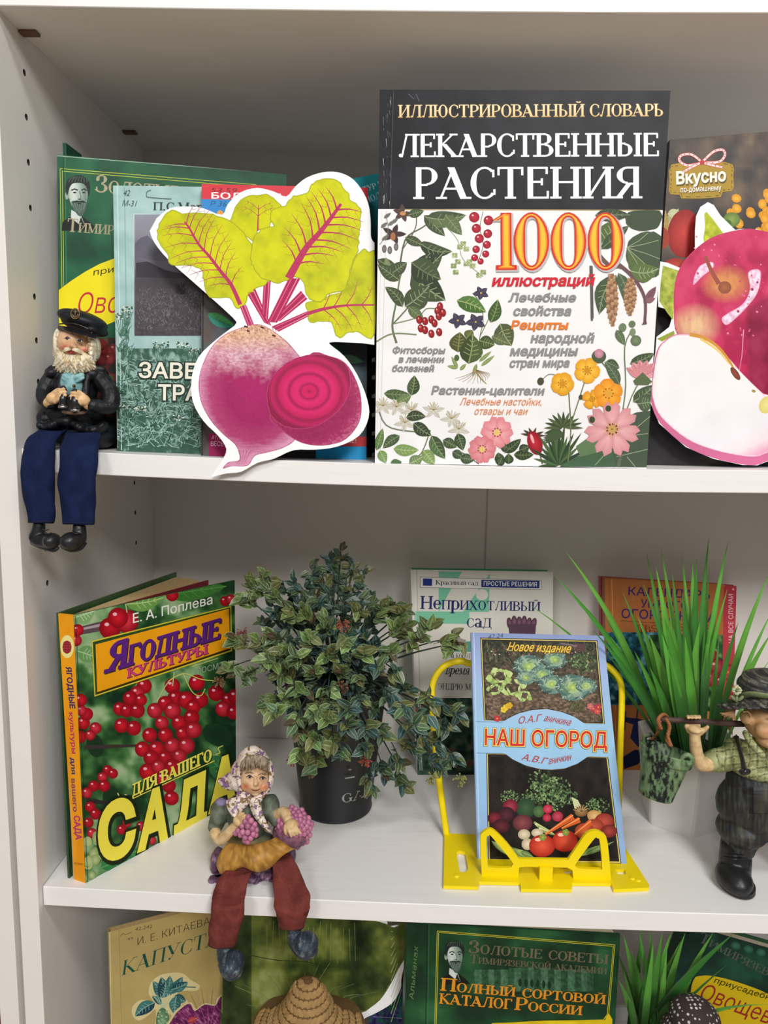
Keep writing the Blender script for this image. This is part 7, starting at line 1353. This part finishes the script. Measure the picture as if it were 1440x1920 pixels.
# ---- artificial plants
def leafmesh(name, w, fold, curl, cols, seed, n=4):
    """a single leaf of unit length along +X, cupped, curled, with pale midrib and rim"""
    V = []; cc = []; rr = random.Random(seed)
    for i in range(n+1):
        t = i/n; h = w*math.sin(math.pi*min(1, t*.94+.03)**.8)**.9 if 0 < i < n else .004; z = -curl*t*t+.02*math.sin(t*9+seed)
        for j, q in enumerate((-1, -.8, -.1, 0, .1, .8, 1)): V.append((t, q*h, z+fold*abs(q)*h+.012*rr.uniform(-1, 1)*(abs(q) > .4))); cc.append(cols[1] if j == 3 else (cols[2] if abs(q) == 1 else cols[0]))
    Fc = [(i*7+j, i*7+j+1, i*7+8+j, i*7+7+j) for i in range(n) for j in range(6)]; me = bpy.data.meshes.new(name); me.from_pydata(V, [], Fc)
    a = me.color_attributes.new('Col', 'FLOAT_COLOR', 'POINT'); c4 = np.ones((len(V), 4)); c4[:, :3] = [hexc(c) for c in cc]; a.data.foreach_set('color', c4.ravel())
    me.materials.append(LEAFM); me.polygons.foreach_set('use_smooth', [True]*len(me.polygons)); return me
LEAFM = vmat('plastic_leaf', .36, .55, .35, 500, .35, hue=.3, bscale=900)
LM = [leafmesh('leaf', .24+.035*(k % 3), .35, .12+.08*(k % 2), c, k) for k, c in enumerate([('546e40', 'bccdaa', 'b3c6a2'), ('4e6a42', 'b8c9ae', 'a8bd9c'), ('6a8a4a', 'c3d2a6', 'bccd9e'), ('3a5446', '9ab2a4', '8aa396'), ('32504e', '8caaa4', '7a9892'), ('666f40', 'b5b98c', 'a5a97a'), ('564c36', '948a68', '847a54')])]
pc_ = on_shelf(628, 1520, 2); pc_ = np.array([pc_[0], .155, shelf_z(2, pc_[0])]); pl = thing('potted_plant', pc_, 'bushy artificial plant with frosted small leaves in a black metal pot', 'plant')
rb, rtop = 69*PX(.155), 98*PX(.155); zt_ = P(628, 1275, .155)[2]-pc_[2]
b = MB(); b.lathe([(0, .002), (rb, .002), (rb+.0012, .0005), (rb+.0018, .0022), (rb+.0008, .0036), (rtop, zt_-.004), (rtop+.002, zt_-.002), (rtop+.002, zt_), (rtop-.001, zt_), (rtop-.004, zt_-.01), (rtop-.004, zt_-.02), (0, zt_-.02)], pc_, 56)
POTM = mat('black_painted_metal', (.014, .015, .018), .38, 30, .2, bump=.05, spec=.5); b.out('pot', POTM, pl, smooth=True)
# lettering wrapped on the pot
def pot_text(t, x0, y0, x1, h, m):
    V, Fc = serif(t, .0); w = V[:, 0].max(); out = []
    A0 = P(x0, y0, .12)[0]; A1 = P(x1, y0, .12)[0]; z0 = P(x0, y0, .118)[2]; hh = h*PX(.12)
    for (u, v) in V:
        xx = A0+(A1-A0)*u/w-pc_[0]; zz = z0+v*hh; R = rb+(rtop-rb)*(zz-pc_[2])/zt_+.0005; xx = min(max(xx, -R*.98), R*.98); out.append((pc_[0]+xx, pc_[1]-math.sqrt(R*R-xx*xx), zz))
    mk('pot_lettering', out, Fc, m, pl, smooth=False, kind='stuff')
GR_ = mat('grey_lettering', '9a9c9c', .6)
pot_text('GA', 641, 1506, 684, 20, GR_) if 'G' in G else None
b = MB(); R = rb+(rtop-rb)*.62+.0006; zz = P(680, 1455, .118)[2]
for (a0_, a1_, z_) in ((-.28, -.06, 0), (-.2, -.14, .008)): pts = [(pc_[0]+R*math.sin(.55+a0_+(a1_-a0_)*i/8), pc_[1]-R*math.cos(.55+a0_+(a1_-a0_)*i/8), zz+z_) for i in range(9)]; b.tube(pts, .0006, 5)
b.out('pot_lettering', GR_, pl, kind='stuff')
cl = [(210, 330), (170, 400), (270, 280), (300, 350), (690, 140), (650, 190), (560, 270), (620, 300), (760, 220), (720, 300), (820, 260), (480, 350), (560, 400), (640, 400), (720, 400), (860, 400), (790, 470), (900, 460), (980, 430), (1030, 480), (1130, 620), (1050, 560), (1180, 560), (1000, 560), (1290, 620), (1340, 650), (320, 600), (250, 640), (110, 620), (90, 780), (150, 830), (280, 740), (360, 700), (350, 820), (440, 720), (520, 620), (460, 900), (540, 800), (620, 900), (640, 960), (620, 700), (720, 640), (820, 690), (960, 690), (900, 780), (990, 800), (690, 800), (780, 820), (800, 960), (740, 1010), (880, 1000), (960, 950), (1060, 900), (1040, 1010), (1190, 960), (1160, 1050), (1330, 1030), (1280, 1100), (1100, 1100), (1200, 1200), (1100, 1220), (1320, 1280), (1230, 1330), (1020, 1300), (1040, 1420), (860, 1440), (930, 1360), (700, 1240), (640, 1210), (830, 1240), (540, 1180), (470, 1140), (440, 1080), (550, 1330), (460, 1260), (330, 1020), (280, 980), (620, 1060), (720, 1100), (560, 1020), (400, 960), (840, 1120), (920, 1140), (500, 480), (600, 520), (420, 460)]
cl += [(600+330*math.cos(k*2.4)*math.sqrt(k/60)-20, 640+470*math.sin(k*2.4)*math.sqrt(k/60)) for k in range(60)]
crown = P(625, 1290, .15); rr_ = random.Random(21); stem_m = mat('dark_green_stem', '26352a', .6, 200, .2); LV = []; stems = []
for k, (x, y) in enumerate(cl):
    px_, py_ = 400+x/2.88, 980+y/2.88; dx, dy = (px_-640)/235, (py_-1250)/250; rr2 = min(1, dx*dx+dy*dy); low = (py_ > 1330)
    Yk = .155-.085*math.sqrt(max(0, 1-rr2))*(1.0 if py_ > 1180 else .6)-(.045 if low else 0)+rr_.uniform(-.012, .012)
    fill_ = k >= len(cl)-60
    if fill_: Yk = min(.19, Yk+rr_.uniform(.02, .055))
    if px_ > 800: Yk = min(Yk, .085) if py_ > 1250 else .12
    if py_ < 1120 and px_ > 560: Yk = .17
    p = P(px_, py_, Yk); out_ = p-crown; L0 = np.linalg.norm(out_); out_ = out_/L0
    mid = crown+(p-crown)*.5+np.array([0, 0, .015+.02*(dy > 0)]); pts = [crown*(1-t)**2+2*mid*t*(1-t)+p*t*t for t in np.linspace(0, 1, 7)]; stems.append(pts) if k < len(cl)-60 else None
    tone = [0, 1, 2, 2, 5] if (x < 700 or y < 700) and Yk < .14 else [3, 4, 1, 3, 0, 5]  # deeper and inner leaves pick darker teal, shade put into their colour
    if py_ < 1110 and px_ > 540: tone = [1, 3, 5, 3]
    if fill_: tone = [3, 4, 1, 3]
    nl = 10 if fill_ else 11
    for q in range(nl):
        t = q/nl; u = out_*(.7-.3*(q % 2))+np.array([rr_.uniform(-1, 1), rr_.uniform(-.9, .35), rr_.uniform(-.8, .8)])*.85; u /= np.linalg.norm(u)
        base = p-out_*(.012*(q//2)/4+.001)+np.array([rr_.uniform(-1, 1), rr_.uniform(-1, 1), rr_.uniform(-1, 1)])*.0015; L = rr_.uniform(.0098, .0146)*(.9 if Yk > .15 else 1.1)
        nrm = np.array([rr_.uniform(-.5, .5), -1+rr_.uniform(-.3, .3), .8+rr_.uniform(-.4, .4)]); bx_ = u; by_ = np.cross(nrm, bx_); by_ /= np.linalg.norm(by_); bz_ = np.cross(bx_, by_)
        LV.append((Yk+(.3 if fill_ else 0), base, bx_, by_, bz_, L, rr_.choice(tone) if rr_.random() > .04 else 6))
LV.sort(key=lambda v: v[0]); extra = MB(); exc = []
for i, (_, base, bx_, by_, bz_, L, tn) in enumerate(LV):
    M4 = Matrix(((bx_[0]*L, by_[0]*L, bz_[0]*L, base[0]-pc_[0]), (bx_[1]*L, by_[1]*L, bz_[1]*L, base[1]-pc_[1]), (bx_[2]*L, by_[2]*L, bz_[2]*L, base[2]-pc_[2]), (0, 0, 0, 1)))
    if i < 300:
        o = bpy.data.objects.new('leaf', LM[tn]); COL.objects.link(o); o.parent = pl; o.matrix_basis = M4; BASE[o.name] = pc_
    else:
        me_ = LM[tn]; V = np.array([v.co for v in me_.vertices]); a = np.empty(len(V)*4); me_.color_attributes['Col'].data.foreach_get('color', a); W = base+(V[:, :1]*bx_+V[:, 1:2]*by_+V[:, 2:3]*bz_)*L
        extra.add(W, [tuple(p.vertices) for p in me_.polygons], a.reshape(-1, 4)[:, :3]*rr_.uniform(.8, 1.15))
extra.out('foliage', LEAFM, pl, smooth=True, kind='stuff', fixn=False)
for pts in stems: b = MB(); b.tube(pts, [.0014-.0009*i/6 for i in range(7)], 5); b.out('stem', stem_m, pl, smooth=True)
for (x, y, c) in [(700, 555, '8a4a38'), (820, 1285, 'b05a44'), (30, 860, '8a6a4c'), (425, 1280, '9a5a40'), (690, 890, '6a4a38'), (1180, 1380, '8a8c50'), (1330, 1390, '8a8c50'), (160, 595, '8a5048')]:
    b = MB(); px_, py_ = 400+x/2.88, 980+y/2.88; p = P(px_, py_, .065 if y > 500 else .1)
    if x < 200: p = P(px_, py_, .13)
    for i in range(26): v = np.array([rr_.gauss(0, 1), rr_.gauss(0, .7), rr_.gauss(0, 1)]); v *= .0065/(np.linalg.norm(v)+.3); b.tube([p, p+v*.6+[0, 0, .001], p+v], [.0003, .0003, .0006], 4); b.ell(p+v, (.0009,)*3, None, 1)
    b.out('flower_cluster', mat('cluster_'+c, c, .6), pl, smooth=True, kind='stuff')
# ---- grass plants
GRM = vmat('grass_blade', .5, .35, .1, 60, .05, hue=.18)
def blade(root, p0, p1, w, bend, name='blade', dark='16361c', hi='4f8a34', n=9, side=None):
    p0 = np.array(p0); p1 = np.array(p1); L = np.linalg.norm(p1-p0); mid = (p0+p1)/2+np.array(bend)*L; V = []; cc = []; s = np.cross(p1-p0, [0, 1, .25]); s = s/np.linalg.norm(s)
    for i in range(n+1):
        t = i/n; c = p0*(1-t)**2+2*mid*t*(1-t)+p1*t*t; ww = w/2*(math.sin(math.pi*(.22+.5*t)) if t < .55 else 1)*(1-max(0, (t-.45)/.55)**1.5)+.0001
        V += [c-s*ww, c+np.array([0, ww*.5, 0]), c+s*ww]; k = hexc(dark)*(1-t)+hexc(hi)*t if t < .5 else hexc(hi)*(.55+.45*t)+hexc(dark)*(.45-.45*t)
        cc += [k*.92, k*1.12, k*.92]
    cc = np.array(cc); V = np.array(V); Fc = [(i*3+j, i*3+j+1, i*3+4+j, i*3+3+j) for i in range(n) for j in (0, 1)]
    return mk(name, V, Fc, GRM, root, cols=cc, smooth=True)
gp = np.array([.5685, .155, shelf_z(2, .5685)]); gr_ = thing('grass_plant', gp, 'artificial grass plant with long green blades in a white faceted pot, behind the gardener', 'plant')
PW = mat('white_ceramic', (.70, .68, .65), .3, 25, .05, bump=.08); bot_ = []; top_ = []
cn = [on_shelf(1210, 1533, 2), on_shelf(1290, 1582, 2), on_shelf(1346, 1570, 2)]
cx_ = np.array([.572, .155]); 
for k in range(6): a = math.radians(-96+60*k); bot_.append((cx_[0]+.040*math.cos(a), cx_[1]+.040*math.sin(a), gp[2])); top_.append((cx_[0]+.050*math.cos(a), cx_[1]+.050*math.sin(a), gp[2]+.085))
b = MB(); bm = bmesh.new(); vs = [bm.verts.new(p) for p in bot_+top_]; bm.faces.new(vs[:6][::-1]); [bm.faces.new((vs[i], vs[(i+1) % 6], vs[6+(i+1) % 6], vs[6+i])) for i in range(6)]
inn = [bm.verts.new((cx_[0]+(p[0]-cx_[0])*.93, cx_[1]+(p[1]-cx_[1])*.93, p[2])) for p in top_]; inb = [bm.verts.new((cx_[0]+(p[0]-cx_[0])*.90, cx_[1]+(p[1]-cx_[1])*.90, p[2]-.014)) for p in top_]
[bm.faces.new((vs[6+i], vs[6+(i+1) % 6], inn[(i+1) % 6], inn[i])) for i in range(6)]; [bm.faces.new((inn[i], inn[(i+1) % 6], inb[(i+1) % 6], inb[i])) for i in range(6)]; bm.faces.new(inb)
bmesh.ops.bevel(bm, geom=[e for e in bm.edges if abs(e.verts[0].co.z-e.verts[1].co.z) > .05], offset=.004, segments=3, profile=.6, affect='EDGES'); b.bm(bm); b.out('pot', PW, gr_)
b = MB(); b.ell((cx_[0], cx_[1], gp[2]+.068), (.036, .036, .010)); b.out('moss', mat('dark_moss', '16301c', .9, 300, .4, bump=.8), gr_, smooth=True)
tips = [(80, 130, 26, -.03), (0, 285, 26, -.02), (-170, 480, 14, .0), (460, 400, 22, .03), (620, 130, 24, .05), (715, 90, 24, .04), (790, 245, 24, .02), (600, 345, 26, -.02), (685, 235, 34, -.01), (1040, 30, 26, .03), (1172, 50, 26, .02), (960, 170, 34, .0), (1042, 235, 20, .04), (1165, 380, 22, .01), (1450, 270, 30, .02), (1470, 520, 22, .0), (1470, 660, 30, -.03), (1460, 840, 16, .03), (300, 620, 24, -.02), (262, 655, 26, -.04), (340, 800, 20, .0), (640, 690, 40, -.05), (725, 685, 44, -.05), (1110, 730, 20, .0), (335, 560, 26, .02), (700, 300, 42, -.02), (740, 560, 46, -.05), (860, 400, 40, -.03), (930, 200, 44, .02), (980, 600, 38, -.01), (800, 640, 40, -.04), (880, 700, 36, -.05), (560, 560, 30, .02), (540, 800, 26, -.02), (1240, 600, 26, -.03), (1060, 520, 32, .02), (640, 900, 30, -.04), (470, 880, 24, .0), (380, 700, 24, .02), (860, 150, 26, .05)]
for x, y, w, dY in tips:
    px_, py_ = 1040+x/3.6, 1000+y/3.6; Yt = .150+dY; p1 = P(px_, py_, Yt); t = np.clip((px_-1100)/340, 0, 1)
    p0 = np.array([cx_[0]-.022+.044*t+rr_.uniform(-.004, .004), cx_[1]-.012+rr_.uniform(-.014, .018), gp[2]+.066]); ar = (px_-1270)/300
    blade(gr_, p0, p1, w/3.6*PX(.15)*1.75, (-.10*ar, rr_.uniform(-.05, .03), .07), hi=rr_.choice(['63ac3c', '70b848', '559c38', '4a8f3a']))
# bottom shelf grass
g2 = np.array([.535, .10, shelf_z(3, .53)]); gg = thing('grass_plant', g2, 'second artificial grass plant on the lower shelf, right of the catalogue', 'plant')
b = MB(); b.lathe([(0, 0), (.036, 0), (.045, .09), (.047, .092), (.043, .092), (.040, .08), (0, .078)], g2, 6); b.out('pot', PW, gg)
ct = P(1205, 1925, .10)
for x, y, w, dY in [(180, 240, 40, 0), (320, 220, 40, .02), (345, 200, 40, .03), (520, 215, 44, -.01), (600, 210, 46, .02), (430, 260, 34, .01), (720, 225, 50, .02), (960, 230, 56, .0), (1140, 235, 66, -.01), (1085, 505, 26, -.02), (180, 545, 36, -.03), (140, 640, 44, -.04), (440, 330, 40, -.03), (250, 380, 40, .0), (560, 380, 40, .01), (680, 300, 40, .03), (830, 735, 46, -.04), (1440, 850, 50, -.045), (130, 400, 34, .02), (400, 150, 40, .03)]:
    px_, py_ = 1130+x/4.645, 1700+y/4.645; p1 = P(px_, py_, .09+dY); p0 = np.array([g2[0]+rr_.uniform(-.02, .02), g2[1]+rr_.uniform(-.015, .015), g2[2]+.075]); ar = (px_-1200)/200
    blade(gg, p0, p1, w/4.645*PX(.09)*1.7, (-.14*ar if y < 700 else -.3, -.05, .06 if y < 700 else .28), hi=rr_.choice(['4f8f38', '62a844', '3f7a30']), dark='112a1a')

# ---- straw hat doll and polka-dot scarf doll on the lower shelf
f = Fig(430, 1690, 3.892, .045); z3 = shelf_z(3, .24)
dh = thing('doll', (.232, .05, z3), 'doll under a woven straw hat whose crown rises in front of the cabbage cutout', 'doll')
b = MB(); hp = f.p(570, 1100, 0); H3 = hp[2]-z3
b.ell((hp[0], hp[1], z3+H3*.30), (.045, .038, H3*.31)); b.ell((hp[0], hp[1], z3+H3*.62), (.032, .026, H3*.26))
for s_ in (-1, 1): b.tube([(hp[0]+s_*.024, hp[1], z3+H3*.78), (hp[0]+s_*.044, hp[1]-.008, z3+H3*.55), (hp[0]+s_*.022, hp[1]-.034, z3+H3*.42)], [.012, .011, .009], 10); b.ell((hp[0]+s_*.024, hp[1]-.036, z3+.012), (.014, .022, .012))
o = b.fuse('body', CLOTH, dh, None, .002, 6, lambda V: ramp(fbm(V[:, 0]*90, V[:, 2]*90, 2), [(.3, '7a5a48'), (.7, '94705c')]))
b = MB(); b.ell((hp[0], hp[1], hp[2]-.012), (.028, .026, .030), sub=3); b.ell((hp[0], hp[1]-.027, hp[2]-.016), (.004, .005, .005)); b.fuse('head', SK, dh, None, .0015, 3, SKP)
for s_ in (-1, 1): b = MB(); b.ell((hp[0]+s_*.010, hp[1]-.0245, hp[2]-.008), (.003, .0015, .003)); b.out('eye', mat('eye_dark', (.02, .02, .03), .2), dh, smooth=True)
STW = mat('woven_straw', 'b08c58', .7, 400, .25, bump=.5, hue=.16)
cone = [(0, 585), (60, 588), (105, 602), (135, 640), (165, 700), (205, 760), (245, 815), (300, 855), (380, 890), (480, 925)]
hc = f.p(575, 600, 4); prof = []
for (rx_, y_) in cone: prof.append((f.r(rx_), f.p(575, y_, 4)[2]-hc[2]))
b = MB(); b.lathe([(r*.985, z-.0006) for r, z in prof], hc, 40); ht = b.out('straw_hat', mat('straw_base', '6a4e2c', .8, 300, .2), dh, smooth=True)
pm = bmesh.new(); bmesh.ops.create_icosphere(pm, subdivisions=1, radius=1); pme = bpy.data.meshes.new('straw_plait'); pm.to_mesh(pme); pm.free(); pme.materials.append(STW)
zz_ = np.array([p[1] for p in prof]); rr3 = np.array([p[0] for p in prof]); arc = np.concatenate([[0], np.cumsum(np.hypot(np.diff(zz_), np.diff(rr3)))]); cnt = 0
for row in range(1, 11):
    s_ = row*arc[-1]/11; R = np.interp(s_, arc, rr3); Z = np.interp(s_, arc, zz_); m_ = max(6, int(2*math.pi*R/.0046)); sl = (np.interp(s_+.001, arc, rr3)-R)/.001; up_ = math.sqrt(max(0, 1-sl*sl))
    for i in range(m_):
        a = -2*math.pi*(i+.5*(row % 2))/m_
        if math.sin(a) > .35 or cnt >= 300: continue
        cnt += 1; o = bpy.data.objects.new('straw_plait', pme); COL.objects.link(o); o.parent = ht; BASE[o.name] = BASE[dh.name]
        N_ = np.array([math.cos(a)*up_, math.sin(a)*up_, sl]); T_ = np.array([-math.sin(a), math.cos(a), 0]); S_ = np.cross(N_, T_); k = .6*(1 if row % 2 else -1); X_ = T_*math.cos(k)+S_*math.sin(k); Y_ = np.cross(N_, X_)
        c_ = hc+np.array([R*math.cos(a), R*math.sin(a), Z])-BASE[dh.name]; sx, sy, sz = .0048, .0029, .0012
        o.matrix_basis = Matrix([[X_[q]*sx, Y_[q]*sy, N_[q]*sz, c_[q]] for q in range(3)]+[[0, 0, 0, 1]])
f = Fig(1130, 1700, 4.645, .040); dp = thing('doll', (.53, .045, shelf_z(3, .53)), 'doll in a dark brown headscarf with white polka dots, at the lower right', 'doll')
hp = f.p(820, 1060, 0); H3 = hp[2]-shelf_z(3, .53); z3 = shelf_z(3, .53); BASE[dp.name] = np.array([hp[0], hp[1], z3]); dp.location = BASE[dp.name].tolist()
b = MB(); b.ell((hp[0], hp[1]-.002, z3+H3*.32), (.034, .026, H3*.33)); b.ell((hp[0], hp[1], z3+H3*.62), (.026, .020, H3*.28))
for s_ in (-1, 1): b.tube([(hp[0]+s_*.019, hp[1], z3+H3*.78), (hp[0]+s_*.034, hp[1]-.006, z3+H3*.55), (hp[0]+s_*.016, hp[1]-.027, z3+H3*.42)], [.010, .009, .008], 10); b.ell((hp[0]+s_*.017, hp[1]-.026, z3+.010), (.011, .018, .010))
b.fuse('body', CLOTH, dp, None, .002, 6, lambda V: ramp(fbm(V[:, 0]*90, V[:, 2]*90, 2), [(.3, '4a5a6c'), (.7, '5c6c7c')]))
b = MB(); f.e(b, 800, 1120, -2, 130, 120, 12); b.out('head', SK, dp, smooth=True, paint=SKP)
DOT = bpy.data.materials.new('polka_dot_cloth'); N_, L_, B_ = nt(DOT); tc = N_.new('ShaderNodeTexCoord'); vo = N_.new('ShaderNodeTexVoronoi'); vo.inputs['Scale'].default_value = 250; vo.inputs['Randomness'].default_value = .35; L_.new(tc.outputs['Object'], vo.inputs['Vector'])
cr = N_.new('ShaderNodeValToRGB'); cr.color_ramp.elements[0].position = .26; cr.color_ramp.elements[0].color = (.55, .53, .5, 1); cr.color_ramp.elements[1].position = .32; cr.color_ramp.elements[1].color = (.035, .022, .022, 1); L_.new(vo.outputs['Distance'], cr.inputs[0]); L_.new(cr.outputs[0], B_.inputs['Base Color']); B_.inputs['Roughness'].default_value = .85
b = MB(); f.e(b, 800, 980, 4, 245, 200, 22, 8); f.e(b, 760, 1100, 4, 280, 190, 22); o = b.fuse('headscarf', DOT, dp, None, .0012, 5)
